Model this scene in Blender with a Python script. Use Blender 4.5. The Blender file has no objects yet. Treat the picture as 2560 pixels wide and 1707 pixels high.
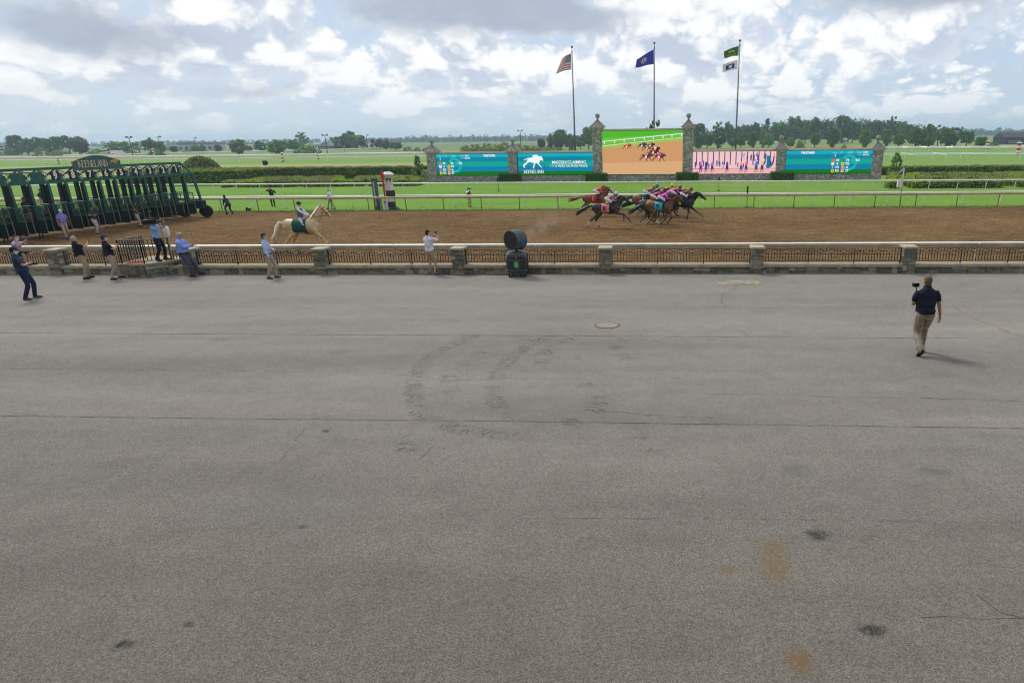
import bpy, bmesh, math, random
import numpy as np
from mathutils import Vector, Matrix, noise as mnoise

random.seed(7); np.random.seed(7)
SC = bpy.context.scene
COL = SC.collection
PI = math.pi
R = math.radians

# ------------------------------------------------------------------ camera
FPX, CX, CY, IW = 1578.0, 1560.0, 853.0, 2560.0      # focal length and principal point on a 2560 px wide frame
CAMZ, PITCH, YAW, ROLL = 5.5, R(17.75), R(2.9), 0.012
_f = Vector((-math.sin(YAW)*math.cos(PITCH), math.cos(YAW)*math.cos(PITCH), -math.sin(PITCH)))
_r0 = Vector((math.cos(YAW), math.sin(YAW), 0)); _u0 = _r0.cross(_f)
CR = _r0*math.cos(ROLL) - _u0*math.sin(ROLL); CU = _r0*math.sin(ROLL) + _u0*math.cos(ROLL); CF = _f
cd = bpy.data.cameras.new('camera'); cam = bpy.data.objects.new('camera', cd); COL.objects.link(cam)
m = Matrix.Identity(4)
for i in range(3):
    m[i][0] = CR[i]; m[i][1] = CU[i]; m[i][2] = -CF[i]
m[2][3] = CAMZ
cam.matrix_world = m
cd.sensor_width = 36.0; cd.lens = FPX/IW*36.0
cd.shift_x = (IW/2-CX)/IW; cd.shift_y = (CY-1707/2)/IW
cd.clip_start = 0.1; cd.clip_end = 20000
SC.camera = cam

def ray(px, py):
    return CF + CR*((px-CX)/FPX) - CU*((py-CY)/FPX)
def at(px, py, z=0.0):                  # where the sight line through a pixel meets the level z
    d = ray(px, py); t = (z-CAMZ)/d.z
    return Vector((d.x*t, d.y*t, z))
def aty(px, py, Y):                     # ... meets the upright plane at depth Y
    d = ray(px, py); t = Y/d.y
    return Vector((d.x*t, Y, CAMZ+d.z*t))
def pavz(Y): return 0.28 + (25.3-Y)*0.03
def pav(px, py):
    d = ray(px, py); t = (pavz(0)-CAMZ)/(d.z+0.03*d.y)
    return Vector((d.x*t, d.y*t, CAMZ+d.z*t))

# ------------------------------------------------------------------ node helper
class NT:
    def __init__(s, tree): s.t = tree; s.n = tree.nodes; s.l = tree.links
    def add(s, typ, ins=None, **kw):
        n = s.n.new(typ)
        for k, v in kw.items(): setattr(n, k, v)
        for k, v in (ins or {}).items(): s.put(n.inputs[k], v)
        return n
    def put(s, sock, v):
        if isinstance(v, bpy.types.NodeSocket): s.l.new(v, sock)
        elif isinstance(v, bpy.types.Node): s.l.new(v.outputs[0], sock)
        else:
            if hasattr(sock.default_value, '__len__') and not hasattr(v, '__len__'): v = (v,)*len(sock.default_value)
            if hasattr(v, '__len__') and len(v) == 3 and len(sock.default_value) == 4: v = (*v, 1)
            sock.default_value = v
    def math(s, op, a, b=0.0, c=0.0, clamp=False):
        n = s.n.new('ShaderNodeMath'); n.operation = op; n.use_clamp = clamp
        s.put(n.inputs[0], a); s.put(n.inputs[1], b); s.put(n.inputs[2], c); return n.outputs[0]
    def mix(s, f, a, b, bt='MIX'):
        n = s.n.new('ShaderNodeMix'); n.data_type = 'RGBA'; n.blend_type = bt
        s.put(n.inputs[0], f); s.put(n.inputs[6], a); s.put(n.inputs[7], b); return n.outputs[2]
    def noise(s, vec, scale, detail=4, rough=.5, dim='3D', dist=0.0):
        n = s.add('ShaderNodeTexNoise', {'Scale': scale, 'Detail': detail, 'Roughness': rough, 'Distortion': dist}, noise_dimensions=dim)
        if vec is not None: s.put(n.inputs['Vector'], vec)
        return n.outputs[0]
    def mapr(s, v, a, b, c=0.0, d=1.0, smooth=True):
        n = s.add('ShaderNodeMapRange', {'Value': v, 'From Min': a, 'From Max': b, 'To Min': c, 'To Max': d})
        n.interpolation_type = 'SMOOTHSTEP' if smooth else 'LINEAR'; return n.outputs[0]
    def ramp(s, v, stops, interp='LINEAR'):
        n = s.add('ShaderNodeValToRGB', {'Fac': v}); cr = n.color_ramp; cr.interpolation = interp
        while len(cr.elements) < len(stops): cr.elements.new(.5)
        for e, (p, c) in zip(cr.elements, stops): e.position = p; e.color = (*c, 1)
        return n.outputs[0]
    def xyz(s, v):
        n = s.add('ShaderNodeSeparateXYZ', {0: v}); return n.outputs
    def comb(s, x, y, z):
        return s.add('ShaderNodeCombineXYZ', {0: x, 1: y, 2: z}).outputs[0]

# ------------------------------------------------------------------ sky, sun, exposure
SUN_AZ = Vector((-0.70, 0.71, 0)).normalized(); SUN_EL = R(52)
w = bpy.data.worlds.new('World'); w.cycles.sampling_method = 'MANUAL'; w.cycles.sample_map_resolution = 512; SC.world = w; w.use_nodes = True
T = NT(w.node_tree); T.n.clear()
sky = T.add('ShaderNodeTexSky', sky_type='NISHITA', sun_disc=False, sun_elevation=SUN_EL,
            sun_rotation=math.atan2(SUN_AZ.x, SUN_AZ.y), air_density=1.0, dust_density=0.8, ozone_density=1.0, altitude=200)
bg1 = T.add('ShaderNodeBackground', {'Color': T.mix(0.82, sky, (4.7, 5.55, 6.9)), 'Strength': 0.105})
d = T.add('ShaderNodeTexCoord').outputs['Generated']
X, Y, Z = T.xyz(d)
az = T.math('ARCTAN2', X, Y)
hl = T.math('SQRT', T.math('ADD', T.math('MULTIPLY', X, X), T.math('MULTIPLY', Y, Y)))
hx = T.math('DIVIDE', X, T.math('MAXIMUM', hl, .02)); hy = T.math('DIVIDE', Y, T.math('MAXIMUM', hl, .02))
zc = T.math('MAXIMUM', Z, 0.0)
v = T.math('LOGARITHM', T.math('ADD', zc, .06), 2.718)
def blob(px, py, rx, ry, amp, dz=0.0):              # one cloud mass, given where it hangs in the sky
    r_ = ray(px, py).normalized(); a0 = math.atan2(r_.x, r_.y); e0 = r_.z
    ax = rx/FPX; ay = ry/FPX
    u_ = T.math('DIVIDE', T.math('SUBTRACT', az, a0), ax); w_ = T.math('DIVIDE', T.math('SUBTRACT', T.math('ADD', zc, dz), e0), ay)
    q = T.math('ADD', T.math('MULTIPLY', u_, u_), T.math('MULTIPLY', w_, w_))
    return T.math('MULTIPLY', T.math('POWER', 2.718, T.math('MULTIPLY', q, -1.0)), amp)
MASSES = ((640, 90, 120, 85, .20), (1050, 130, 230, 60, .16), (880, 225, 160, 35, .10), (1560, 140, 150, 60, .14), (1760, 110, 120, 100, .17), (2230, 90, 380, 75, .15), (1250, 215, 220, 35, .09), (200, 160, 190, 35, .10))
def cl_part(dz, octs, base):
    p = T.comb(T.math('MULTIPLY', hx, 9.0), T.math('MULTIPLY', hy, 9.0), T.math('MULTIPLY', T.math('LOGARITHM', T.math('ADD', T.math('ADD', zc, dz), .10), 2.718), 3.0))
    s_ = T.math('MULTIPLY', T.noise(p, .7, 1.0, .5), .60) if base else 0.0
    for sc_, am in octs:
        s_ = T.math('ADD', s_, T.math('MULTIPLY', T.math('ABSOLUTE', T.math('SUBTRACT', T.noise(p, sc_, 0.0), .5)), am*2))
    return s_
c0 = cl_part(0.0, ((1.5, .30), (3.3, .17)), True); c1 = cl_part(.026, ((1.5, .30), (3.3, .17)), True); fine = cl_part(0.0, ((7.1, .10), (15.0, .06)), False)
d0 = T.math('ADD', c0, fine)
mass = 0.0
for m_ in MASSES: mass = T.math('ADD', mass, blob(*m_))
dm = T.math('ADD', d0, mass)
alpha = T.mapr(T.math('SUBTRACT', dm, T.mapr(zc, .02, .12, .03, 0.0)), .36, .475)
alpha = T.math('MULTIPLY', alpha, T.mapr(zc, .0, .07, .45, 1.0))
lit = T.mapr(T.math('ADD', T.math('SUBTRACT', c0, c1), T.math('MULTIPLY', T.math('SUBTRACT', fine, .03), 1.1)), -.09, .10)
big = T.noise(T.comb(T.math('MULTIPLY', hx, 2.2), T.math('MULTIPLY', hy, 2.2), T.math('MULTIPLY', zc, 9.0)), 1.3, 3.0, .5)
gl = T.math('MULTIPLY', T.mapr(big, .50, .62), T.mapr(zc, .20, .30))
for m_ in ((170, 75, 210, 52, 1.0), (1120, 20, 330, 58, 1.15), (1420, 50, 180, 35, .6), (2300, -10, 380, 40, .9), (330, 230, 260, 35, .45), (620, 235, 150, 22, .4)): gl = T.math('ADD', gl, blob(*m_))
wob = T.math('MULTIPLY', T.math('SUBTRACT', T.noise(T.comb(T.math('MULTIPLY', hx, 11.0), T.math('MULTIPLY', hy, 11.0), T.math('MULTIPLY', zc, 26.0)), 1.0, 6.0, .6), .5), 1.1)
gloom = T.mapr(T.math('ADD', gl, wob), .25, 1.0)
shade = T.mix(T.mapr(dm, .42, .62), (.60, .66, .76), (.50, .56, .67))
ccol = T.mix(lit, shade, (.92, .92, .92))
ccol = T.mix(T.mapr(zc, 0.0, .11, .6, 0.0), ccol, (.69, .735, .79))
base_ = T.mix(T.math('MULTIPLY', gloom, .92), ccol, (.365, .415, .51))
alpha = T.math('MAXIMUM', alpha, T.math('MULTIPLY', gloom, .95))
bg2 = T.add('ShaderNodeBackground', {'Color': base_, 'Strength': 1.0})
mx = T.add('ShaderNodeMixShader', {0: alpha, 1: bg1.outputs[0], 2: bg2.outputs[0]})
T.add('ShaderNodeOutputWorld', {0: mx.outputs[0]})

sd = bpy.data.lights.new('sun', 'SUN'); sun = bpy.data.objects.new('sun', sd); COL.objects.link(sun)
sd.energy = 1.9; sd.angle = R(16.0); sd.color = (1.0, .945, .86)
sdir = Vector((SUN_AZ.x*math.cos(SUN_EL), SUN_AZ.y*math.cos(SUN_EL), math.sin(SUN_EL)))
sun.rotation_euler = sdir.to_track_quat('Z', 'Y').to_euler(); sun.location = (0, 0, 60)
SC.view_settings.view_transform = 'Standard'; SC.view_settings.look = 'None'
SC.view_settings.exposure = 0.22; SC.view_settings.gamma = 1.0
SC.cycles.filter_width = 1.1; SC.cycles.use_adaptive_sampling = True; SC.cycles.adaptive_threshold = 0.03; SC.cycles.max_bounces = 4; SC.cycles.volume_bounces = 1; SC.cycles.transparent_max_bounces = 12
SC.cycles.caustics_reflective = False; SC.cycles.caustics_refractive = False
try:
    SC.cycles.use_denoising = True; SC.cycles.denoiser = 'OPENIMAGEDENOISE'
except Exception: pass

# ------------------------------------------------------------------ materials
def S(r, g, b):
    f = lambda c: c/12.92 if c <= .04045 else ((c+.055)/1.055)**2.4
    return (f(r/255), f(g/255), f(b/255))
MATS = {}
def mat(name, col, rough=.75, var=.12, scale=6.0, bump=0.0, bscale=40.0, metal=0.0, spec=.35, sub=0.0, hue=None):
    if name in MATS: return MATS[name]
    mt = bpy.data.materials.new(name); mt.use_nodes = True; t = NT(mt.node_tree)
    b = t.n['Principled BSDF']
    co = t.add('ShaderNodeTexCoord').outputs['Object']
    n = t.noise(co, scale, 5, .6)
    dark = tuple(c*(1-var*1.6) for c in col); lite = tuple(min(1, c*(1+var*1.4)) for c in col)
    c = t.mix(t.mapr(n, .3, .7), dark, lite)
    if hue is not None: c = t.mix(t.mapr(t.noise(co, scale*.37, 3), .45, .7), c, hue)
    t.put(b.inputs['Base Color'], c)
    b.inputs['Roughness'].default_value = rough; b.inputs['Metallic'].default_value = metal
    b.inputs['Specular IOR Level'].default_value = spec
    if bump:
        bn = t.add('ShaderNodeBump', {'Strength': bump, 'Height': t.noise(co, bscale, 5, .6), 'Distance': .02})
        t.put(b.inputs['Normal'], bn)
    MATS[name] = mt; return mt
def emit(name, col, k=1.0):
    if name in MATS: return MATS[name]
    mt = bpy.data.materials.new(name); mt.use_nodes = True; t = NT(mt.node_tree); t.n.clear()
    e = t.add('ShaderNodeEmission', {'Color': col, 'Strength': k}); t.add('ShaderNodeOutputMaterial', {0: e.outputs[0]})
    MATS[name] = mt; return mt
def leafmat(name, dark, lite, scale=.6, trans=.25, fine=0.0):
    if name in MATS: return MATS[name]
    mt = bpy.data.materials.new(name); mt.use_nodes = True; t = NT(mt.node_tree)
    b = t.n['Principled BSDF']; out = t.n['Material Output']
    co = t.add('ShaderNodeTexCoord').outputs['Object']; oi = t.add('ShaderNodeObjectInfo').outputs['Random']
    at_ = t.add('ShaderNodeAttribute', attribute_name='leafrand').outputs['Fac']
    n = t.noise(co, scale, 4, .6)
    f = t.math('ADD', t.math('MULTIPLY', n, .7), t.math('MULTIPLY', at_, .5))
    c = t.mix(t.mapr(f, .3, .95), dark, lite)
    hs = t.add('ShaderNodeHueSaturation', {'Hue': t.mapr(oi, 0, 1, .485, .515, False), 'Saturation': t.mapr(oi, 0, 1, .85, 1.08, False), 'Value': t.mapr(oi, 0, 1, .8, 1.18, False), 'Color': c})
    t.put(b.inputs['Base Color'], hs); b.inputs['Roughness'].default_value = .65; b.inputs['Specular IOR Level'].default_value = .2
    tr = t.add('ShaderNodeBsdfTranslucent', {'Color': hs})
    ms = t.add('ShaderNodeMixShader', {0: trans, 1: b.outputs[0], 2: tr.outputs[0]})
    t.put(out.inputs[0], ms); MATS[name] = mt; return mt

# ------------------------------------------------------------------ object helpers
def tag(o, label=None, cat=None, group=None, kind=None):
    if label: o['label'] = label
    if cat: o['category'] = cat
    if group: o['group'] = group
    if kind: o['kind'] = kind
    return o
def empty(name, loc=(0, 0, 0), rz=0.0):
    o = bpy.data.objects.new(name, None); COL.objects.link(o); o.location = loc; o.rotation_euler = (0, 0, rz)
    o.empty_display_size = .2; return o
def link(name, me, parent=None, loc=None, rot=None, scale=None):
    o = bpy.data.objects.new(name, me); COL.objects.link(o)
    if parent: o.parent = parent
    if loc is not None: o.location = loc
    if rot is not None: o.rotation_euler = rot
    if scale is not None: o.scale = scale
    return o
def copy_tree(o, parent=None):
    c = o.copy(); COL.objects.link(c); c.parent = parent
    for ch in list(o.children): copy_tree(ch, c)
    return c

class MB:
    def __init__(s): s.v = []; s.f = []; s.m = []
    def face(s, pts, mi=0):
        k = len(s.v); s.v += [tuple(p) for p in pts]; s.f.append(tuple(range(k, k+len(pts)))); s.m.append(mi)
    def box(s, x0, x1, y0, y1, z0, z1, mi=0, M=None):
        P = [Vector((x, y, z)) for z in (z0, z1) for x, y in ((x0, y0), (x1, y0), (x1, y1), (x0, y1))]
        if M is not None: P = [M @ p for p in P]
        k = len(s.v); s.v += [tuple(p) for p in P]
        for q in ((3, 2, 1, 0), (4, 5, 6, 7), (0, 1, 5, 4), (1, 2, 6, 5), (2, 3, 7, 6), (3, 0, 4, 7)):
            s.f.append(tuple(k+i for i in q)); s.m.append(mi)
        return s
    def prism(s, poly, z0, z1, mi=0, M=None):          # polygon (x,y) counter-clockwise, pushed along z
        n = len(poly); k = len(s.v)
        P = [Vector((x, y, z0)) for x, y in poly]+[Vector((x, y, z1)) for x, y in poly]
        if M is not None: P = [M @ p for p in P]
        s.v += [tuple(p) for p in P]
        s.f.append(tuple(k+i for i in range(n-1, -1, -1))); s.m.append(mi)
        s.f.append(tuple(k+n+i for i in range(n))); s.m.append(mi)
        for i in range(n):
            j = (i+1) % n; s.f.append((k+i, k+j, k+n+j, k+n+i)); s.m.append(mi)
        return s
    def tube(s, pts, r, seg=8, mi=0, cap=True, up=None, flat=1.0):
        pts = [Vector(p) for p in pts]; n = len(pts); k = len(s.v)
        rr = r if hasattr(r, '__len__') else [r]*n
        prev = None
        for i, p in enumerate(pts):
            dd = (pts[min(i+1, n-1)]-pts[max(i-1, 0)])
            dd = dd.normalized() if dd.length > 1e-9 else Vector((0, 0, 1))
            if prev is None:
                a = Vector(up) if up else (Vector((0, 0, 1)) if abs(dd.z) < .9 else Vector((1, 0, 0)))
            else: a = prev
            a = (a-dd*a.dot(dd)); a = a.normalized() if a.length > 1e-6 else dd.orthogonal().normalized()
            b = dd.cross(a); prev = a
            for q in range(seg):
                t = 2*PI*q/seg; ra = rr[i]
                r1, r2 = (ra if hasattr(ra, '__len__') else (ra, ra*flat))
                s.v.append(tuple(p+a*math.cos(t)*r1+b*math.sin(t)*r2))
        for i in range(n-1):
            for q in range(seg):
                q2 = (q+1) % seg
                s.f.append((k+i*seg+q, k+i*seg+q2, k+(i+1)*seg+q2, k+(i+1)*seg+q)); s.m.append(mi)
        if cap:
            s.f.append(tuple(k+q for q in range(seg-1, -1, -1))); s.m.append(mi)
            s.f.append(tuple(k+(n-1)*seg+q for q in range(seg))); s.m.append(mi)
        return s
    def bar(s, a, b, w, d=None, mi=0):                  # square-section bar
        a = Vector(a); b = Vector(b); dd = (b-a).normalized(); d = d or w
        up = Vector((0, 0, 1)) if abs(dd.z) < .95 else Vector((1, 0, 0))
        x = dd.cross(up).normalized(); y = x.cross(dd)
        k = len(s.v)
        for p in (a, b):
            for sx, sy in ((-1, -1), (1, -1), (1, 1), (-1, 1)): s.v.append(tuple(p+x*sx*w/2+y*sy*d/2))
        for q in ((3, 2, 1, 0), (4, 5, 6, 7), (0, 1, 5, 4), (1, 2, 6, 5), (2, 3, 7, 6), (3, 0, 4, 7)):
            s.f.append(tuple(k+i for i in q)); s.m.append(mi)
        return s
    def lathe(s, prof, seg=16, c=(0, 0, 0), mi=0, M=None):     # profile [(r,z)]
        k = len(s.v); n = len(prof)
        for r_, z in prof:
            for q in range(seg):
                t = 2*PI*q/seg; p = Vector((c[0]+r_*math.cos(t), c[1]+r_*math.sin(t), c[2]+z))
                s.v.append(tuple(M @ p if M is not None else p))
        for i in range(n-1):
            for q in range(seg):
                q2 = (q+1) % seg; s.f.append((k+i*seg+q, k+i*seg+q2, k+(i+1)*seg+q2, k+(i+1)*seg+q)); s.m.append(mi)
        s.f.append(tuple(k+q for q in range(seg-1, -1, -1))); s.m.append(mi)
        s.f.append(tuple(k+(n-1)*seg+q for q in range(seg))); s.m.append(mi)
        return s
    def mesh(s, name, mats, smooth=False):
        me = bpy.data.meshes.new(name); me.from_pydata(s.v, [], s.f)
        for mm in (mats if isinstance(mats, (list, tuple)) else [mats]): me.materials.append(mm)
        if any(s.m): me.polygons.foreach_set('material_index', s.m)
        if smooth: me.polygons.foreach_set('use_smooth', [True]*len(me.polygons))
        me.update(); return me
    def build(s, name, mats, parent=None, smooth=False, bevel=0.0, **kw):
        o = link(name, s.mesh(name, mats, smooth), parent, **kw)
        if bevel:
            b = o.modifiers.new('bevel', 'BEVEL'); b.width = bevel; b.segments = 2; b.limit_method = 'ANGLE'
        return o

def npmesh(name, V, Fq, mats, mi=None, smooth=False, leafrand=None):
    me = bpy.data.meshes.new(name); V = np.asarray(V, dtype=np.float32); Fq = np.asarray(Fq, dtype=np.int32)
    nf, k = Fq.shape
    me.vertices.add(len(V)); me.vertices.foreach_set('co', V.ravel())
    me.loops.add(nf*k); me.loops.foreach_set('vertex_index', Fq.ravel())
    me.polygons.add(nf); me.polygons.foreach_set('loop_start', np.arange(0, nf*k, k, dtype=np.int32))
    try: me.polygons.foreach_set('loop_total', np.full(nf, k, dtype=np.int32))
    except Exception: pass
    for mm in (mats if isinstance(mats, (list, tuple)) else [mats]): me.materials.append(mm)
    if mi is not None: me.polygons.foreach_set('material_index', np.asarray(mi, dtype=np.int32))
    if smooth: me.polygons.foreach_set('use_smooth', np.ones(nf, dtype=bool))
    if leafrand is not None:
        a = me.attributes.new('leafrand', 'FLOAT', 'FACE'); a.data.foreach_set('value', np.asarray(leafrand, dtype=np.float32))
    me.update(calc_edges=True); return me

def textmesh(s, size, mt, align='CENTER', bold=0.0, sx=1.0):
    cu = bpy.data.curves.new('lettering', 'FONT'); cu.body = s; cu.size = size; cu.align_x = align; cu.align_y = 'CENTER'
    cu.offset = bold; cu.resolution_u = 2
    o = bpy.data.objects.new('tmp', cu); COL.objects.link(o)
    bpy.context.view_layer.update()
    me = bpy.data.meshes.new_from_object(o.evaluated_get(bpy.context.evaluated_depsgraph_get()))
    bpy.data.objects.remove(o); bpy.data.curves.remove(cu)
    me.transform(Matrix.Diagonal((sx, 1, 1, 1)))
    me.materials.clear(); me.materials.append(mt); me.name = 'lettering'
    return me
# ------------------------------------------------------------------ figures: lofted limbs fused into one skin
class Flesh:
    def __init__(s): s.mb = MB(); s.b = []
    def limb(s, pts, rads, labels, side=None, seg=10):
        pts = [Vector(p) for p in pts]
        n = len(pts)
        s.mb.tube(pts, rads, seg=seg, up=side)
        if isinstance(labels, str): labels = [labels]*(n-1)
        for i in range(n-1):
            g = lambda r_: (sum(r_)/2 if hasattr(r_, '__len__') else r_)
            s.b.append((pts[i], pts[i+1], g(rads[i]), g(rads[i+1]), labels[i]))
    def ball(s, c, r, label):
        c = Vector(c); rx = r if hasattr(r, '__len__') else (r, r, r)
        pr = [(math.sin(PI*i/6), -math.cos(PI*i/6)) for i in range(7)]; pr[0] = (.05, -1); pr[-1] = (.05, 1)
        M = Matrix.Translation(c) @ Matrix.Diagonal((rx[0], rx[1], rx[2], 1))
        s.mb.lathe(pr, 10, M=M); s.b.append((c, c+Vector((0, 0, 1e-4)), min(rx), min(rx), label))
    def fuse(s, voxel, smooth=3):
        me = s.mb.mesh('tmp', MATS['skin']); o = link('tmp', me)
        r = o.modifiers.new('r', 'REMESH'); r.mode = 'VOXEL'; r.voxel_size = voxel
        if smooth:
            q = o.modifiers.new('s', 'SMOOTH'); q.factor = .5; q.iterations = smooth
        bpy.context.view_layer.update()
        ev = o.evaluated_get(bpy.context.evaluated_depsgraph_get()); em = ev.to_mesh()
        V = np.empty(len(em.vertices)*3, dtype=np.float32); em.vertices.foreach_get('co', V); V = V.reshape(-1, 3)
        L = np.empty(len(em.loops), dtype=np.int32); em.loops.foreach_get('vertex_index', L)
        F = L.reshape(-1, 4) if len(L) == 4*len(em.polygons) else None
        if F is None: F = np.array([list(p.vertices)+[p.vertices[-1]]*(4-len(p.vertices)) for p in em.polygons])
        N = np.empty(len(em.vertices)*3, dtype=np.float32); em.vertex_normals.foreach_get('vector', N); N = N.reshape(-1, 3)
        ev.to_mesh_clear(); bpy.data.objects.remove(o); bpy.data.meshes.remove(me)
        C = V[F].mean(axis=1); names = sorted(set(b[4] for b in s.b)); best = np.full(len(F), 1e9); lab = np.zeros(len(F), dtype=int)
        for p0, p1, r0, r1, l in s.b:
            a = np.array(p0); d_ = np.array(p1)-a; L2 = max(d_ @ d_, 1e-12)
            t = np.clip(((C-a) @ d_)/L2, 0, 1); dist = np.linalg.norm(C-(a+t[:, None]*d_), axis=1)/(r0+(r1-r0)*t)
            k = dist < best; best[k] = dist[k]; lab[k] = names.index(l)
        return V, F, N, C, np.array(names)[lab]

def shell(name, V, F, N, sel, off, mt, parent):
    Fs = F[sel]
    if len(Fs) < 3: return None
    used = np.unique(Fs); mp = -np.ones(len(V), dtype=int); mp[used] = np.arange(len(used))
    n = len(used); Vo = np.vstack([V[used]+N[used]*off, V[used]-N[used]*.003])
    Fo = mp[Fs]
    e = np.vstack([Fs[:, [0, 1]], Fs[:, [1, 2]], Fs[:, [2, 3]], Fs[:, [3, 0]]])
    key = np.sort(e, axis=1); _, inv, cnt = np.unique(key, axis=0, return_inverse=True, return_counts=True)
    be = mp[e[cnt[inv.ravel()] == 1]]
    rim = np.stack([be[:, 1], be[:, 0], be[:, 0]+n, be[:, 1]+n], axis=1) if len(be) else np.zeros((0, 4), int)
    return link(name, npmesh(name, Vo, np.vstack([Fo, rim]), mt, smooth=True), parent)

def ik(a, t, l1, l2, pole):
    a = Vector(a); t = Vector(t); d_ = t-a; L = min(d_.length, (l1+l2)*.995); L = max(L, abs(l1-l2)+.01)
    u = d_.normalized(); e = a+u*L
    x = (l1*l1-l2*l2+L*L)/(2*L); hgt = math.sqrt(max(l1*l1-x*x, 0))
    p = Vector(pole); p = p-u*p.dot(u); p = p.normalized() if p.length > 1e-6 else u.orthogonal().normalized()
    return a+u*x+p*hgt, e

SKIN = mat('skin', S(196, 148, 122), .55, .08, 20, spec=.4); mat('skin_tan', S(168, 120, 96), .55, .08, 20)
DARK = mat('dark_features', (.02, .015, .013), .4, .05)
def hand(mb, w, d, nrm, s, curl=.5, side=1):
    w = Vector(w); d = Vector(d).normalized(); n = Vector(nrm); n = (n-d*n.dot(d)).normalized(); x = d.cross(n)*side
    mb.tube([w-d*.03*s, w+d*.03*s, w+d*.085*s], [(.017*s, .026*s), (.016*s, .039*s), (.013*s, .037*s)], 8, up=n)
    for i, (o, L) in enumerate(((-.030, .075), (-.010, .085), (.010, .08), (.029, .062))):
        b = w+d*.082*s+x*o*s; d2 = (d*math.cos(curl)+n*math.sin(curl)); d3 = (d*math.cos(curl*2.1)+n*math.sin(curl*2.1))
        mb.tube([b-d*.01*s, b+d2*L*.5*s, b+d2*L*.5*s+d3*L*.5*s], [.0095*s, .0088*s, .006*s], 6)
    b = w+d*.025*s-x*.034*s; d2 = (d*.7-x*.55+n*.35).normalized()
    mb.tube([b, b+d2*.035*s, b+(d2*.4+d*.6+n*.2)*.068*s], [.013*s, .011*s, .007*s], 6)

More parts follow.
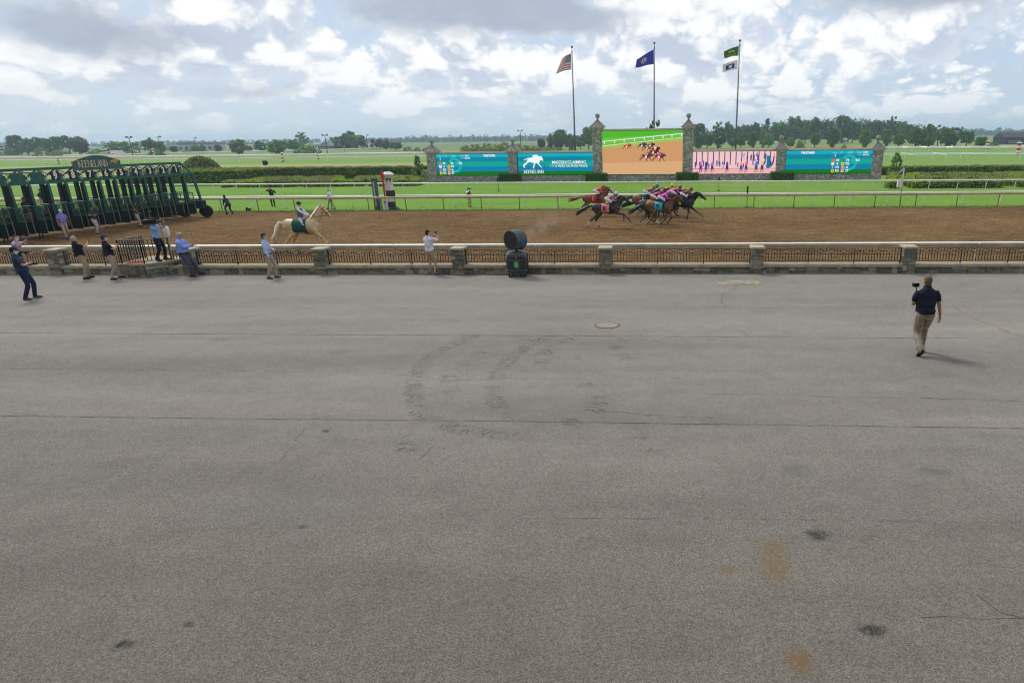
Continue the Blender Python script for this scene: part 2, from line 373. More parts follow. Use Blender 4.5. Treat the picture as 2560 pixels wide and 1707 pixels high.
def person(label, loc, yaw, h=1.78, fat=1.0, pelvis=(0, 0, .955), lean=0.0, lat=0.0, twist=0.0, head=(0, 0),
           feet=((0, .1, .085), (0, -.1, .085)), fdir=((1, .15, 0), (1, -.15, 0)), kpole=(1, 0, .1), hands=((.1, .28, .78), (.1, -.28, .78)),
           epole=((-1, .6, -.5), (-1, -.6, -.5)), palm=((0, -1, 0), (0, 1, 0)), curl=.5, voxel=.017, skin='skin',
           shirt=None, sleeve='short', trousers=None, legs='long', shoes=None, hair=None, hairlen=0, cap=None, helmet=None, mask=None,
           vest=None, belt=None, collar=None, gloves=None, group=None, cat='person', name='person', hscale=1.0, hem=-.01, kout=.12, legw=1.0):
    s = h/1.78; fl = Flesh()
    T_ = Vector((math.sin(lean), math.sin(lat), math.cos(lean))).normalized()
    Lf = Vector((math.sin(-twist), math.cos(twist), 0)); Lf = (Lf-T_*Lf.dot(T_)).normalized(); Fw = Lf.cross(T_)
    P = Vector(pelvis)*s; Z = Vector((0, 0, 1))
    V3 = lambda t, f=0.0: P+T_*t*s+Fw*f*s
    bd = 1+(fat-1)*1.3
    ring = [(-.13, .12, .10, 0), (-.06, .165, .125, 0), (.03, .165, .122*bd, .005), (.12, .150, .115*bd, .012*bd), (.22, .160, .120*bd, .012), (.33, .178, .122, .004), (.43, .178, .108, 0), (.50, .125, .085, -.005), (.545, .064, .064, 0), (.60, .056, .058, .012)]
    pts = [V3(t, f) for t, a, b, f in ring]; rd = [(a*s*(1+(fat-1)*.8), b*s) for t, a, b, f in ring]
    lab = ['hips', 'hips', 'shirt', 'shirt', 'shirt', 'shirt', 'shirt', 'shirt', 'neck']
    fl.limb(pts, rd, lab, side=Lf, seg=14)
    # legs
    for i, sg in enumerate((1, -1)):
        hip = P+Lf*.088*sg*s*(1+(fat-1)*.5)+T_*-.03*s; an = Vector(feet[i])*s
        kn, an = ik(hip, an, .435*s, .44*s, Vector(kpole)+Vector((0, kout*sg, 0)))
        tw = legw
        th = [.094*s*(1+(fat-1)*.7), .080*s*tw, .062*s*tw, .064*s*tw, .060*s*tw, .050*s*tw]
        if legs == 'shorts': th = [.094*s, .082*s, .066*s, .056*s, .052*s, .036*s]
        q = [hip, hip.lerp(kn, .55), kn.lerp(hip, .08), kn.lerp(an, .12), kn.lerp(an, .45), an]
        if legs == 'shorts':
            lb = ['trousers', 'trousers', 'shin', 'shin', 'shin']
            q = [hip, hip.lerp(kn, .55), kn.lerp(hip, .1), kn.lerp(an, .12), kn.lerp(an, .35), an]
        elif legs == 'boots': lb = ['trousers', 'trousers', 'trousers', 'shoe%d' % i, 'shoe%d' % i]
        else: lb = ['trousers']*5
        fl.limb(q, th, lb, seg=10)
        fd = Vector(fdir[i]).normalized()
        fl.limb([an-fd*.055*s+Z*-.035*s, an+fd*.05*s-Z*.035*s, an+fd*.14*s-Z*.05*s, an+fd*.185*s-Z*.055*s],
                [(.046*s, .040*s), (.045*s, .045*s), (.032*s, .047*s), (.022*s, .036*s)], 'shoe%d' % i, side=Z, seg=10)
    # arms
    wr = []
    for i, sg in enumerate((1, -1)):
        sh = V3(.455)+Lf*.178*sg*s*(1+(fat-1)*.5); el, w_ = ik(sh, Vector(hands[i])*s, .29*s, .255*s, epole[i])
        sl = {'short': ['sleeve', 'sleeve', 'arm', 'arm', 'arm'], 'long': ['sleeve']*5, 'none': ['arm']*5}[sleeve]
        fl.limb([sh-Lf*.03*sg*s, sh.lerp(el, .35), sh.lerp(el, .68), el, el.lerp(w_, .35), w_],
                [.058*s*(1+(fat-1)*.5), .056*s*(1+(fat-1)*.5), .049*s, .041*s, .040*s, .029*s], sl, seg=9)
        wr.append((w_, (w_-el).normalized()))
    # head
    nb = V3(.56); hy_, hp_ = head
    hf = Vector((math.cos(hy_)*math.cos(hp_), math.sin(hy_)*math.cos(hp_), math.sin(hp_)))
    hu = Vector((-math.cos(hy_)*math.sin(hp_), -math.sin(hy_)*math.sin(hp_), math.cos(hp_))); hl_ = hu.cross(hf)
    k = s*hscale
    hc = nb+(T_*.5+hu*.5).normalized()*.135*s+hf*.022*s
    H = lambda f, u, l=0.0: hc+hf*f*k+hu*u*k+hl_*l*k
    fl.limb([H(.035, -.118), H(.022, -.09), H(.008, -.04), H(-.006, .02), H(-.010, .07), H(-.010, .105), H(-.01, .122)],
            [(.030*k, .030*k), (.056*k, .062*k), (.072*k, .088*k), (.078*k, .099*k), (.070*k, .088*k), (.046*k, .058*k), (.02*k, .025*k)], 'head', side=hl_, seg=14)
    fl.limb([nb-T_*.05*s, H(-.01, -.06)], [.056*s, .052*s], 'neck')
    fl.limb([H(.092, .02), H(.108, -.022), H(.096, -.034)], [.011*k, .017*k, .014*k], 'head', seg=8)
    for sg in (1, -1): fl.ball(H(-.005, -.005, .083*sg), (.014*k, .014*k, .027*k), 'head')
    V, F, N, C, lb = fl.fuse(voxel)
    tax = ((C-np.array(P)) @ np.array(T_))/s
    lb = lb.astype('U12'); tor = np.isin(lb, ('shirt', 'hips')); lb[tor & (tax < hem)] = 'trousers'; lb[tor & (tax >= hem)] = 'shirt'
    mbx = MB()
    for i, sg in enumerate((1, -1)): hand(mbx, wr[i][0], wr[i][1]*.8+Vector(palm[i])*.1, palm[i], s, curl, sg)
    nh = len(mbx.f)
    for sg in (1, -1): mbx.lathe([(.002, -.008), (.009, 0), (.002, .008)], 8, c=tuple(H(.090, .022, .032*sg)))
    mbx.tube([H(.093, -.062, .022), H(.099, -.062, 0), H(.093, -.062, -.022)], .0045*k, 5)
    me = npmesh(name, V, F, [MATS[skin], DARK], smooth=True)
    body = link(name, me); body.location = loc; body.rotation_euler = (0, 0, yaw)
    bm = bmesh.new(); bm.from_mesh(me); tm = mbx.mesh('tmp', [MATS[skin]])
    tm.polygons.foreach_set('material_index', [0]*nh+[1]*(len(mbx.f)-nh)); tm.polygons.foreach_set('use_smooth', [True]*len(mbx.f)); bm.from_mesh(tm); bm.to_mesh(me); bm.free(); bpy.data.meshes.remove(tm)
    rel = C-np.array(hc); hu_ = rel @ np.array(hu)/k; hf_ = rel @ np.array(hf)/k; hs_ = np.abs(rel @ np.array(hl_))/k
    ishead = (lb == 'head')
    if trousers:
        shell('trousers' if legs not in ('shorts', 'tight', 'boots') else ('shorts' if legs == 'shorts' else 'breeches'), V, F, N, lb == 'trousers', .008, trousers, body)
    if shirt: shell('shirt', V, F, N, np.isin(lb, ('shirt', 'sleeve')), .015, shirt, body)
    if vest:
        dtor = ((C-np.array(P)) @ np.array(T_))/s
        lat_ = np.abs((C-np.array(P)) @ np.array(Lf))/s
        shell('waistcoat', V, F, N, (lb == 'shirt') & (dtor > .0) & (dtor < .50) & (lat_ < .185), .022, vest, body)
    if shoes:
        for i in (0, 1): shell('shoe' if legs != 'boots' else 'boot', V, F, N, lb == 'shoe%d' % i, .007, shoes, body)
    if belt:
        dtor = ((C-np.array(P)) @ np.array(T_))/s
        shell('belt', V, F, N, np.isin(lb, ('shirt', 'trousers')) & (dtor > -.005) & (dtor < .04), .02, belt, body)
    if collar: shell('collar', V, F, N, (lb == 'neck') & (hu_ < -.10), .014, collar, body)
    if helmet:
        shell('helmet', V, F, N, ishead & (hu_ > .005) & ~((hf_ > .06) & (hu_ < .045)), .03*k, helmet, body)
        b = MB(); b.tube([H(.085, .05, 0), H(.155, .038, 0)], [(.012*k, .07*k), (.006*k, .045*k)], 10, up=hu); b.build('peak', helmet, body, smooth=True)
    elif cap:
        shell('cap', V, F, N, ishead & (hu_ > .035), .014*k, cap, body)
        b = MB(); b.tube([H(.075, .045, 0), H(.165, .03, 0)], [(.010*k, .068*k), (.005*k, .05*k)], 10, up=hu); b.build('peak', cap, body, smooth=True)
        if hair: shell('hair', V, F, N, ishead & (hu_ <= .035) & (hu_ > -.05) & (hf_ < -.01), .008*k, hair, body)
    elif hair:
        if hairlen == -1: sel = ishead & (hu_ > -.06) & (hu_ < .05) & (hf_ < -.0)
        else: sel = ishead & ((hu_ > .06-.0*hf_) | ((hf_ < .02) & (hu_ > -.02)) | ((hf_ < -.03) & (hu_ > -.075))) & ~((hs_ > .068) & (hu_ < .03) & (hf_ > -.03))
        shell('hair', V, F, N, sel, .013*k, hair, body)
        if hairlen == 1:
            b = MB(); b.tube([H(-.06, .03), H(-.085, -.06), H(-.08, -.17), H(-.07, -.24)], [.07*k, .072*k, .055*k, .02*k], 10, flat=1.2); b.build('hair', hair, body, smooth=True)
    if mask: shell('face_mask', V, F, N, ishead & (hu_ < -.012) & (hf_ > .018), .012*k, mask, body)
    tag(body, label, cat, group)
    body['_w'] = 0; del body['_w']
    return body, [Vector(w_[0]) for w_ in wr], hc

# ------------------------------------------------------------------ horses
def horse(label, loc, yaw, coat, points, mane, hind, fore, poll=(1.08, 1.93), nose=(1.55, 1.47), k=1.0, tail=((-1.05, 1.42), (-1.35, 1.38), (-1.75, 1.2), (-2.05, 1.0)),
          blaze=None, cloth=None, number=None, numcol=None, bandage=None, bandlegs=(), bridle=None, group=None, voxel=.03, gallop=True, tailw=1.0, clothbox=(-.36, .16, 1.02), body_dz=0.0, girth=1.0):
    fl = Flesh(); Y_ = Vector((0, 1, 0)); dz = body_dz
    ring = [(-1.0, 1.33, .07, .06), (-.94, 1.31, .19, .15), (-.78, 1.30, .265, .235), (-.55, 1.285, .27, .255), (-.3, 1.25, .275, .26), (-.05, 1.225, .29, .275), (.2, 1.215, .315, .27), (.42, 1.235, .33, .235), (.6, 1.235, .30, .195), (.74, 1.20, .21, .14), (.82, 1.18, .10, .08)]
    fl.limb([Vector((x, 0, z+dz)) for x, z, a, b in ring], [(a*1.09*girth, b*1.06*girth) for x, z, a, b in ring], 'coat', side=(0, 0, 1), seg=16)
    pl = Vector((poll[0], 0, poll[1]+dz)); ns = Vector((nose[0], 0, nose[1]+dz))
    b0 = Vector((.50, 0, 1.33+dz)); b1 = b0.lerp(pl, .38)+Vector((0.03, 0, -.02)); b2 = b0.lerp(pl, .72)+Vector((.01, 0, .015))
    nb = (pl-b0).normalized()
    fl.limb([b0-nb*.1, b1, b2, pl-nb*.02], [(.29, .15), (.205, .105), (.15, .082), (.105, .07)], 'coat', side=(0, 0, 1), seg=12)
    hd = (ns-pl); hn = hd.normalized()
    fl.limb([pl-hn*.05, pl+hd*.22, pl+hd*.5, pl+hd*.78, ns], [(.09, .065), (.128, .085), (.10, .068), (.072, .056), (.058, .05)], ['coat', 'coat', 'coat', 'muzzle'], side=(hn.z*-1, 0, hn.x), seg=12)
    for sg in (1, -1):
        e0 = pl+Vector((-.01, .05*sg, .03)); fl.limb([e0, e0+Vector((.03, .015*sg, .09)), e0+Vector((.055, .02*sg, .15))], [.03, .027, .008], 'coat', seg=7)
    legs = []
    for i, (hk, hf) in enumerate(hind):
        y = .13*(1 if i == 0 else -1); hip = Vector((-.72, y*.9, 1.2+dz)); hk = Vector((hk[0], y, hk[1])); ho = Vector((hf[0], y, hf[1]))
        st = Vector((hip.x*.62+hk.x*.30+.22, y*1.15, max(hk.z+.40, .86+dz*.5)))
        fe = hk.lerp(ho, .74)+Vector((-.03, 0, .02)); 
        fl.limb([hip, st, st.lerp(hk, .55), hk], [(.23, .14), (.165, .11), (.088, .07), (.066, .05)], ['coat', 'coat', 'gaskin'], side=(0, 0, 1), seg=10)
        bl = i in [b for b in bandlegs if b < 2]
        fl.limb([hk, hk.lerp(fe, .5), fe], [.058, .044, .048], 'band%d' % i if bl else 'points', seg=8)
        u = (ho-fe).normalized()
        fl.limb([fe, fe.lerp(ho, .55)], [.044, .04], 'points', seg=8); fl.limb([fe.lerp(ho, .5), ho+u*.02], [.042, .066], 'hoof', seg=8)
    for i, (kn, hf) in enumerate(fore):
        y = .12*(1 if i == 0 else -1); sh = Vector((.60, y*.85, 1.12+dz)); el = Vector((.47, y*1.05, .97+dz)); kn = Vector((kn[0], y, kn[1])); ho = Vector((hf[0], y, hf[1]))
        if kn.x > .75: el.x += .12
        fe = kn.lerp(ho, .72)+Vector((.02, 0, .01))
        fl.limb([sh, el], [.17, .12], 'coat', seg=10)
        fl.limb([el, el.lerp(kn, .4), kn.lerp(el, .1), kn], [.118, .082, .055, .056], ['coat', 'coat', 'points'], seg=9)
        bl = (i+2) in bandlegs
        fl.limb([kn, kn.lerp(fe, .45), fe], [.052, .04, .046], 'band%d' % (i+2) if bl else 'points', seg=8)
        u = (ho-fe).normalized()
        fl.limb([fe, fe.lerp(ho, .55)], [.042, .038], 'points', seg=8); fl.limb([fe.lerp(ho, .5), ho+u*.02], [.042, .064], 'hoof', seg=8)
    V, F, N, C, lb = fl.fuse(voxel, 3)
    mats_ = [coat, points, mane if False else DARK, blaze or coat, bandage or points, MATS['hoof']]
    mi = np.zeros(len(F), int); mi[np.isin(lb, ('points',))] = 1; mi[lb == 'muzzle'] = 1 if not blaze else 0
    mi[np.char.startswith(lb.astype(str), 'band')] = 4; mi[lb == 'hoof'] = 5
    if blaze:
        rel = C-np.array(pl); t = (rel @ np.array(hd))/(hd.length**2); up = np.array((-hn.z, 0, hn.x)); hh = rel @ up
        mi[(t > .05) & (t < 1.15) & (hh > -.02) & (np.abs(C[:, 1]) < .12) & (C[:, 0] > pl.x-.02)] = 3
    body = link('horse', npmesh('horse', V, F, mats_, mi=mi, smooth=True)); body.location = loc; body.rotation_euler = (0, 0, yaw); body.scale = (k, k, k)
    # eyes and nostrils
    e = MB()
    for sg in (1, -1):
        e.lathe([(.004, -.02), (.02, 0), (.004, .02)], 8, c=tuple(pl+hd*.30+Vector((-hn.z*.03, .075*sg, hn.x*.03))))
        e.lathe([(.004, -.016), (.016, 0), (.004, .016)], 8, c=tuple(ns+Vector((-.02, .045*sg, .02))))
    e.build('eye', DARK, body)
    tl = MB(); rnd = random.Random(sum(map(ord, label)))
    tp = [Vector((x, 0, z+dz)) for x, z in tail]
    for q in range(16):
        o = Vector((0, rnd.uniform(-.05, .05), rnd.uniform(-.05, .05)))*tailw; sp = rnd.uniform(.6, 2.4)
        pp = [Vector((-.93, 0, 1.40+dz))+o*.3]+[p+o*(1+i*sp*.45)+Vector((rnd.uniform(-.05, .05), 0, 0)) for i, p in enumerate(tp)]
        tl.tube(pp, [.03, .045*tailw, .05*tailw, .035*tailw, .006], 5)
    tl.build('tail', mane, body, smooth=True)
    mn = MB()
    for q in range(26):
        t = q/25; p = b0.lerp(pl, .06+.95*t)+Vector((-nb.z, 0, nb.x))*(.27-.165*t if t < .9 else .10)
        fly = Vector((-.16-.08*rnd.random(), -.03*rnd.random(), .03*rnd.random())) if gallop else Vector((-.07, -.09-.03*rnd.random(), -.12-.1*rnd.random()))
        mn.tube([p-Vector((0, 0, .05)), p+Vector((-.02, -.01, .03)), p+fly*.6+Vector((0, 0, .03)), p+fly], [.022, .028, .02, .005], 5)
    mn.build('mane', mane, body, smooth=True)
    if cloth:
        x0, x1, z0 = clothbox
        sel = (lb == 'coat') & (C[:, 0] > x0) & (C[:, 0] < x1) & (C[:, 2] > z0+dz)
        sc = shell('saddle_cloth', V, F, N, sel, .022, cloth, body)
        if number:
            tm = textmesh(number, .44, numcol, bold=.004, sx=.95)
            zc = (z0+1.50)/2+dz+.0; n_ = link('number', tm, sc, loc=(x0+.19, -.335, zc), rot=(R(80), 0, 0))
        sd_ = MB(); sd_.tube([(-.18, 0, 1.53+dz), (0, 0, 1.54+dz), (.18, 0, 1.60+dz)], [(.03, .12), (.035, .16), (.03, .08)], 10, up=(0, 0, 1)); sd_.build('saddle', mat('saddle_leather', S(45, 30, 22), .5), body, smooth=True)
        gi = MB()
        for x in (.16,): gi.tube([(x, math.cos(a)*.285, 1.2+dz+math.sin(a)*.335) for a in [i*2*PI/24 for i in range(25)]], .018, 6, flat=1.5)
        gi.build('girth', DARK, body, smooth=True)
    if bridle:
        br = MB()
        for t, r1, r2 in ((.12, .125, .088), (.62, .095, .07)):
            c = pl+hd*t; a = Vector((-hn.z, 0, hn.x))
            br.tube([c+a*math.cos(q*PI/8)*r1+Y_*math.sin(q*PI/8)*r2 for q in range(17)], .013, 5)
        for sg in (1, -1):
            br.tube([pl+hd*.12+Y_*.085*sg, pl+hd*.62+Y_*.068*sg], .012, 5)
            br.tube([pl+hd*.82+Y_*.06*sg, b1+Vector((.05, .13*sg, .1)), Vector((.55, .09*sg, 1.74+dz))], .011, 5)
        br.build('bridle', bridle, body)
    tag(body, label, 'horse', group)
    return body
mat('hoof', S(70, 60, 50), .6)
# ------------------------------------------------------------------ terrain
def terr(x, y):
    d_ = math.hypot(x, y)
    z = -0.06
    if y > 330: 
        t = min(1, (y-330)/300); z += 2.3*t*t*(3-2*t)
        if y > 630: z += min(1, (y-630)/1500)*3.2
        z += .5*mnoise.noise(Vector((x*.004, y*.004, 0)))*min(1, (y-330)/150)
    return z
def onground(px, py):                   # pixel to terrain
    d_ = ray(px, py)
    if d_.z > -.0005: d_ = d_.copy(); d_.z = -.0005
    t = 40.0
    while t < 4000:
        p = d_*t
        if CAMZ+p.z <= terr(p.x, p.y): break
        t += max(1.0, t*.01)
    p = d_*t; return Vector((p.x, p.y, terr(p.x, p.y)))

def grass_mat():
    mt = bpy.data.materials.new('grass_field'); mt.use_nodes = True; t = NT(mt.node_tree); b = t.n['Principled BSDF']
    g = t.add('ShaderNodeNewGeometry').outputs['Position']; X, Y, Z = t.xyz(g)
    wob = t.math('ADD', Y, t.math('MULTIPLY', t.math('SUBTRACT', t.noise(g, .03, 3), .5), 10.0))
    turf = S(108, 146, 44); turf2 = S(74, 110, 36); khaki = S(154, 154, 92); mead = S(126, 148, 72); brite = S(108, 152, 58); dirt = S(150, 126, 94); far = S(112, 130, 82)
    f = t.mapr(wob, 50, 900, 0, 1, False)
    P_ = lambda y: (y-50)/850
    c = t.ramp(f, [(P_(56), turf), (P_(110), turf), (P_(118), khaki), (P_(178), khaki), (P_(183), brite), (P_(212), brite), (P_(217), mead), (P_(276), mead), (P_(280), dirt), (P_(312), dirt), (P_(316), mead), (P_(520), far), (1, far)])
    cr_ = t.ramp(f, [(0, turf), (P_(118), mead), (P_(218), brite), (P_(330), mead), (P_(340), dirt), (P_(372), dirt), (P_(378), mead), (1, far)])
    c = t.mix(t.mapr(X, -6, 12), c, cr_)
    n1 = t.noise(g, 1.3, 6, .65); n2 = t.noise(g, .14, 4, .6); n3 = t.noise(t.comb(t.math('MULTIPLY', X, .12), Y, 0.0), 1.1, 4, .6)
    k = t.math('ADD', t.math('ADD', t.math('MULTIPLY', n1, .40), t.math('MULTIPLY', n2, .40)), t.math('MULTIPLY', n3, .35))
    c = t.mix(1.0, c, t.ramp(k, [(.35, (.62, .66, .60)), (.80, (1.22, 1.18, 1.25))]), 'MULTIPLY')
    t.put(b.inputs['Base Color'], c); b.inputs['Roughness'].default_value = .9; b.inputs['Specular IOR Level'].default_value = .15
    bn = t.add('ShaderNodeBump', {'Strength': .6, 'Height': t.noise(g, 7, 5, .7), 'Distance': .06}); t.put(b.inputs['Normal'], bn)
    return mt
GRASS = grass_mat()
xs = list(range(-2600, -400, 120))+list(range(-400, 401, 16))+list(range(440, 2700, 120))
ys = [-260, -120, -40, 0, 40]+[52.6]+list(range(56, 130, 6))+list(range(130, 700, 14))+list(range(740, 3400, 130))
V = [(x, y, terr(x, y)-(.30 if y < 52 else 0)) for y in ys for x in xs]; nx = len(xs)
F = [(j*nx+i, j*nx+i+1, (j+1)*nx+i+1, (j+1)*nx+i) for j in range(len(ys)-1) for i in range(nx-1)]
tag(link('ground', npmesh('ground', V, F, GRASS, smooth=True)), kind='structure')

def dirt_mat():
    mt = bpy.data.materials.new('harrowed_dirt'); mt.use_nodes = True; t = NT(mt.node_tree); b = t.n['Principled BSDF']
    g = t.add('ShaderNodeNewGeometry').outputs['Position']; X, Y, Z = t.xyz(g)
    st = t.comb(t.math('MULTIPLY', X, .42), Y, 0.0)
    n1 = t.noise(g, 4.2, 8, .82); n2 = t.noise(st, 1.7, 5, .6); n3 = t.noise(st, 9, 5, .65); n4 = t.noise(g, .11, 3, .5)
    k = t.math('ADD', t.math('ADD', t.math('MULTIPLY', n1, .52), t.math('MULTIPLY', n2, .26)), t.math('ADD', t.math('MULTIPLY', n3, .30), t.math('MULTIPLY', n4, .22)))
    c = t.ramp(k, [(.46, S(36, 26, 14)), (.56, S(82, 61, 36)), (.64, S(107, 82, 50)), (.78, S(148, 119, 79))])
    t.put(b.inputs['Base Color'], c); b.inputs['Roughness'].default_value = .95; b.inputs['Specular IOR Level'].default_value = .1
    h_ = t.math('ADD', t.math('MULTIPLY', n1, .5), t.math('MULTIPLY', n3, .8))
    t.put(b.inputs['Normal'], t.add('ShaderNodeBump', {'Strength': .9, 'Height': h_, 'Distance': .08})); return mt
DIRT = dirt_mat()
xs = np.concatenate([np.linspace(-120, -50, 60), np.linspace(-49.6, 34, 240), np.linspace(35, 120, 60)]); ys = np.concatenate([np.linspace(25.7, 52.3, 110), [52.5, 52.62]])
GX, GY = np.meshgrid(xs, ys); rz = np.random.rand(*GX.shape)
GZ = (rz-.5)*.035+.012*np.sin(GY*9.0+np.sin(GX*.3)*2); GZ[-1, :] = .0; GZ[-2, :] = .02; GZ[0, :] = 0
V = np.stack([GX.ravel(), GY.ravel(), GZ.ravel()], 1); nx = len(xs)
I = np.arange((len(ys)-1)*nx).reshape(-1, nx)[:, :-1].ravel()
dirt = tag(link('dirt_track', npmesh('dirt_track', V, np.stack([I, I+1, I+nx+1, I+nx], 1), DIRT, smooth=True)), kind='structure')
# loose clods on the track
cv, cf = [], []; base = np.array([(1, 0, 0), (-.5, .87, 0), (-.5, -.87, 0), (.2, .1, .8), (.1, .9, -.4)])
tri = np.array([(0, 1, 3), (1, 2, 3), (2, 0, 3)])
for i in range(5200):
    yy = 26.2+26*random.random()**1.3; xx = random.uniform(-48, 34)
    sc = random.choice((.03, .04, .05, .07)); a = random.uniform(0, 2*PI)
    c_, s_ = math.cos(a), math.sin(a); b_ = base[:4]*sc*np.array((1.3, 1, random.uniform(.5, 1)))
    b_ = np.stack([b_[:, 0]*c_-b_[:, 1]*s_+xx, b_[:, 0]*s_+b_[:, 1]*c_+yy, b_[:, 2]], 1)
    cf.append(tri+4*i); cv.append(b_)
o = link('dirt_clods', npmesh('dirt_clods', np.vstack(cv), np.vstack(cf), DIRT)); tag(o, 'loose brown clods scattered over the dirt track', 'dirt clods', kind='stuff')
# rough grass fringe beside the inner dirt rail
LEAF_FR = leafmat('fringe_grass', S(90, 130, 45), S(150, 175, 85), .3, .2)
n = 14000; bx = np.random.uniform(-60, 45, n); by = 52.6+np.abs(np.random.normal(0, .55, n)); hgt = np.random.uniform(.0, .06, n); wv = np.random.uniform(.03, .08, n); an = np.random.uniform(0, PI, n)
V = np.empty((n, 3, 3)); V[:, 0] = np.stack([bx-np.cos(an)*wv, by-np.sin(an)*wv, -.06+0*bx], 1); V[:, 1] = np.stack([bx+np.cos(an)*wv, by+np.sin(an)*wv, -.06+0*bx], 1); V[:, 2] = np.stack([bx+np.random.normal(0, .03, n), by+np.random.normal(0, .03, n), hgt], 1)
o = link('grass_fringe', npmesh('grass_fringe', V.reshape(-1, 3), np.arange(3*n).reshape(-1, 3), LEAF_FR, leafrand=np.random.rand(n))); tag(o, 'rough grass blades along the inner edge of the dirt track', 'grass', kind='stuff')

# ------------------------------------------------------------------ pavement
def asphalt_mat():
    mt = bpy.data.materials.new('old_asphalt'); mt.use_nodes = True; t = NT(mt.node_tree); b = t.n['Principled BSDF']
    g = t.add('ShaderNodeNewGeometry').outputs['Position']; X, Y, Z = t.xyz(g)
    st = t.comb(t.math('MULTIPLY', X, .22), Y, 0.0)
    fine = t.noise(g, 70, 4, .85); mid = t.noise(g, 14, 5, .7); big = t.noise(st, .55, 5, .6); blot = t.noise(g, 1.6, 5, .65); pat = t.noise(st, .17, 3, .5)
    vo = t.add('ShaderNodeTexVoronoi', {'Vector': g, 'Scale': 85}, feature='F1').outputs['Color']
    vg = t.xyz(vo)[0]
    k = t.math('ADD', t.math('ADD', t.math('MULTIPLY', big, .30), t.math('MULTIPLY', pat, .26)), t.math('ADD', t.math('MULTIPLY', blot, .22), t.math('MULTIPLY', mid, .22)))
    c = t.ramp(k, [(.36, (.180, .164, .141)), (.5, (.235, .216, .188)), (.64, (.288, .266, .233))])
    grain = t.math('ADD', t.math('MULTIPLY', t.mapr(fine, .3, .7, 0, 1, False), .5), t.math('MULTIPLY', vg, .5))
    c = t.mix(1.0, c, t.ramp(grain, [(.12, (.48, .48, .48)), (.5, (1.0, 1.0, 1.0)), (.85, (1.6, 1.58, 1.54))]), 'MULTIPLY')
    lane = t.ramp(t.mapr(Y, 0, 26, 0, 1, False), [(0, (.98, .98, .98)), (.398, (.98, .98, .98)), (.40, (1.05, 1.045, 1.04)), (.495, (1.03, 1.03, 1.03)), (.50, (.97, .97, .97)), (.60, (.98, .98, .98)), (.605, (1.06, 1.06, 1.05)), (.73, (1.04, 1.04, 1.04)), (.735, (.99, .99, .99)), (1, (1.0, 1.0, 1.0))])
    c = t.mix(1.0, c, lane, 'MULTIPLY')
    path = t.mapr(t.noise(t.comb(t.math('MULTIPLY', X, .09), t.math('MULTIPLY', Y, .5), 3.0), 1.0, 4, .6, dist=.6), .38, .66, .93, 1.05)
    c = t.mix(1.0, c, path, 'MULTIPLY')
    # pale grit carried to the foot of the wall
    c = t.mix(t.math('MULTIPLY', t.mapr(Y, 24.3, 25.25), t.mapr(t.noise(st, 2.2, 4), .35, .7, .1, .8)), c, (.30, .275, .235))
    def spot(px, py, rx, ry, col, amt, wob=.35):
        nonlocal c
        p = pav(px, py)
        dx = t.math('DIVIDE', t.math('SUBTRACT', X, p.x), rx); dy = t.math('DIVIDE', t.math('SUBTRACT', Y, p.y), ry)
        r_ = t.math('SQRT', t.math('ADD', t.math('MULTIPLY', dx, dx), t.math('MULTIPLY', dy, dy)))
        r_ = t.math('ADD', r_, t.math('MULTIPLY', t.math('SUBTRACT', t.noise(g, 1.3/max(rx, ry), 7, .75), .5), wob*5))
        c = t.mix(t.math('MULTIPLY', t.math('MULTIPLY', t.mapr(r_, .25, 1.35, 1, 0), amt), t.mapr(t.noise(g, 16, 6, .85), .36, .60, .25, 1.0)), c, col)
    dk = (.055, .052, .048); ru = (.24, .145, .055)
    for a in ((308, 1612, .10, .08, dk, 1.25), (2042, 1336, .15, .13, dk, 1.2), (2178, 1573, .15, .10, dk, 1.3), (758, 1316, .08, .05, dk, 1.1), (473, 1561, .06, .045, dk, 1.1), (815, 1077, .08, .07, dk, 1.0), (850, 880, .28, .18, (.13, .125, .12), .55), (548, 850, .3, .2, (.14, .135, .13), .4), (2340, 1180, .30, .14, (.11, .108, .1), .55), (1995, 1175, .25, .28, (.12, .118, .11), .5), (2355, 936, .35, .2, (.13, .128, .12), .45), (1900, 780, .5, .25, (.15, .147, .14), .4), (2220, 770, .6, .3, (.15, .147, .14), .4), (700, 1270, 1.2, .5, (.16, .157, .15), .35), (1400, 1010, 2.4, .8, (.15, .147, .14), .42),
              (1935, 1395, .20, .42, ru, .75), (1815, 1425, .10, .08, ru, .8), (1997, 1650, .14, .18, ru, .8), (2190, 1400, .35, .25, ru, .14), (1490, 1300, .45, .3, ru, .07)): spot(*a)
    t.put(b.inputs['Base Color'], c); b.inputs['Roughness'].default_value = .88; b.inputs['Specular IOR Level'].default_value = .25
    h_ = t.math('ADD', t.math('MULTIPLY', fine, .5), t.math('MULTIPLY', vg, .5))
    t.put(b.inputs['Normal'], t.add('ShaderNodeBump', {'Strength': .55, 'Height': h_, 'Distance': .012})); return mt
ASPH = asphalt_mat()
mb = MB()
nxp, nyp = 60, 20
V = [(-75+130*i/nxp, -14+39.35*j/nyp, pavz(-14+39.35*j/nyp)) for j in range(nyp+1) for i in range(nxp+1)]
F = [(j*(nxp+1)+i, j*(nxp+1)+i+1, (j+1)*(nxp+1)+i+1, (j+1)*(nxp+1)+i) for j in range(nyp) for i in range(nxp)]
pave = tag(link('pavement', npmesh('pavement', V, F, ASPH, smooth=True)), kind='structure')
CRACK = mat('crack_fill', (.075, .07, .06), .95, .3, 3); CRACKT = mat('crack_tan', S(150, 128, 88), .95, .3, 3)
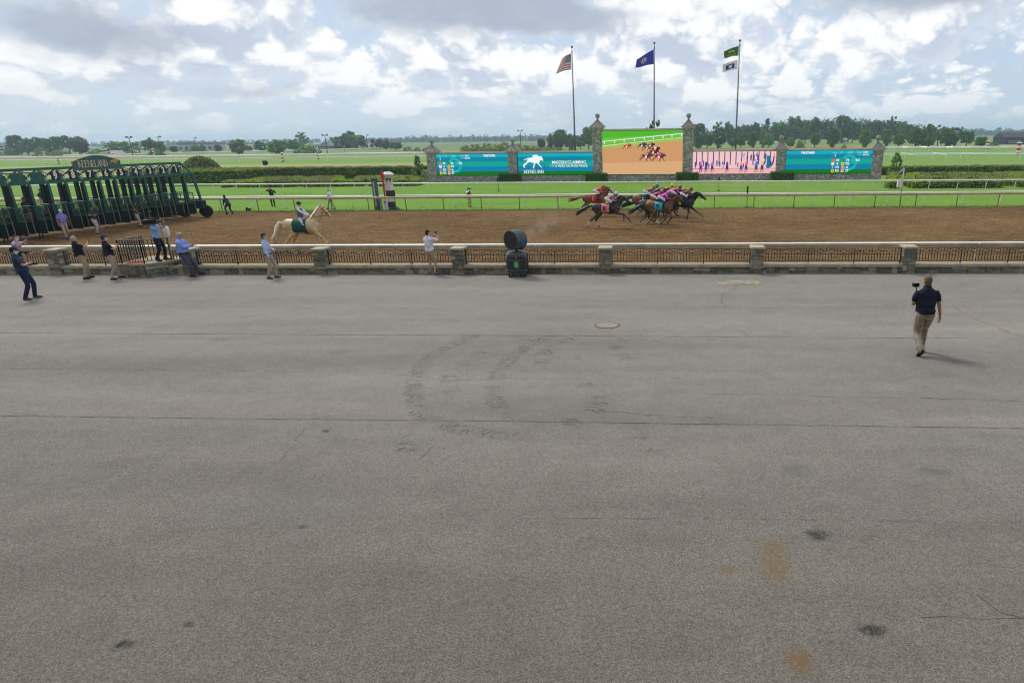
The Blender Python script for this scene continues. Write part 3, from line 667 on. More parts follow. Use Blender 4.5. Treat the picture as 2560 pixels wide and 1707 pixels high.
def ribbon(name, pts, wid, mt, jit=.012, step=.18, lift=.004, gap=0.0):
    mb = MB(); P = [pav(*p) for p in pts]; out = []
    for a, b in zip(P, P[1:]):
        n = max(1, int((b-a).length/step))
        for i in range(n): out.append(a.lerp(b, i/n))
    out.append(P[-1]); prev = None
    for i, p in enumerate(out):
        dd = (out[min(i+1, len(out)-1)]-out[max(i-1, 0)]).normalized(); nn = Vector((-dd.y, dd.x, 0))
        q = p+nn*random.gauss(0, jit); ww = wid*random.uniform(.35, 1.3)
        l = (q-nn*ww/2, q+nn*ww/2); l = [Vector((v_.x, v_.y, pavz(v_.y)+lift)) for v_ in l]
        if prev and random.random() >= gap: mb.face((prev[0], l[0], l[1], prev[1]))
        prev = l
    return mb.build(name, mt, pave)
ribbon('joint', [(-60, 832), (640, 836), (1280, 839), (1920, 843), (3400, 851)], .022, CRACK, .004)
ribbon('joint', [(-60, 1039), (640, 1047), (1280, 1053), (1920, 1062), (3400, 1082)], .013, CRACK, .006)
ribbon('joint', [(-60, 921), (500, 926), (940, 931)], .012, CRACK, .012, gap=.15)
ribbon('joint', [(1300, 764), (1520, 768), (1830, 771)], .012, CRACK, .012, gap=.25)
ribbon('joint', [(100, 768), (700, 768), (1120, 771)], .010, CRACK, .012, gap=.35)
ribbon('joint', [(2150, 726), (2260, 726), (2560, 729)], .012, CRACKT, .006, gap=.1)
ribbon('joint', [(1400, 1295), (1900, 1297), (2620, 1308)], .006, CRACK, .006, gap=.35)
ribbon('crack', [(940, 931), (1020, 938), (1110, 952), (1250, 946), (1500, 949), (1700, 945)], .010, CRACK, .02, gap=.12)
ribbon('crack', [(1770, 985), (1900, 986), (2080, 992), (2300, 994), (2640, 1006)], .010, CRACK, .02, gap=.15)
ribbon('crack', [(1480, 1025), (1560, 1032), (1700, 1043), (1810, 1048)], .010, CRACK, .02, gap=.1)
ribbon('crack', [(640, 1192), (700, 1155), (770, 1060)], .007, CRACK, .012, gap=.25)
ribbon('crack', [(1045, 1150), (1085, 1112)], .007, CRACK, .012)
ribbon('crack', [(1843, 714), (1836, 725), (1808, 736), (1802, 752), (1815, 768)], .022, CRACK, .02)
ribbon('crack', [(1850, 824), (1866, 836), (1868, 842)], .014, CRACK, .01)
ribbon('crack', [(2355, 752), (2400, 776), (2430, 795), (2480, 812), (2520, 830), (2600, 856)], .05, CRACKT, .02, step=.1)
ribbon('crack', [(1220, 688), (1600, 691), (2500, 697)], .02, CRACKT, .02, gap=.5)
ribbon('crack', [(2440, 1485), (2500, 1530), (2560, 1545)], .006, CRACK, .01, gap=.3)
ribbon('crack', [(2200, 1545), (2400, 1540), (2600, 1545)], .008, CRACKT, .012, gap=.45)
# tractor tyre prints: rows of slanted lug marks
TYRE = bpy.data.materials.new('tyre_print'); TYRE.use_nodes = True; t = NT(TYRE.node_tree)
g = t.add('ShaderNodeNewGeometry').outputs['Position']; b = t.n['Principled BSDF']; b.inputs['Base Color'].default_value = (.10, .094, .084, 1); b.inputs['Roughness'].default_value = .9
t.put(b.inputs['Alpha'], t.math('MULTIPLY', t.mapr(t.noise(g, 2.4, 6, .75), .36, .66), t.mapr(t.noise(g, 50, 3, .8), .3, .6, .06, .48)))
SMEAR = bpy.data.materials.new('tyre_smear'); SMEAR.use_nodes = True; t = NT(SMEAR.node_tree); g = t.add('ShaderNodeNewGeometry').outputs['Position']; b = t.n['Principled BSDF']; b.inputs['Base Color'].default_value = (.11, .104, .094, 1); b.inputs['Roughness'].default_value = .9
t.put(b.inputs['Alpha'], t.math('MULTIPLY', t.mapr(t.noise(g, 3.0, 6, .8), .40, .72), t.mapr(t.noise(g, 40, 3, .8), .35, .65, .05, .26)))
def tyre(pts, wid=.34, keep=.85):
    mb = MB(); P = [pav(*p) for p in pts]; out = []
    for a, b_, c_, d_ in zip([P[0]]+P, P, P[1:], P[2:]+[P[-1]]):
        n = max(2, int((c_-b_).length/.13))
        for i in range(n):
            u = i/n; out.append(.5*((2*b_)+(c_-a)*u+(2*a-5*b_+4*c_-d_)*u*u+(3*b_-a-3*c_+d_)*u**3))
    for i in range(1, len(out)-1):
        if random.random() > keep: continue
        dd = (out[i+1]-out[i-1]).normalized(); nn = Vector((-dd.y, dd.x, 0))
        for sg in (1, -1):
            p = out[i]+dd*(.03 if sg > 0 else -.03)+nn*random.gauss(0, .012); wj = wid*random.uniform(.75, 1.15);  q = [p+nn*sg*.01-dd*.024, p+nn*sg*wj*.5+dd*.04, p+nn*sg*wj*.5+dd*.092, p+nn*sg*.01+dd*.030]
            mb.face([Vector((v_.x+random.gauss(0, .012), v_.y+random.gauss(0, .012), pavz(v_.y)+.005)) for v_ in q])
    sm = MB(); prev = None
    for i, p in enumerate(out[1:-1], 1):
        dd = (out[i+1]-out[i-1]).normalized(); nn = Vector((-dd.y, dd.x, 0)); l = [Vector((v_.x, v_.y, pavz(v_.y)+.003)) for v_ in (p-nn*wid*.62, p+nn*wid*.62)]
        if prev and random.random() < keep+.1: sm.face((prev[0], l[0], l[1], prev[1]))
        prev = l
    sm.build('tyre_smear', SMEAR, pave)
    return mb.build('tyre_print', TYRE, pave)
tyre([(1195, 836), (1120, 868), (1060, 905), (1038, 945), (1035, 985), (1048, 1025), (1088, 1052), (1160, 1075), (1300, 1092)])
tyre([(1385, 838), (1320, 865), (1270, 905), (1240, 950), (1235, 985), (1250, 1020), (1300, 1050)], keep=.97)
tyre([(1440, 842), (1370, 870), (1350, 920)], keep=.5); tyre([(1230, 872), (1130, 925), (1135, 985)], keep=.5)
tyre([(1580, 842), (1540, 862), (1580, 905)], keep=.5); tyre([(1460, 955), (1500, 1005), (1440, 1050), (1420, 1075)], keep=.6)
tyre([(990, 1065), (1030, 1090), (1000, 1150)], keep=.4); tyre([(1560, 1075), (1640, 1130), (1620, 1160)], keep=.3)

CONC = mat('concrete', S(154, 144, 120), .9, .12, 4, .25, 60, hue=S(120, 118, 92)); STEEL = mat('worn_steel', S(150, 150, 150), .5, .15, 9, metal=.5)
p = pav(1518, 813); mb = MB(); mb.lathe([(.32, 0), (.32, .010), (.29, .013), (.285, .008), (.02, .008)], 40)
mh = mb.build('manhole_cover', mat('cast_iron_pale', S(148, 138, 120), .8, .14, 7, .2, 70), smooth=False); mh.location = p; mh.rotation_euler = (-.03, 0, 0)
rg = MB(); rg.lathe([(.355, 0), (.355, .006), (.325, .006), (.325, 0)], 40); rg.build('rim', CRACK, mh); tag(mh, 'round pale iron manhole cover set in the asphalt', 'manhole cover')
p = pav(1845, 707); hb = empty('utility_hatch', p); hb.rotation_euler = (-.03, 0, 0)
for x0, x1 in ((-.80, -.50), (-.49, .52), (.53, .80)):
    MB().box(x0, x1, -.48, .48, -.05, .012).build('slab', CONC, hb)
mb = MB(); mb.prism([((.30+.0)*math.copysign(abs(math.cos(a))**.6, math.cos(a)), .17*math.copysign(abs(math.sin(a))**.6, math.sin(a))) for a in [i*PI/16 for i in range(32)]], .013, .020); lid = mb.build('lid', mat('cast_iron', S(148, 146, 144), .6, .2, 10), hb)
mb = MB()
for x in (-.13, -.04, .05, .14): mb.box(x-.02, x+.02, -.05, .05, .0205, .026)
mb.build('raised_lug', DARK, lid); tag(hb, 'pale concrete utility hatch with an oval iron lid in the asphalt', 'utility hatch')

# ------------------------------------------------------------------ low stone wall, pillars, iron fence
WY = 25.3; GZ0 = .27
STONES = [mat('limestone_%s' % n, c, .9, .22, 5, .7, 22, hue=h_) for n, c, h_ in (('grey', S(140, 137, 125), S(92, 94, 78)), ('tan', S(164, 152, 128), S(116, 114, 92)), ('dark', S(118, 116, 102), S(78, 84, 66)), ('pale', S(178, 172, 154), S(132, 132, 112)), ('mossy', S(134, 134, 110), S(82, 90, 66)))]
MORTAR = mat('mortar', S(124, 118, 102), .95, .2, 8, .3, 40)
def stone_mesh(seed, mt):
    rnd = random.Random(seed); bm = bmesh.new(); bmesh.ops.create_cube(bm, size=1.0)
    for v_ in bm.verts:
        v_.co.x += rnd.uniform(-.03, .03); v_.co.z += rnd.uniform(-.05, .05)
        if v_.co.y < 0: v_.co.y += rnd.uniform(-.12, .12)
    r_ = bmesh.ops.poke(bm, faces=[f for f in bm.faces if f.normal.y < -.5])
    for v_ in r_['verts']: v_.co.y -= rnd.uniform(.05, .22); v_.co.x += rnd.uniform(-.2, .2); v_.co.z += rnd.uniform(-.2, .2)
    me = bpy.data.meshes.new('stone'); bm.to_mesh(me); bm.free(); me.materials.append(mt); return me
SM = [stone_mesh(i, STONES[i % 5]) for i in range(20)]
rs = random.Random(3)
def stone(parent, x0, x1, z0, z1, y, depth=.08, rot=0, cx=None):
    """a stone with its face at local depth y"""
    return link('stone', rs.choice(SM), parent, loc=((x0+x1)/2, y+depth/2-.02, (z0+z1)/2), scale=(x1-x0-.016, depth, z1-z0-.014))
wall = empty('stone_wall', (0, WY, GZ0)); tag(wall, 'low limestone wall with a concrete coping running along the apron', 'wall')
PX = [-25.34-6.0, -25.34, -19.5, -13.84, -8.04, -2.0, 4.1, 10.06, 16.1]
MB().box(-36, 19, .03, .42, -.1, .27).build('wall_core', MORTAR, wall)
x = -31.5
while x < 17:
    L = rs.choice((.22, .3, .38, .5, .62, .7)); L = min(L, 17.01-x)
    if L > .1:
        if rs.random() < .42:
            zz = rs.uniform(.10, .16); stone(wall, x, x+L, -.01, zz, 0); 
            if L > .45: m_ = x+L*rs.uniform(.35, .65); stone(wall, x, m_, zz, .262, 0); stone(wall, m_, x+L, zz, .262, 0)
            else: stone(wall, x, x+L, zz, .262, 0)
        else: stone(wall, x, x+L, -.01, .262, 0)
    x += L
COPE = mat('coping_concrete', S(172, 160, 134), .9, .14, 3, .3, 50, hue=S(128, 122, 92))
cop_me = MB().box(-.5, .5, -.07, .5, .27, .375).mesh('coping', COPE)
for a, b_ in zip(PX, PX[1:]):
    for q in range(3):
        L = (b_-a-.44)/3; link('coping', cop_me, wall, loc=(a+.22+L*(q+.5), 0, 0), scale=(L-.006, 1, 1))
def pillar(x, label):
    pr = empty('stone_pillar', (x, WY, GZ0)); tag(pr, label, 'pillar', 'stone pillars along the low wall')
    MB().box(-.215, .215, -.03, .43, -.1, 1.0).build('pillar_core', MORTAR, pr)
    z = -.02
    while z < .99:
        hh = rs.choice((.11, .15, .19, .23)); hh = min(hh, 1.0-z)
        if hh < .06: break
        if rs.random() < .5: m_ = rs.uniform(-.08, .08); stone(pr, -.235, m_, z, z+hh, -.09, .09); stone(pr, m_, .235, z, z+hh, -.09, .09)
        else: stone(pr, -.235, .235, z, z+hh, -.09, .09)
        for sx in (-1, 1):
            m_ = rs.uniform(.1, .3)
            for y0, y1 in ((-.06, m_), (m_, .43)):
                o = link('stone', rs.choice(SM), pr, loc=(sx*.215, (y0+y1)/2, z+hh/2), rot=(0, 0, sx*PI/2), scale=(y1-y0-.014, .06, hh-.014))
        z += hh
    MB().box(-.285, .285, -.15, .49, 1.0, 1.09).build('cap', COPE, pr, bevel=.015)
    return pr
for x, l in zip(PX[1:-1], ('stone pillar between the seated man and the white-haired man', 'stone pillar behind the heavy man in the blue shirt', 'stone pillar between the slim man in a mask and the man in shorts', 'stone pillar just left of the misting fan', 'stone pillar in line with the galloping horses, first right of the fan', 'stone pillar in line with the concrete hatch, second right of the fan', 'stone pillar nearest the walking man, third right of the fan')): pillar(x, l)
IRON = mat('black_iron', (.022, .026, .024), .5, .1, 10, spec=.5)
FY = .22
def bar_mesh(z0, z1, r_=.011): return MB().box(-r_, r_, -r_, r_, z0, z1).mesh('baluster', IRON)
B_low, B_full, B_post = bar_mesh(.47, .76), bar_mesh(.47, .975), bar_mesh(.37, .985, .017)
rect = MB()
for a, b_ in (((-.115, 0, .815), (.115, 0, .815)), ((-.115, 0, .925), (.115, 0, .925)), ((-.115, 0, .815), (-.115, 0, .925)), ((.115, 0, .815), (.115, 0, .925)), ((0, 0, .925), (0, 0, .975)), ((0, 0, .76), (0, 0, .815)), ((-.21, 0, .87), (-.115, 0, .87)), ((.115, 0, .87), (.21, 0, .87))): rect.bar(a, b_, .02)
rect = rect.mesh('rectangle_ornament', IRON)
dia = MB()
for a in range(4):
    p0 = (math.cos(a*PI/2)*.085, 0, .87+math.sin(a*PI/2)*.1); p1 = (math.cos((a+1)*PI/2)*.085, 0, .87+math.sin((a+1)*PI/2)*.1); mm_ = (math.cos((a+.5)*PI/2)*.035, 0, .87+math.sin((a+.5)*PI/2)*.04)
    dia.bar(p0, mm_, .018); dia.bar(mm_, p1, .018)
dia.bar((0, 0, .76), (0, 0, .80), .018); dia.bar((0, 0, .94), (0, 0, .975), .018)
dia = dia.mesh('diamond_ornament', IRON)
def fence(xa, xb, label):
    L = xb-xa; f = empty('iron_fence', (xa, WY+FY, GZ0)); tag(f, label, 'fence', 'wrought iron fence panels on the low wall')
    nb = int(round(L/.1085/16))*16 if L > 3 else int(L/.1085); nb = max(nb, 4); st = L/nb
    for z in (.47, .76, .975): MB().box(0, L, -.012, .012, z-.011, z+.011).build('rail', IRON, f)
    for i in range(nb+1):
        me = B_post if i % 16 == 0 or i == nb else (B_full if i % 4 == 2 else B_low)
        link('baluster', me, f, loc=(i*st, 0, 0))
        k = i % 16
        if k in (4, 8, 12): link('rectangle_ornament', rect, f, loc=(i*st, 0, 0))
        if k in (1, 15) and i < nb: link('diamond_ornament', dia, f, loc=(i*st, 0, 0))
names = ('iron fence panel at the left edge, behind the seated man', None, 'iron fence panel between the heavy man and the slim man in a mask', 'iron fence panel behind the man in shorts', 'iron fence panel behind the misting fan', 'iron fence panel between the fan and the concrete hatch', 'iron fence panel beyond the concrete hatch', 'iron fence panel at the right edge, behind the walking man')
for i, (a, b_) in enumerate(zip(PX, PX[1:])):
    if i == 1: continue
    fence(a+.26, b_-.26, names[i])
PLX0, PLX1 = at(318, 690, .27).x, at(424, 688, .27).x
fence(PX[1]+.26, PLX0-.15, 'iron fence panel behind the two men in black shirts'); fence(PLX1+.1, PX[2]-.26, 'short iron fence panel between the camera platform and the heavy man')

# white outer rail of the dirt track
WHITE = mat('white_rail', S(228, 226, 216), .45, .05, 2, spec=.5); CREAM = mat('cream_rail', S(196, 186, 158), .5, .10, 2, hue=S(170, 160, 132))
RY = 27.4; rzt = aty(1500, 608, RY).z
def safety_rail(name, label, P0, P1, z, posts, postmesh, prof, mats, cat='rail', pname='post', group=None):
    r_ = empty(name, P0); tag(r_, label, cat, group); D = Vector(P1)-Vector(P0); a = math.atan2(D.y, D.x); r_.rotation_euler = (0, 0, a); L = math.hypot(D.x, D.y)
    mb = MB(); n = len(prof); k0 = 0
    mb.v = [(0, y, z+zz) for y, zz, mi in prof]+[(L, y, z+zz) for y, zz, mi in prof]
    for i in range(n):
        j = (i+1) % n; mb.f.append((i, j, n+j, n+i)); mb.m.append(prof[i][2])
    mb.build('rail', mats, r_, smooth=False)
    for xx in posts: link(pname, postmesh, r_, loc=(xx, 0, 0))
    return r_
pm = MB(); pm.tube([(0, .05, -.1), (0, .05, rzt-.5), (0, .0, rzt-.22), (0, -.12, rzt-.06), (0, -.16, rzt-.02)], [.05, .05, .05, .045, .035], 8)
pm = pm.mesh('post', WHITE, True)
prof = [(-.10, -.20, 1), (-.13, -.12, 1), (-.12, -.03, 0), (-.02, .0, 0), (.14, -.02, 0), (.18, -.09, 0), (.1, -.2, 1)]  # front and underside cream: the rail's backlit shade put into the colour
X0 = -48
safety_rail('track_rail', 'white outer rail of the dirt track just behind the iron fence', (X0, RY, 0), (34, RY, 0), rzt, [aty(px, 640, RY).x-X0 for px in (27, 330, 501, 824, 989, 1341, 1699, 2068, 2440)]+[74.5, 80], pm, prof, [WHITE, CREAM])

# ------------------------------------------------------------------ television platform
pl0 = at(318, 692, .27); plat = empty('camera_platform', (pl0.x, 0, GZ0)); tag(plat, 'raised stone camera platform with an iron railing against the wall', 'platform')
PW = PLX1-PLX0; yf = pl0.y-.22
outl = [(0, yf), (PW*.62, yf-.03), (PW, yf+.72), (PW, 26.6), (0, 26.6)]
PH = .56
MB().prism([(x*.97+.03, y+.06) for x, y in outl], -.1, PH-.06).build('base_core', MORTAR, plat)
MB().prism([(x+dx, y+dy) for (x, y), (dx, dy) in zip(outl, ((-.08, -.08), (.02, -.08), (.08, -.03), (.08, 0), (-.08, 0)))], PH-.06, PH+.03).build('platform_slab', COPE, plat, bevel=.012)
def stone_run(parent, a, b_, z0, z1, rows):
    a = Vector((*a, 0)); b_ = Vector((*b_, 0)); L = (b_-a).length; d_ = (b_-a)/L; ang = math.atan2(d_.y, d_.x)
    for r_ in range(rows):
        s0 = 0.0; za = z0+(z1-z0)*r_/rows; zb = z0+(z1-z0)*(r_+1)/rows
        while s0 < L-.05:
            l = min(rs.choice((.22, .3, .4, .52)), L-s0)
            if L-s0-l < .12: l = L-s0
            c = a+d_*(s0+l/2); link('stone', rs.choice(SM), parent, loc=(c.x, c.y, (za+zb)/2), rot=(0, 0, ang), scale=(l-.016, .1, zb-za-.014)); s0 += l
stone_run(plat, outl[0], outl[1], -.02, PH-.06, 3); stone_run(plat, outl[1], outl[2], -.02, PH-.06, 3)
o_ = Vector((0, 0, 0))
stone_run(plat, (0, 25.25), outl[0], -.02, PH-.06, 3)
rz0, rz1 = PH+.03, PH+1.0
rl = [(.06, 26.0), (.06, yf+.08), (PW*.60, yf+.05), (PW-.04, yf+.72)]
for a, b_ in zip(rl, rl[1:]):
    L = math.hypot(b_[0]-a[0], b_[1]-a[1]); n = max(3, int(L/.12))
    for z in (rz0+.08, rz1-.22): MB().bar((*a, z), (*b_, z), .022).build('rail', IRON, plat)
    MB().bar((*a, rz1), (*b_, rz1), .055, .02).build('handrail', mat('worn_grey_handrail', S(120, 126, 124), .5), plat)
    for i in range(n+1):
        t_ = i/n; x, y = a[0]+(b_[0]-a[0])*t_, a[1]+(b_[1]-a[1])*t_; e_ = i in (0, n)
        rr = .018 if e_ else .010
        MB().box(x-rr, x+rr, y-rr, y+rr, rz0 if e_ else rz0+.08, rz1-.01).build('baluster', IRON, plat)
PLATZ = GZ0+PH+.03
mt_ = MB(); mt_.prism([(0, 0), (.7, -.02), (.72, .25), (.02, .28)], 0, .02); o = mt_.build('floor_mat', mat('red_mat', S(190, 84, 62), .9)); o.location = (pl0.x+.2, yf+.10, PLATZ+.001); tag(o, 'small red mat lying on the camera platform', 'mat')
# ------------------------------------------------------------------ inner rails
BROWN = mat('rusty_post', S(150, 112, 74), .8, .2, 6)
D0, D1 = Vector((-58, 53.2, 0)), Vector((44, 52.4, 0)); LD = (D1-D0).length
def yline(A, B, x): return A.y+(B.y-A.y)*(x-A.x)/(B.x-A.x)
zr = aty(1500, 488, 52.75).z
pm = MB(); pm.tube([(0, .12, -.1), (0, .10, zr-.35), (0, .03, zr-.18), (0, -.03, zr-.08)], [.035, .035, .035, .03], 7); pm = pm.mesh('post', BROWN, True)
prof = [(-.08, -.17, 1), (-.11, -.10, 1), (-.10, -.02, 0), (0, 0, 0), (.12, -.03, 0), (.14, -.1, 0), (.08, -.17, 1)]  # front faces take a darker cream, backlit shade put into the colour
px0 = aty(1108, 524, 52.8).x
sp_ = aty(1203, 523, 52.8).x-px0
safety_rail('track_rail', 'cream inner rail of the dirt track on rust-brown posts', D0, D1, zr, [q-D0.x for q in [px0+sp_*i for i in range(-14, 20)] if -57 < q < 43], pm, prof, [CREAM, mat('cream_rail_shade', S(182, 164, 122), .55, .1, 2)])
T0, T1 = Vector((-62, 56.2, -.06)), Vector((48, 54.9, -.06))
zt = aty(1300, 486, 55.5).z+.06
pm = MB(); pm.tube([(0, .04, -.05), (0, .04, .25), (0, -.01, .5), (0, -.05, zt-.2), (0, -.02, zt-.05)], [.055, .055, .05, .05, .05], 8); pm = pm.mesh('post', WHITE, True)
q0 = aty(1225, 517, 55.6).x; sp2 = q0-aty(1138, 517, 55.6).x
prof2 = [(-.07, -.12, 0), (-.08, -.03, 0), (0, 0, 0), (.08, -.03, 0), (.07, -.12, 0)]
safety_rail('turf_rail', 'white outer rail of the turf course on stout white posts', T0, T1, zt, [q-T0.x for q in [q0+sp2*i for i in range(-16, 22)] if -61 < q < 47], pm, prof2, [WHITE])
U0, U1 = Vector((-78, 74.6, -.06)), Vector((56, 68.6, -.06))
zu = aty(1300, 455, 71.9).z+.06
pm = MB(); pm.tube([(0, .22, -.05), (0, .20, .35), (0, .12, .7), (0, .0, zu-.08)], [.04, .04, .038, .03], 7); pm = pm.mesh('post', WHITE, True)
q0 = aty(1385, 478, 72).x; sp3 = aty(1449, 478, 72).x-q0
safety_rail('turf_rail', 'white inner rail of the turf course on curved posts, in front of the screens', U0, U1, zu, [q-U0.x for q in [q0+sp3*i for i in range(-24, 24)] if -77 < q < 55], pm, [(-.06, -.13, 0), (-.07, -.03, 0), (0, 0, 0), (.06, -.03, 0), (.05, -.13, 0)], [WHITE])

# ------------------------------------------------------------------ finish line posts
b_ = at(945, 524, 0); o = empty('timing_post', (b_.x, 53.75, -.06)); tag(o, 'tall square grey metal post with a pale strip at the finish line', 'post')
GREYM = mat('galvanised_grey', S(92, 94, 92), .6, .12, 3); h_ = aty(937, 446, 53.75).z+.06
MB().box(-.2, .2, -.16, .16, -.1, h_).build('post_body', GREYM, o, bevel=.02); MB().box(-.07, .05, -.185, -.165, .35, h_-.28).build('light_strip', mat('pale_strip', S(170, 186, 192), .35), o); MB().box(-.21, .21, -.17, .17, h_-.02, h_+.03).build('cap', GREYM, o)
MB().box(.24, .42, -.05, .1, -.05, 1.05).build('side_board', mat('weathered_board', S(168, 156, 138), .9), o)
b_ = at(972, 523, 0); o = empty('finish_pole', (b_.x, 53.6, -.06)); tag(o, 'slim red finish pole with a wide paddle head on a white box', 'pole')
RED = mat('red_paint', S(186, 62, 52), .5, .08, 4); h_ = aty(959, 428, 53.6).z+.06; zn = aty(964, 453, 53.6).z+.06
MB().box(-.06, .06, -.05, .05, .9, zn+.3).build('pole_shaft', RED, o)
hd = MB(); hd.prism([(-.07, zn), (.06, zn), (.15, zn+.45), (.11, h_-.25), (.05, h_), (-.07, h_), (-.13, h_-.3), (-.15, zn+.45)], -.06, .06, M=Matrix.Rotation(R(90), 4, 'X')); hd.build('paddle_head', RED, o)
MB().box(-.13, .13, -.12, .12, 0, .95).build('base_box', mat('white_paint', S(214, 210, 204), .6, .06), o); MB().box(-.05, .05, -.135, -.121, .62, .76).build('sensor', DARK, o)
b_ = at(982, 521, 0); o = empty('finish_tower', (b_.x+.05, 54.4, -.06)); tag(o, 'black and white banded octagonal tower with a white roofed cap at the finish line', 'tower')
BLK = mat('black_paint', S(52, 50, 56), .55, .08, 4); WP = MATS['white_paint']; TEAL = mat('teal_base', S(38, 78, 84), .6)
hz = [aty(975, yy, 54.4).z+.06 for yy in (515, 504, 491, 476, 455, 446, 441, 433)]
hz = [0, .35, hz[1], hz[2], hz[3], hz[4], hz[5], hz[6], hz[7]]
MB().lathe([(.62, 0), (.62, .14), (.5, .2)], 8).build('plinth', TEAL, o)
for z0, z1, mt_, r_ in ((hz[1]-.16, hz[2], BLK, .36), (hz[2], hz[3], WP, .37), (hz[3], hz[4], BLK, .36), (hz[4], hz[5], WP, .37), (hz[5], hz[6], BLK, .30)):
    MB().lathe([(r_, z0+.002), (r_, z1-.002)], 8).build('band', mt_, o)
for i in range(8):
    a = (i+.5)*PI/4; MB().prism([(-.14, hz[5]-.05), (.14, hz[5]-.05), (0, hz[5]+.26)], -.012, .012, M=Matrix.Rotation(a+PI/2, 4, 'Z') @ Matrix.Translation((0, -.352, 0)) @ Matrix.Rotation(R(90), 4, 'X')).build('gable', WP, o)
MB().lathe([(.33, hz[6]), (.54, hz[6]+.26), (.54, hz[6]+.36), (.25, hz[8]+.1), (.06, hz[8]+.12)], 8).build('roof_cap', WP, o)

def mic(px, py, ptop, label, Y):
    b_ = aty(px, py, Y); h_ = aty(px, ptop, Y).z+.05
    o = empty('microphone_stand', (b_.x, Y, -.05)); tag(o, label, 'microphone', 'shotgun microphones on stands beside the turf')
    MB().lathe([(.2, 0), (.2, .05), (.03, .09)], 10).build('base', IRON, o); MB().tube([(0, 0, .05), (0, 0, h_-.5)], .025, 6).build('stand', IRON, o)
    MB().tube([(0, 0, h_-.6), (0, 0, h_-.5), (0, 0, h_-.08), (0, 0, h_)], [.03, .075, .075, .03], 8).build('windshield', mat('foam_black', (.02, .02, .022), .95), o, smooth=True)
    return o
mic(990, 522, 475, 'black microphone stand just right of the finish tower', 53.9)
mic(1246, 473, 443, 'black microphone stand on the turf below the race odds screen', 73.5)
mic(1797, 472, 442, 'black microphone stand on the turf below the pink screen', 71.8)
mic(1867, 518, 465, 'black microphone stand beside the rail ahead of the leading horse', 54.0)
for px, py in ((620, 526),):
    b_ = aty(px, py, 53.8); o = MB().box(-.18, .18, -.12, .12, 0, .22).box(-.12, .02, -.16, -.1, .2, .3).build('camera_case', IRON); o.location = (b_.x, 53.9, -.05); tag(o, 'small black box on the grass near the man in the suit', 'box')

# pole with a box at the right
GALV = mat('galvanised_pole', S(170, 172, 172), .45, .08, 3, metal=.4)
b_ = aty(2249, 517, 53.9); h_ = aty(2262, 420, 53.9).z
o = empty('utility_pole', (b_.x, 53.9, -.06)); tag(o, 'slim steel pole with a white box and yellow beacon beside the right turf rail', 'pole')
MB().tube([(0, 0, -.05), (0, 0, h_)], .05, 8).build('pole_shaft', GALV, o, smooth=True); MB().bar((0, 0, h_-.02), (-.45, -.1, h_-.35), .07, .04).build('antenna_arm', GALV, o)
zb_ = aty(2256, 457, 53.9).z; MB().box(-.42, -.06, -.2, .1, zb_-.28, zb_+.25).build('control_box', WP, o, bevel=.02); MB().lathe([(.10, 0), (.11, .1), (.04, .14)], 10, c=(-.2, -.05, zb_+.25)).build('beacon', mat('amber', S(226, 178, 60), .4), o)
MB().tube([(0.05, 0, h_-.1), (.12, 0, h_+1.0)], .012, 5).build('whip_aerial', GALV, o)

# ------------------------------------------------------------------ hedges
def leaf_cloud(P, Nn, size, mixr=.55, thin=.6):
    n = len(P); rn = np.random.normal(size=(n, 3)); rn /= np.linalg.norm(rn, axis=1)[:, None]
    nn = Nn*(1-mixr)+rn*mixr; nn /= np.linalg.norm(nn, axis=1)[:, None]
    a = np.cross(nn, np.random.normal(size=(n, 3))); a /= np.linalg.norm(a, axis=1)[:, None]; b = np.cross(nn, a)
    sz = size*np.random.uniform(.55, 1.35, (n, 1))
    V = np.stack([P-a*sz, P-b*sz*thin, P+a*sz, P+b*sz*thin], 1).reshape(-1, 3)
    return V, np.arange(4*n).reshape(-1, 4)
def hedge_leaves(boxes, dens, size, bump=.06, round_=0.0):
    Ps, Ns = [], []
    for x0, x1, y0, y1, z0, z1 in boxes:
        for (ax, c, u0, u1, v0, v1, nrm) in ((1, y0, x0, x1, z0, z1, (0, -1, 0)), (0, x0, y0, y1, z0, z1, (-1, 0, 0)), (0, x1, y0, y1, z0, z1, (1, 0, 0)), (2, z1, x0, x1, y0, y1, (0, 0, 1)), (1, y1, x0, x1, z0, z1, (0, 1, 0))):
            n = int((u1-u0)*(v1-v0)*dens*(.3 if nrm == (0, 1, 0) else 1)); 
            if n < 1: continue
            u = np.random.uniform(u0, u1, n); v = np.random.uniform(v0, v1, n); w_ = c+np.random.normal(0, bump, n)+bump*np.sin(u*2.1+v)*.8
            p = np.zeros((n, 3)); idx = [i for i in range(3) if i != ax]; p[:, idx[0]] = u; p[:, idx[1]] = v; p[:, ax] = w_
            Ps.append(p); Ns.append(np.tile(nrm, (n, 1)).astype(float))
    return np.vstack(Ps), np.vstack(Ns)
HEDGE = leafmat('boxwood', S(72, 104, 36), S(166, 182, 78), .8, .35); HCORE = mat('hedge_shade', S(46, 68, 24), .95, .2, 3)  # HCORE: dark green solid filler behind the leaf quads
HTOP = leafmat('yew_hedge', S(84, 116, 42), S(188, 194, 92), .7, .35)
DK = leafmat('dark_boxwood', S(36, 84, 30), S(100, 148, 56), .9, .35)
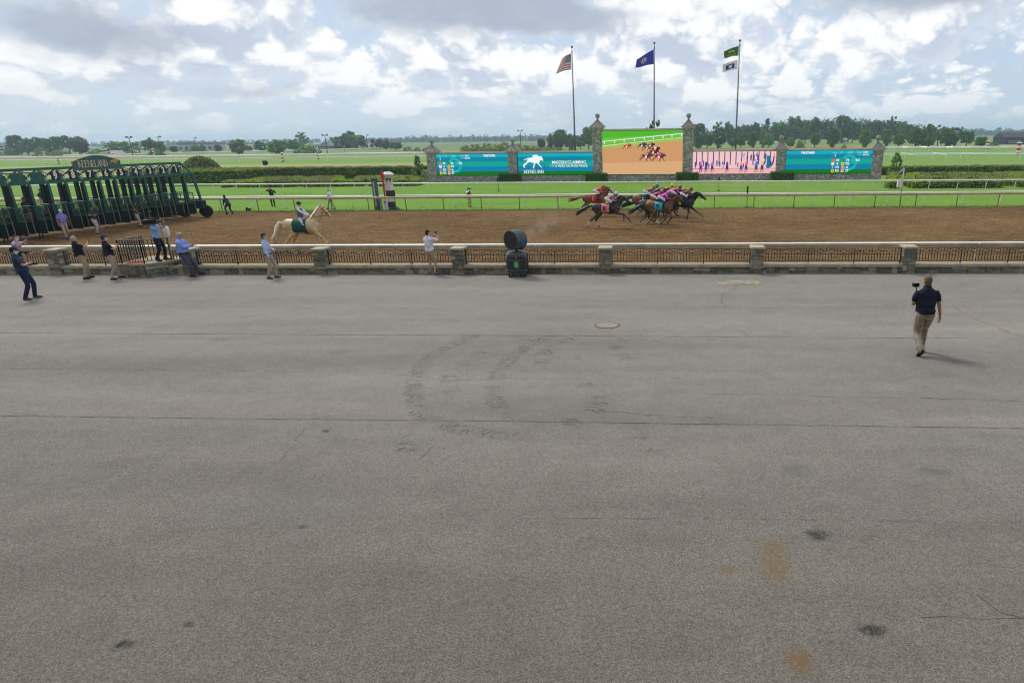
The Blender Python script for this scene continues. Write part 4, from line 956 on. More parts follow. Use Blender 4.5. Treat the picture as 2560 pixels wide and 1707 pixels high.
def hedge(name, label, loc, boxes, dens, size, mt, rz=0.0, bump=.06, letters=None, group=None):
    h_ = empty(name, loc, rz); tag(h_, label, 'hedge', group)
    groups = letters or [boxes]
    for bx in groups:
        core = MB()
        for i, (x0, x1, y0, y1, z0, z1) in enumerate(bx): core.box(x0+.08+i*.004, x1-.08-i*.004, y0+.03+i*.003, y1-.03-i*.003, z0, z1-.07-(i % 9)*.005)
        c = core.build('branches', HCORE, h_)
        P, Nn = hedge_leaves(bx, dens, size, bump); V, F = leaf_cloud(P, Nn, size); k = np.random.rand(len(F))
        link('foliage' if not letters else 'letter_foliage', npmesh('foliage', V, F, mt, leafrand=k), h_)
    return h_
# letters cut in boxwood: strokes on a 0..1 x 0..1 cell
GL = {'K': [(0, .25, 0, 1), (.25, .55, .38, .62), (.5, .8, .55, .8), (.68, 1, .75, 1), (.5, .8, .2, .45), (.68, 1, 0, .25)], 'E': [(0, .3, 0, 1), (.3, 1, 0, .2), (.3, .8, .4, .6), (.3, 1, .8, 1)], 'N': [(0, .25, 0, 1), (.75, 1, 0, 1), (.25, .45, .6, .9), (.42, .6, .35, .65), (.56, .75, .1, .4)],
      'L': [(0, .3, 0, 1), (.3, 1, 0, .22)], 'A': [(0, .28, 0, .75), (.72, 1, 0, .75), (.15, .85, .75, 1), (.28, .72, .32, .52)], 'D': [(0, .28, 0, 1), (.28, .8, 0, .2), (.28, .8, .8, 1), (.75, 1, .12, .88)]}
def word(cw, ch, gap, z1, shear=0.0):
    L_ = []
    for i, ch_ in enumerate('KEENELAND'):
        x = i*(cw+gap); seg = []
        for a, b, c, d_ in GL[ch_]:
            n_ = max(1, int(round((d_-c)*ch/1.6)))
            for q in range(n_):
                y0_, y1_ = (c+(d_-c)*q/n_)*ch, (c+(d_-c)*(q+1)/n_)*ch; sh_ = shear*(y0_+y1_)/2; seg.append((x+a*cw+sh_, x+b*cw+sh_, y0_, y1_, 0, z1))
        L_.append(seg)
    return L_
xl = -57.4; wl = 27.0/9
hedge('letter_hedge', 'clipped letter hedge on the lawn left of the screens', (xl, 83.8, -.06), None, 130, .11, HTOP, bump=.03, letters=word(wl*.955, 12.0, wl*.045, .76, -.45), group='clipped letter hedges')
hedge('letter_hedge', 'clipped letter hedge on the lawn at the right edge', (aty(2216, 470, 73).x, 72.8, -.06), None, 90, .12, HTOP, bump=.03, letters=word(3.6, 18.0, .16, .72, .36), group='clipped letter hedges')
hedge('long_hedge', 'long dark clipped hedge running behind the left letter hedge', (-72, 98.5, -.06), [(0, 38.8, 0, 3.4, 0, 1.85)], 60, .12, HEDGE, bump=.045)
hedge('long_hedge', 'tall leafy hedge behind the starting gate, below the rounded bush', (-76, 88.6, -.06), [(0, 17.6, 0, 9.5, 0, 1.95)], 60, .12, HEDGE, bump=.045)
hedge('long_hedge', 'long low clipped hedge behind the right letter hedge', (33.2, 98.5, -.06), [(0, 40, 0, 2.6, 0, 1.12)], 60, .12, HEDGE, bump=.045)
# rounded bush
b_ = onground(505, 432); db = empty('rounded_bush', (aty(505, 430, 104).x, 104, -.06)); tag(db, 'large dome-shaped clipped bush above the right end of the starting gate', 'bush')
rr = (aty(554, 425, 104).x-aty(457, 425, 104).x)/2; hh = aty(505, 392, 104).z+.06
u = np.random.rand(5200); ph = np.random.uniform(0, 2*PI, 5200); ct = u; st_ = np.sqrt(1-ct**2)
Nn = np.stack([st_*np.cos(ph), st_*np.sin(ph), ct], 1); P = Nn*np.array((rr, rr*.8, hh))*np.random.normal(1, .02, (5200, 1))
V, F = leaf_cloud(P, Nn, .16); link('foliage', npmesh('foliage', V, F, leafmat('bush_green', S(82, 114, 44), S(168, 184, 82), .6, .35), leafrand=np.random.rand(len(F))), db)
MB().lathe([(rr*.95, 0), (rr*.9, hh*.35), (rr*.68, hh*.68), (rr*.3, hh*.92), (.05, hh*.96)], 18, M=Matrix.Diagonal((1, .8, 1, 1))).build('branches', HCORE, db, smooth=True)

# ------------------------------------------------------------------ screen wall
SA, SB = Vector((aty(1086, 455, 92).x, 92, -.06)), Vector((aty(2187, 455, 87.6).x, 87.6, -.06))
sv = (SB-SA); SL = math.hypot(sv.x, sv.y); sang = math.atan2(sv.y, sv.x)
def sloc(px, py):                       # position along and up the wall's face
    d_ = ray(px, py); n_ = Vector((-math.sin(sang), math.cos(sang), 0)); t = (SA.dot(n_))/(d_.dot(n_)); p = d_*t
    q = p-SA; return q.x*math.cos(sang)+q.y*math.sin(sang), CAMZ+p.z-SA.z
def fieldstone():
    mt = bpy.data.materials.new('field_stone'); mt.use_nodes = True; t = NT(mt.node_tree); b = t.n['Principled BSDF']
    co = t.add('ShaderNodeTexCoord').outputs['Object']; X, Y, Z = t.xyz(co)
    vec = t.comb(t.math('ADD', X, Y), t.math('MULTIPLY', Z, 1.55), 0.0)
    br = t.add('ShaderNodeTexVoronoi', {'Vector': vec, 'Scale': 3.0, 'Randomness': .8}, feature='F1', distance='CHEBYCHEV')
    ed = t.add('ShaderNodeTexVoronoi', {'Vector': vec, 'Scale': 3.0, 'Randomness': .8}, feature='DISTANCE_TO_EDGE')
    r_ = t.xyz(br.outputs['Color'])
    c = t.ramp(r_[0], [(.1, S(138, 134, 128)), (.4, S(168, 164, 156)), (.7, S(186, 184, 180)), (.95, S(212, 208, 198))])
    c = t.mix(t.mapr(r_[1], .7, 1.0, 0, .5), c, S(196, 178, 148))
    c = t.mix(t.mapr(t.noise(co, 9, 5), .3, .7, 0, .4), c, S(128, 126, 120))
    c = t.mix(t.mapr(ed.outputs[0], .02, .07, 1, 0), c, S(120, 116, 108))
    t.put(b.inputs['Base Color'], c); b.inputs['Roughness'].default_value = .92
    t.put(b.inputs['Normal'], t.add('ShaderNodeBump', {'Strength': .8, 'Height': t.mapr(ed.outputs[0], .0, .1), 'Distance': .06})); return mt
FSTONE = fieldstone(); LIME = mat('limestone_trim', S(196, 188, 168), .85, .1, 3); LEAD = mat('lead_roof', S(128, 120, 112), .6, .12, 3); PATINA = mat('patina_ball', S(140, 146, 130), .7, .15, 6)
scr = empty('screen_wall', SA, sang); tag(scr, 'long field-stone wall holding five video screens in the infield', 'screen wall')
zlo = .86; pw = sloc(1280, 420)[0]
def spx(px, py=430): return sloc(px, py)[0]
zs = sloc(1300, 383)[1]; zbig = sloc(1606, 326)[1]
MB().box(0, SL, .05, 1.2, -.1, zlo).build('base_wall', FSTONE, scr)
spans = [('l1', spx(1092, 410), spx(1272, 410), zlo, zs), ('l2', spx(1295, 410), spx(1483, 410), zlo, zs), ('big', spx(1507), spx(1706), zlo, zbig), ('pink', spx(1731), spx(1938), zlo, zs), ('l3', spx(1963), spx(2181, 400), zlo, zs)]
def ball_pillar(px, w_, ztop):
    x = spx(px); p = MB(); p.box(x-w_/2, x+w_/2, -.14, 1.4, -.1, ztop); po = p.build('pillar', FSTONE, scr)
    MB().box(x-w_/2-.12, x+w_/2+.12, -.28, 1.54, ztop, ztop+.22).build('pillar_trim', LIME, po)
    rf = MB(); yc = .63; k = len(rf.v); a_ = w_/2+.34; e_ = 1.12
    rf.v += [(x-a_, yc-e_, ztop+.22), (x+a_, yc-e_, ztop+.22), (x+a_, yc+e_, ztop+.22), (x-a_, yc+e_, ztop+.22), (x, yc, ztop+1.24)]
    rf.f += [(0, 1, 4), (1, 2, 4), (2, 3, 4), (3, 0, 4), (3, 2, 1, 0)]; rf.m += [0]*5
    for q in (-.5, 0, .5):
        rf.bar((x+q*a_*1.6, yc-e_-.01, ztop+.24), (x, yc, ztop+1.27), .05, .06)
    r_ = rf.build('pillar_roof', LEAD, po); pr = [(math.sin(PI*i/8)*.33, -math.cos(PI*i/8)*.33) for i in range(9)]; pr[0] = (.1, -.33); pr[-1] = (.02, .33)
    MB().lathe([(.14, -.50), (.16, -.42), (.08, -.33)]+pr[1:], 16, c=(x, yc, ztop+1.64)).build('ball_finial', PATINA, r_, smooth=True)
zpl = sloc(1282, 381)[1]-.05
for px, w_, zt_ in ((1082, 1.35, zpl), (1283, 1.25, zpl), (1495, 1.35, sloc(1495, 322)[1]), (1719, 1.35, sloc(1719, 322)[1]), (1950, 1.25, sloc(1950, 377)[1]-.05), (2190, 1.35, sloc(2190, 377)[1]-.05)): ball_pillar(px, w_, zt_)
SCRB = mat('screen_housing', (.02, .02, .022), .5)
def em(n, r, g, b): return emit('led_'+n, S(r, g, b), .84)
TEALS = [em('t1', 4, 172, 196), em('t2', 3, 132, 158), em('t3', 2, 166, 152), em('t4', 3, 128, 172), em('t5', 4, 118, 20)]; LW = em('white', 246, 250, 250)
def flat(name, polys, mt, parent, y):
    mb = MB()
    for p in polys: mb.face([(x, y, z) for x, z in p])
    return mb.build(name, mt, parent)
def txt(sn, s, x, z, size, mt, y=-.035, align='CENTER', bold=0.0, sx=1.0):
    return link('lettering', textmesh(s, size, mt, align, bold, sx), sn, loc=(x, y, z), rot=(R(90), 0, 0))
SCREENS = {}
for nm, x0, x1, z0, z1 in spans:
    MB().box(x0-.25, x1+.25, .0, 1.1, z1, z1+.22).build('lintel', LIME, scr)
    sn = MB().box(x0-.05, x1+.05, .0, .6, z0+.004, z1-.004).build('screen', SCRB, scr); SCREENS[nm] = (sn, x0, x1, z0+.06, z1-.06)
def bands(nm):
    sn, x0, x1, z0, z1 = SCREENS[nm]; H_ = z1-z0; b_ = [(1, .84, 0), (.84, .64, 1), (.64, .40, 2), (.40, .17, 3), (.17, 0, 4)]
    for a, c, i in b_: flat('display_band', [[(x0, z0+H_*c), (x1, z0+H_*c), (x1, z0+H_*a), (x0, z0+H_*a)]], TEALS[i], sn, -.006)
    return sn, x0, x1, z0, z1
LG = em('grey_text', 190, 226, 226)
def chip(sn, x, z, s_, mt): flat('odds_chip', [[(x-s_*.42, z-s_*.5), (x+s_*.42, z-s_*.5), (x+s_*.42, z+s_*.5), (x-s_*.42, z+s_*.5)]], mt, sn, -.02)
CH = {'r': em('cred', 226, 60, 50), 'w': em('cwhite', 236, 236, 240), 'b': em('cblue', 40, 110, 210), 'y': em('cyel', 238, 196, 20), 'g': em('cgreen', 20, 150, 110), 'o': em('corange', 240, 110, 30), 'p': em('cpink', 240, 180, 190), 'c': em('ccyan', 40, 190, 214)}
CN = em('chip_ink', 20, 30, 40)
def odds(nm, flip):
    sn, x0, x1, z0, z1 = bands(nm); W_ = x1-x0; H_ = z1-z0; X = lambda f: x0+W_*f; Zf = lambda f: z0+H_*f
    o_ = .0 if not flip else .485; k = .82*H_/3.0
    pol = []; cxr, rr_ = .25+o_, .36*H_
    ring = em('ring', 24, 178, 178)
    mb = MB()
    for i in range(28):
        a0, a1 = 2*PI*i/28, 2*PI*(i+1)/28; c0 = X(cxr)
        mb.face([(c0+math.cos(a0)*rr_*.68, -.012, Zf(.47)+math.sin(a0)*rr_*.68), (c0+math.cos(a0)*rr_, -.012, Zf(.47)+math.sin(a0)*rr_), (c0+math.cos(a1)*rr_, -.012, Zf(.47)+math.sin(a1)*rr_), (c0+math.cos(a1)*rr_*.68, -.012, Zf(.47)+math.sin(a1)*rr_*.68)])
    mb.build('emblem_ring', ring, sn)
    txt(sn, 'TELETIMER', X(.74 if not flip else .25), Zf(.91), .46*k, LW, bold=.012)
    txt(sn, 'RACE', X(.05+o_*1.06), Zf(.91), .26*k, LG); txt(sn, '1', X(.055+o_*1.06), Zf(.77), .55*k, LW, bold=.012); txt(sn, 'MTP', X(.135+o_*1.04), Zf(.91), .26*k, LG); txt(sn, '1:01 PM', X(.24+o_*1.03), Zf(.91), .26*k, LW)
    txt(sn, 'TRACK', X(.36+o_), Zf(.91), .26*k, LG); txt(sn, 'FAST', X(.43+o_), Zf(.91), .34*k, LW, bold=.008); txt(sn, 'TURF', X(.36+o_), Zf(.80), .26*k, LG); txt(sn, 'GOOD', X(.435+o_), Zf(.80), .34*k, LW, bold=.008)
    rows = [(('1', 'r', '30'), ('5', 'g', '75'), ('9', 'c', '5/2')), (('2', 'w', '6'), ('6', 'y', '7/2')), (('3', 'b', '9/2'), ('7', 'o', '6')), (('4', 'y', '9/2'), ('8', 'p', '27'))]
    for r_, row in enumerate(rows):
        z = Zf(.57-.155*r_)
        for c_, (n_, col, od) in enumerate(row):
            x = X(.05+.115*c_+o_*1.03); chip(sn, x, z, .52*k, CH[col]); txt(sn, n_, x, z, .42*k, LW if col in 'rbo' else CN, y=-.03); txt(sn, od, x+.052*W_, z, .50*k, LW, bold=.012)
odds('l1', False); odds('l3', True)
LOGO = [(1265, 658), (1300, 640), (1340, 632), (1370, 632), (1372, 608), (1400, 600), (1440, 604), (1445, 622), (1470, 618), (1478, 612), (1482, 622), (1497, 655), (1495, 672), (1478, 660), (1462, 665), (1445, 690), (1450, 705), (1482, 745), (1470, 745), (1435, 705), (1415, 690), (1395, 705), (1383, 750), (1368, 755), (1375, 730), (1385, 695), (1340, 680), (1310, 690), (1290, 712), (1268, 718), (1278, 740), (1262, 748), (1255, 720), (1258, 705), (1290, 690), (1305, 665), (1310, 645), (1268, 664)]
def logo_mesh(wid, mt, name='running_horse_emblem'):
    k = wid/242; pts = [((x-1376)*k, -(y-678)*k) for x, y in LOGO]
    bm = bmesh.new(); vs = [bm.verts.new((x, y, 0)) for x, y in pts]; f = bm.faces.new(vs); bmesh.ops.triangulate(bm, faces=[f])
    bmesh.ops.recalc_face_normals(bm, faces=bm.faces)
    if bm.faces[:] and bm.faces[0].normal.z < 0: bmesh.ops.reverse_faces(bm, faces=bm.faces)
    me = bpy.data.meshes.new(name); bm.to_mesh(me); bm.free(); me.materials.append(mt); return me
# serif capitals for the racecourse's name, as strokes (polygons on a unit-high cell)
def serif_word(s, hgt, mt, tr=.86):
    mb = MB(); x = 0.0; tk, tn, sf = .15, .06, .045
    def q(a, b, c, d_): mb.face([((x+px)*hgt, py*hgt, 0) for px, py in (a, b, c, d_)])
    def st(u, w_=tk): q((u, 0), (u+w_, 0), (u+w_, 1), (u, 1)); [q((u-.06, y_), (u+w_+.06, y_), (u+w_+.06, y_+sf), (u-.06, y_+sf)) for y_ in (0, 1-sf)]
    def dg(u0, v0, u1, v1, w_): q((u0, v0), (u0+w_, v0), (u1+w_, v1), (u1, v1))
    for ch in s:
        if ch == 'K': st(0); dg(.15, .45, .52, 1, tn*1.4); dg(.55, 0, .2, .52, tk); wd = .78
        elif ch == 'E': st(0); q((.15, 0), (.55, 0), (.55, tn), (.15, tn)); q((.15, .48), (.42, .48), (.42, .48+tn), (.15, .48+tn)); q((.15, 1-tn), (.52, 1-tn), (.52, 1), (.15, 1)); q((.5, 0), (.56, 0), (.56, .2), (.5, .12)); q((.47, .85), (.52, .82), (.52, 1), (.47, 1)); wd = .64
        elif ch == 'N': st(0, tn*1.2); st(.6, tn*1.2); dg(.52, 0, .0, 1, tk); wd = .80
        elif ch == 'L': st(0); q((.15, 0), (.55, 0), (.55, tn), (.15, tn)); q((.5, 0), (.56, 0), (.56, .24), (.5, .12)); wd = .62
        elif ch == 'A': dg(.0, 0, .3, 1, tn*1.2); dg(.55, 0, .28, 1, tk); q((.14, .3), (.52, .3), (.50, .36), (.15, .36)); q((-.06, 0), (.14, 0), (.14, sf), (-.06, sf)); q((.48, 0), (.76, 0), (.76, sf), (.48, sf)); wd = .78
        elif ch == 'D':
            st(0); n_ = 9
            for i in range(n_):
                a0, a1 = -PI/2+PI*i/n_, -PI/2+PI*(i+1)/n_; wi = lambda a: .06+.10*max(0, math.cos(a))
                q((.15+.5*math.cos(a0), .5+.5*math.sin(a0)), (.15+.5*math.cos(a1), .5+.5*math.sin(a1)), (.15+(.5-wi(a1))*math.cos(a1), .5+(.5-tn)*math.sin(a1)), (.15+(.5-wi(a0))*math.cos(a0), .5+(.5-tn)*math.sin(a0)))
            wd = .76
        x += wd*tr+.05
    w_ = x*hgt; mb.v = [(a-w_/2, b-hgt/2, c) for a, b, c in mb.v]
    return mb.mesh('lettering', mt), w_
sn, x0, x1, z0, z1 = bands('l2'); W_, H_ = x1-x0, z1-z0
link('running_horse_emblem', logo_mesh(W_*.27, LW), sn, loc=(x0+W_*.205, -.03, z0+H_*.61), rot=(R(90), 0, 0))
me, w_ = serif_word('KEENELAND', .46, LW); link('lettering', me, sn, loc=(x0+W_*.21, -.03, z0+H_*.145), rot=(R(90), 0, 0), scale=(W_*.27/w_, 1, 1))
txt(sn, 'MAIDEN/CLAIMING', x0+W_*.68, z0+H_*.57, .62, LW, bold=.003, sx=W_*.43/5.1); txt(sn, '1 1/16 MILES ON MAIN TRACK', x0+W_*.68, z0+H_*.40, .48, LW, bold=.0, sx=W_*.49/6.3)
me, w_ = serif_word('KEENEL', .9, em('ghost', 12, 110, 170)); link('lettering', me, sn, loc=(x0+W_*.24, -.012, z0+H_*.35), rot=(R(90), 0, 0))
# big screen: the race
sn, x0, x1, z0, z1 = SCREENS['big']; W_, H_ = x1-x0, z1-z0; X = lambda f: x0+W_*f; Zf = lambda f: z0+H_*f
PQ = lambda *p: [(X(a), Zf(b)) for a, b in p]
flat('display_dirt', [PQ((0, 0), (1, 0), (1, .77), (0, .60))], em('dirt', 210, 156, 106), sn, -.006)
flat('display_dirt', [PQ((0, 0), (1, 0), (1, .30), (0, .26))], em('dirt2', 220, 172, 122), sn, -.009)
flat('display_lawn', [PQ((0, .60), (1, .77), (1, .835), (0, .655))], em('lawn2', 160, 196, 84), sn, -.006); flat('display_lawn', [PQ((0, .67), (1, .845), (1, 1), (0, 1))], em('lawn', 110, 194, 52), sn, -.006); flat('display_lawn', [PQ((0, .84), (1, .93), (1, 1), (0, 1))], em('lawn3', 82, 184, 36), sn, -.009)
flat('display_rail', [PQ((0, .655), (1, .835), (1, .846), (0, .670))], em('rail', 236, 226, 190), sn, -.012); flat('display_rail', [PQ((0, .755), (1, .918), (1, .938), (0, .775))], em('rail2', 214, 236, 240), sn, -.012)
flat('display_rail', [PQ((a, .70+a*.163), (a+.012, .70+a*.163), (a+.012, .765+a*.163), (a, .765+a*.163)) for a in (.02, .15, .27, .40, .52, .63, .75, .86, .98)], em('rail3', 220, 236, 240), sn, -.014)
for fx, fz, sz, hc_, jc in ((.31, .64, .12, (150, 84, 30), (230, 120, 110)), (.50, .66, .12, (60, 40, 30), (60, 100, 210)), (.56, .60, .13, (140, 90, 44), (60, 170, 140)), (.60, .655, .12, (70, 44, 36), (226, 80, 150)), (.66, .56, .13, (52, 36, 40), (230, 220, 230)), (.64, .50, .14, (60, 40, 36), (200, 90, 60)), (.55, .40, .17, (74, 56, 50), (220, 120, 140)), (.71, .39, .17, (100, 60, 40), (236, 60, 190))):
    i_ = '%d_%d' % (fx*100, fz*100)
    link('display_horse', logo_mesh(W_*sz, em('h'+i_, *hc_)), sn, loc=(X(fx), -.018, Zf(fz)), rot=(R(90), 0, 0))
    flat('display_jockey', [[(X(fx)+W_*sz*a, Zf(fz)+W_*sz*b) for a, b in ((-.12, .06), (.02, .08), (.14, .16), (.16, .28), (.06, .30), (-.1, .22))]], em('j'+i_, *jc), sn, -.021)
    flat('display_cloth', [[(X(fx)+W_*sz*a, Zf(fz)+W_*sz*b) for a, b in ((-.1, -.06), (.04, -.06), (.04, .08), (-.1, .08))]], em('k'+i_, 240, 226, 232), sn, -.020)
# pink screen: the gate
sn, x0, x1, z0, z1 = SCREENS['pink']; W_, H_ = x1-x0, z1-z0; X = lambda f: x0+W_*f; Zf = lambda f: z0+H_*f
flat('display_ground', [PQ((0, 0), (1, 0), (1, 1), (0, 1))], em('pink', 246, 200, 198), sn, -.006); flat('display_ground', [PQ((0, 0), (1, 0), (1, .22), (0, .22))], em('pink2', 242, 180, 178), sn, -.009)
flat('display_line', [PQ((0, .225), (1, .225), (1, .245), (0, .245))], em('pink3', 150, 110, 140), sn, -.011)
for i in range(14): flat('display_gate_bar', [PQ((.042+i*.068, .4), (.054+i*.068, .4), (.054+i*.068, .99), (.042+i*.068, .99))], em('gatebar', 20, 74, 130), sn, -.012)
rp = random.Random(5)
for i, fx in enumerate((.10, .165, .24, .42, .59, .65, .77, .84)):
    c1 = (60+rp.randint(0, 40), 40+rp.randint(0, 40), 90+rp.randint(0, 60))
    flat('display_horse', [PQ((fx-.016, .04), (fx-.010, .04), (fx-.004, .2), (fx+.006, .2), (fx+.010, .08), (fx+.016, .06), (fx+.017, .28), (fx+.010, .42), (fx-.010, .42), (fx-.017, .28))], em('ph%d' % i, *c1), sn, -.019)
    flat('display_jockey', [PQ((fx-.013, .38), (fx+.013, .38), (fx+.015, .46), (fx+.006, .55), (fx-.006, .55), (fx-.015, .46))], em('pj%d' % i, *((230, 80, 180), (60, 60, 160), (220, 90, 190), (120, 70, 170), (240, 150, 130), (240, 80, 160), (80, 120, 220), (230, 200, 90))[i]), sn, -.022)
FC = ((20, 90, 140), (26, 110, 130), (70, 80, 180), (214, 214, 240), (30, 60, 120), (120, 60, 130), (230, 130, 160), (60, 40, 70))
for i in range(46):
    fx = rp.uniform(.03, .98) if i < 26 else rp.uniform(.60, .98); fz = rp.uniform(.24, .36) if i < 26 else rp.uniform(.3, .66); k_ = rp.uniform(.7, 1.05)
    flat('display_figure', [PQ((fx-.009*k_, fz), (fx-.003*k_, fz), (fx, fz+.1*k_), (fx+.003*k_, fz), (fx+.009*k_, fz), (fx+.008*k_, fz+.13*k_), (fx-.008*k_, fz+.13*k_))], em('pf%d' % (i % 8), *FC[i % 8]), sn, -.013-.0001*i)
    flat('display_figure', [PQ((fx-.010*k_, fz+.12*k_), (fx+.010*k_, fz+.12*k_), (fx+.008*k_, fz+.22*k_), (fx+.004*k_, fz+.28*k_), (fx-.004*k_, fz+.28*k_), (fx-.008*k_, fz+.22*k_))], em('pf%d' % ((i*3+1) % 8), *FC[(i*3+1) % 8]), sn, -.0132-.0001*i)
flat('display_wheel', [PQ(*[(.91+.025*math.cos(a), .33+.10*math.sin(a)) for a in [i*PI/8 for i in range(16)]]), PQ((.895, .4), (.925, .4), (.93, .8), (.89, .8))], em('pw', 20, 120, 150), sn, -.02)
# clipped bushes in front of the pillars
for px, w_, l in ((1278, 2.9, 'between the odds screen and the name screen'), (1492, 2.9, 'at the left foot of the big screen'), (1716, 2.9, 'at the right foot of the big screen'), (1950, 2.9, 'between the pink screen and the right odds screen')):
    x = spx(px, 445); q = SA+Vector((math.cos(sang), math.sin(sang), 0))*x
    hedge('box_bush', 'dark clipped box bush '+l, (q.x-w_/2, q.y-1.75, -.06), [(0, w_, 0, 1.35, 0, 1.12)], 90, .09, DK, rz=sang, bump=.04, group='clipped box bushes along the screen wall')

# ------------------------------------------------------------------ flagpoles and flags
POLE = mat('pole_metal', S(112, 104, 100), .45, .08, 2, metal=.5)
def flagpole(px, ptop, Y, label):
    b_ = aty(px, ptop, Y); o = empty('flagpole', (b_.x, Y, -.06)); tag(o, label, 'flagpole', 'flagpoles behind the screen wall')
    MB().tube([(0, 0, 0), (0, 0, 6), (0, 0, b_.z-.2)], [.14, .115, .05], 10).build('pole_shaft', POLE, o, smooth=True)
    pr = [(math.sin(PI*i/6)*.16, -math.cos(PI*i/6)*.16) for i in range(7)]; pr[0] = (.05, -.16); pr[-1] = (.01, .16)
    MB().lathe(pr, 12, c=(0, 0, b_.z)).build('ball_finial', mat('bronze', S(96, 84, 66), .4, metal=.5), o, smooth=True); MB().lathe([(.09, 0), (.09, .25)], 8, c=(0, 0, b_.z-.75)).build('truck', POLE, o); MB().tube([(-.16, 0, 1.2), (-.1, 0, b_.z-.7)], .012, 4).build('halyard', POLE, o)
    return o, b_.x
FYp = 97.0
f1, fx1 = flagpole(1429.5, 117, FYp, 'leftmost of the three tall flagpoles'); f2, fx2 = flagpole(1636, 107, FYp, 'middle tall flagpole behind the big screen'); f3, fx3 = flagpole(1850, 101, FYp, 'rightmost of the three tall flagpoles')
def flag(name, label, pxy, matfun, mats, nu=26, nv=16, ph=0.0):
    """pxy: outline corners hoist-top, hoist-bottom, fly-bottom, fly-top in pixels"""
    A, B, C_, D_ = [aty(px, py, FYp) for px, py in pxy]; V, F, M_ = [], [], []
    for j in range(nv+1):
        for i in range(nu+1):
            u, v_ = i/nu, j/nv; p = A.lerp(D_, u).lerp(B.lerp(C_, u), v_)
            p = p+Vector((0, math.sin(u*7+v_*1.3+ph)*.30*u, math.sin(u*5+ph)*.09*u)); V.append(p)
    for j in range(nv):
        for i in range(nu): k = j*(nu+1)+i; F.append((k, k+nu+1, k+nu+2, k+1)); M_.append(matfun((i+.5)/nu, (j+.5)/nv))
    V = [v_-A for v_ in V]
    o = link(name, npmesh(name, V, F, mats, mi=M_, smooth=True)); o.location = A
    so = o.modifiers.new('cloth', 'SOLIDIFY'); so.thickness = .01
    tag(o, label, 'flag'); return o
def cloth(n, *c): return mat('flag_'+n, S(*c), .8, .06, 2)
CW, CRd, CB, CB2, CG, CGo = cloth('white', 226, 222, 222), cloth('red', 186, 44, 52), cloth('navy', 52, 52, 118), cloth('blue', 44, 66, 168), cloth('green', 36, 108, 72), cloth('gold', 190, 162, 70)
def usa(u, v_):
    if u < .46 and v_ < 7/13: return 2 if not (int(u*30) % 2 == 0 and int(v_*26) % 2 == 1) else 0
    return 1 if int(v_*13) % 2 == 0 else 0
flag('flag', 'stars and stripes flag on the leftmost flagpole', ((1428, 134), (1428, 174), (1389, 183), (1404, 146)), usa, [CW, CRd, CB], 30, 26)
def ky(u, v_):
    r_ = math.hypot((u-.56)/.17, (v_-.5)/.26); return 1 if r_ < .62 and not (abs(u-.56) < .04 and abs(v_-.5) < .12) else (2 if r_ < 1 and r_ > .78 else 0)
flag('flag', 'blue flag with a round pale seal on the middle flagpole', ((1634.5, 124), (1634.5, 161), (1588, 169), (1592, 148)), ky, [CB2, CW, CGo], 40, 30, 1.0)
def gr(u, v_): 
    if u < .06 or u > .96 or v_ < .06 or v_ > .93: return 1
    if .3 < u < .75 and abs(v_-.40+.12*(u-.5)) < .12 and not (.42 < u < .5 and v_ > .42): return 1
    return 1 if .22 < u < .85 and .70 < v_ < .84 and int(u*30) % 2 == 0 else 0
flag('flag', 'green flag with a gold running horse, upper on the rightmost flagpole', ((1848, 115), (1846, 140), (1811, 145), (1810, 127)), gr, [CG, CGo], 34, 22, .4)
def wh(u, v_):
    if .22 < u < .8 and .25 < v_ < .8: return 2 if v_ < .36 and u < .5 else (0 if math.hypot((u-.5)/.16, (v_-.55)/.2) < .8 else 1)
    return 0
flag('flag', 'white flag with a navy and red emblem, lower on the rightmost flagpole', ((1844.5, 150), (1843, 174), (1807, 179), (1808, 160)), wh, [CW, CB, CRd], 34, 22, .8)
# ------------------------------------------------------------------ starting gate
GREEN = mat('gate_green', S(26, 92, 78), .45, .12, 3, spec=.5); GDARK = mat('gate_padding', S(12, 36, 36), .7, .15, 3); GLITE = mat('gate_grey_strut', S(150, 160, 158), .5, .08); RUBBER = mat('rubber', S(40, 38, 34), .9, .2, 12, .4, 30); TANP = mat('worn_tan_edge', S(140, 128, 92), .7)
GO = Vector((-38.45, 33.88, 0)); GA = -R(10.5)
gate = empty('starting_gate', GO, GA); tag(gate, 'dark green fourteen-stall starting gate standing across the dirt track', 'starting gate')
NS, PT = 14, 1.065; Y1 = 13.75
div = lambda j: Y1+PT/2-PT*j
ZL, ZT = 3.35, 4.15; ye0, ye1 = div(NS)-.15, div(0)+.45
for nm, a, b_, w_ in (('top_beam', (-.53, ye0, ZT), (-.53, ye1, ZT), .16), ('front_beam', (0, ye0, ZL), (0, ye1+.35, ZL), .14), ('rear_beam', (-2.1, ye0, ZL), (-2.1, ye1+.35, ZL), .14), ('front_beam', (-.05, ye0, ZL+.62), (-.05, div(NS-5), ZL+.62), .05), ('base_beam', (-2.3, ye0, .62), (-2.3, ye1, .62), .14)):
    MB().bar(a, b_, w_).build(nm, GREEN, gate)
post = MB().box(-.06, .06, -.06, .06, .55, ZL).mesh('divider_post', GREEN); rpost = MB().box(-.06, .06, -.06, .06, .5, ZL).mesh('divider_post', GREEN)
pad = MB(); pad.prism([(-.28, 1.15), (.05, 1.15), (.05, 3.2), (-.18, 3.2)], -.085, .085, M=Matrix.Rotation(R(90), 4, 'X')); pad = pad.mesh('upper_padding', GDARK)
sidep = MB().box(-2.2, 0, -.07, .07, .62, 1.18).box(-2.2, 0, -.025, .025, 1.18, 1.22).mesh('side_padding', GDARK)
flap = MB().box(-1.2, .45, -.012, .012, .36, .64).mesh('mud_flap', GDARK)
ledge = MB().box(-.9, .1, -.16, .16, 1.98, 2.04).mesh('starter_ledge', GREEN)
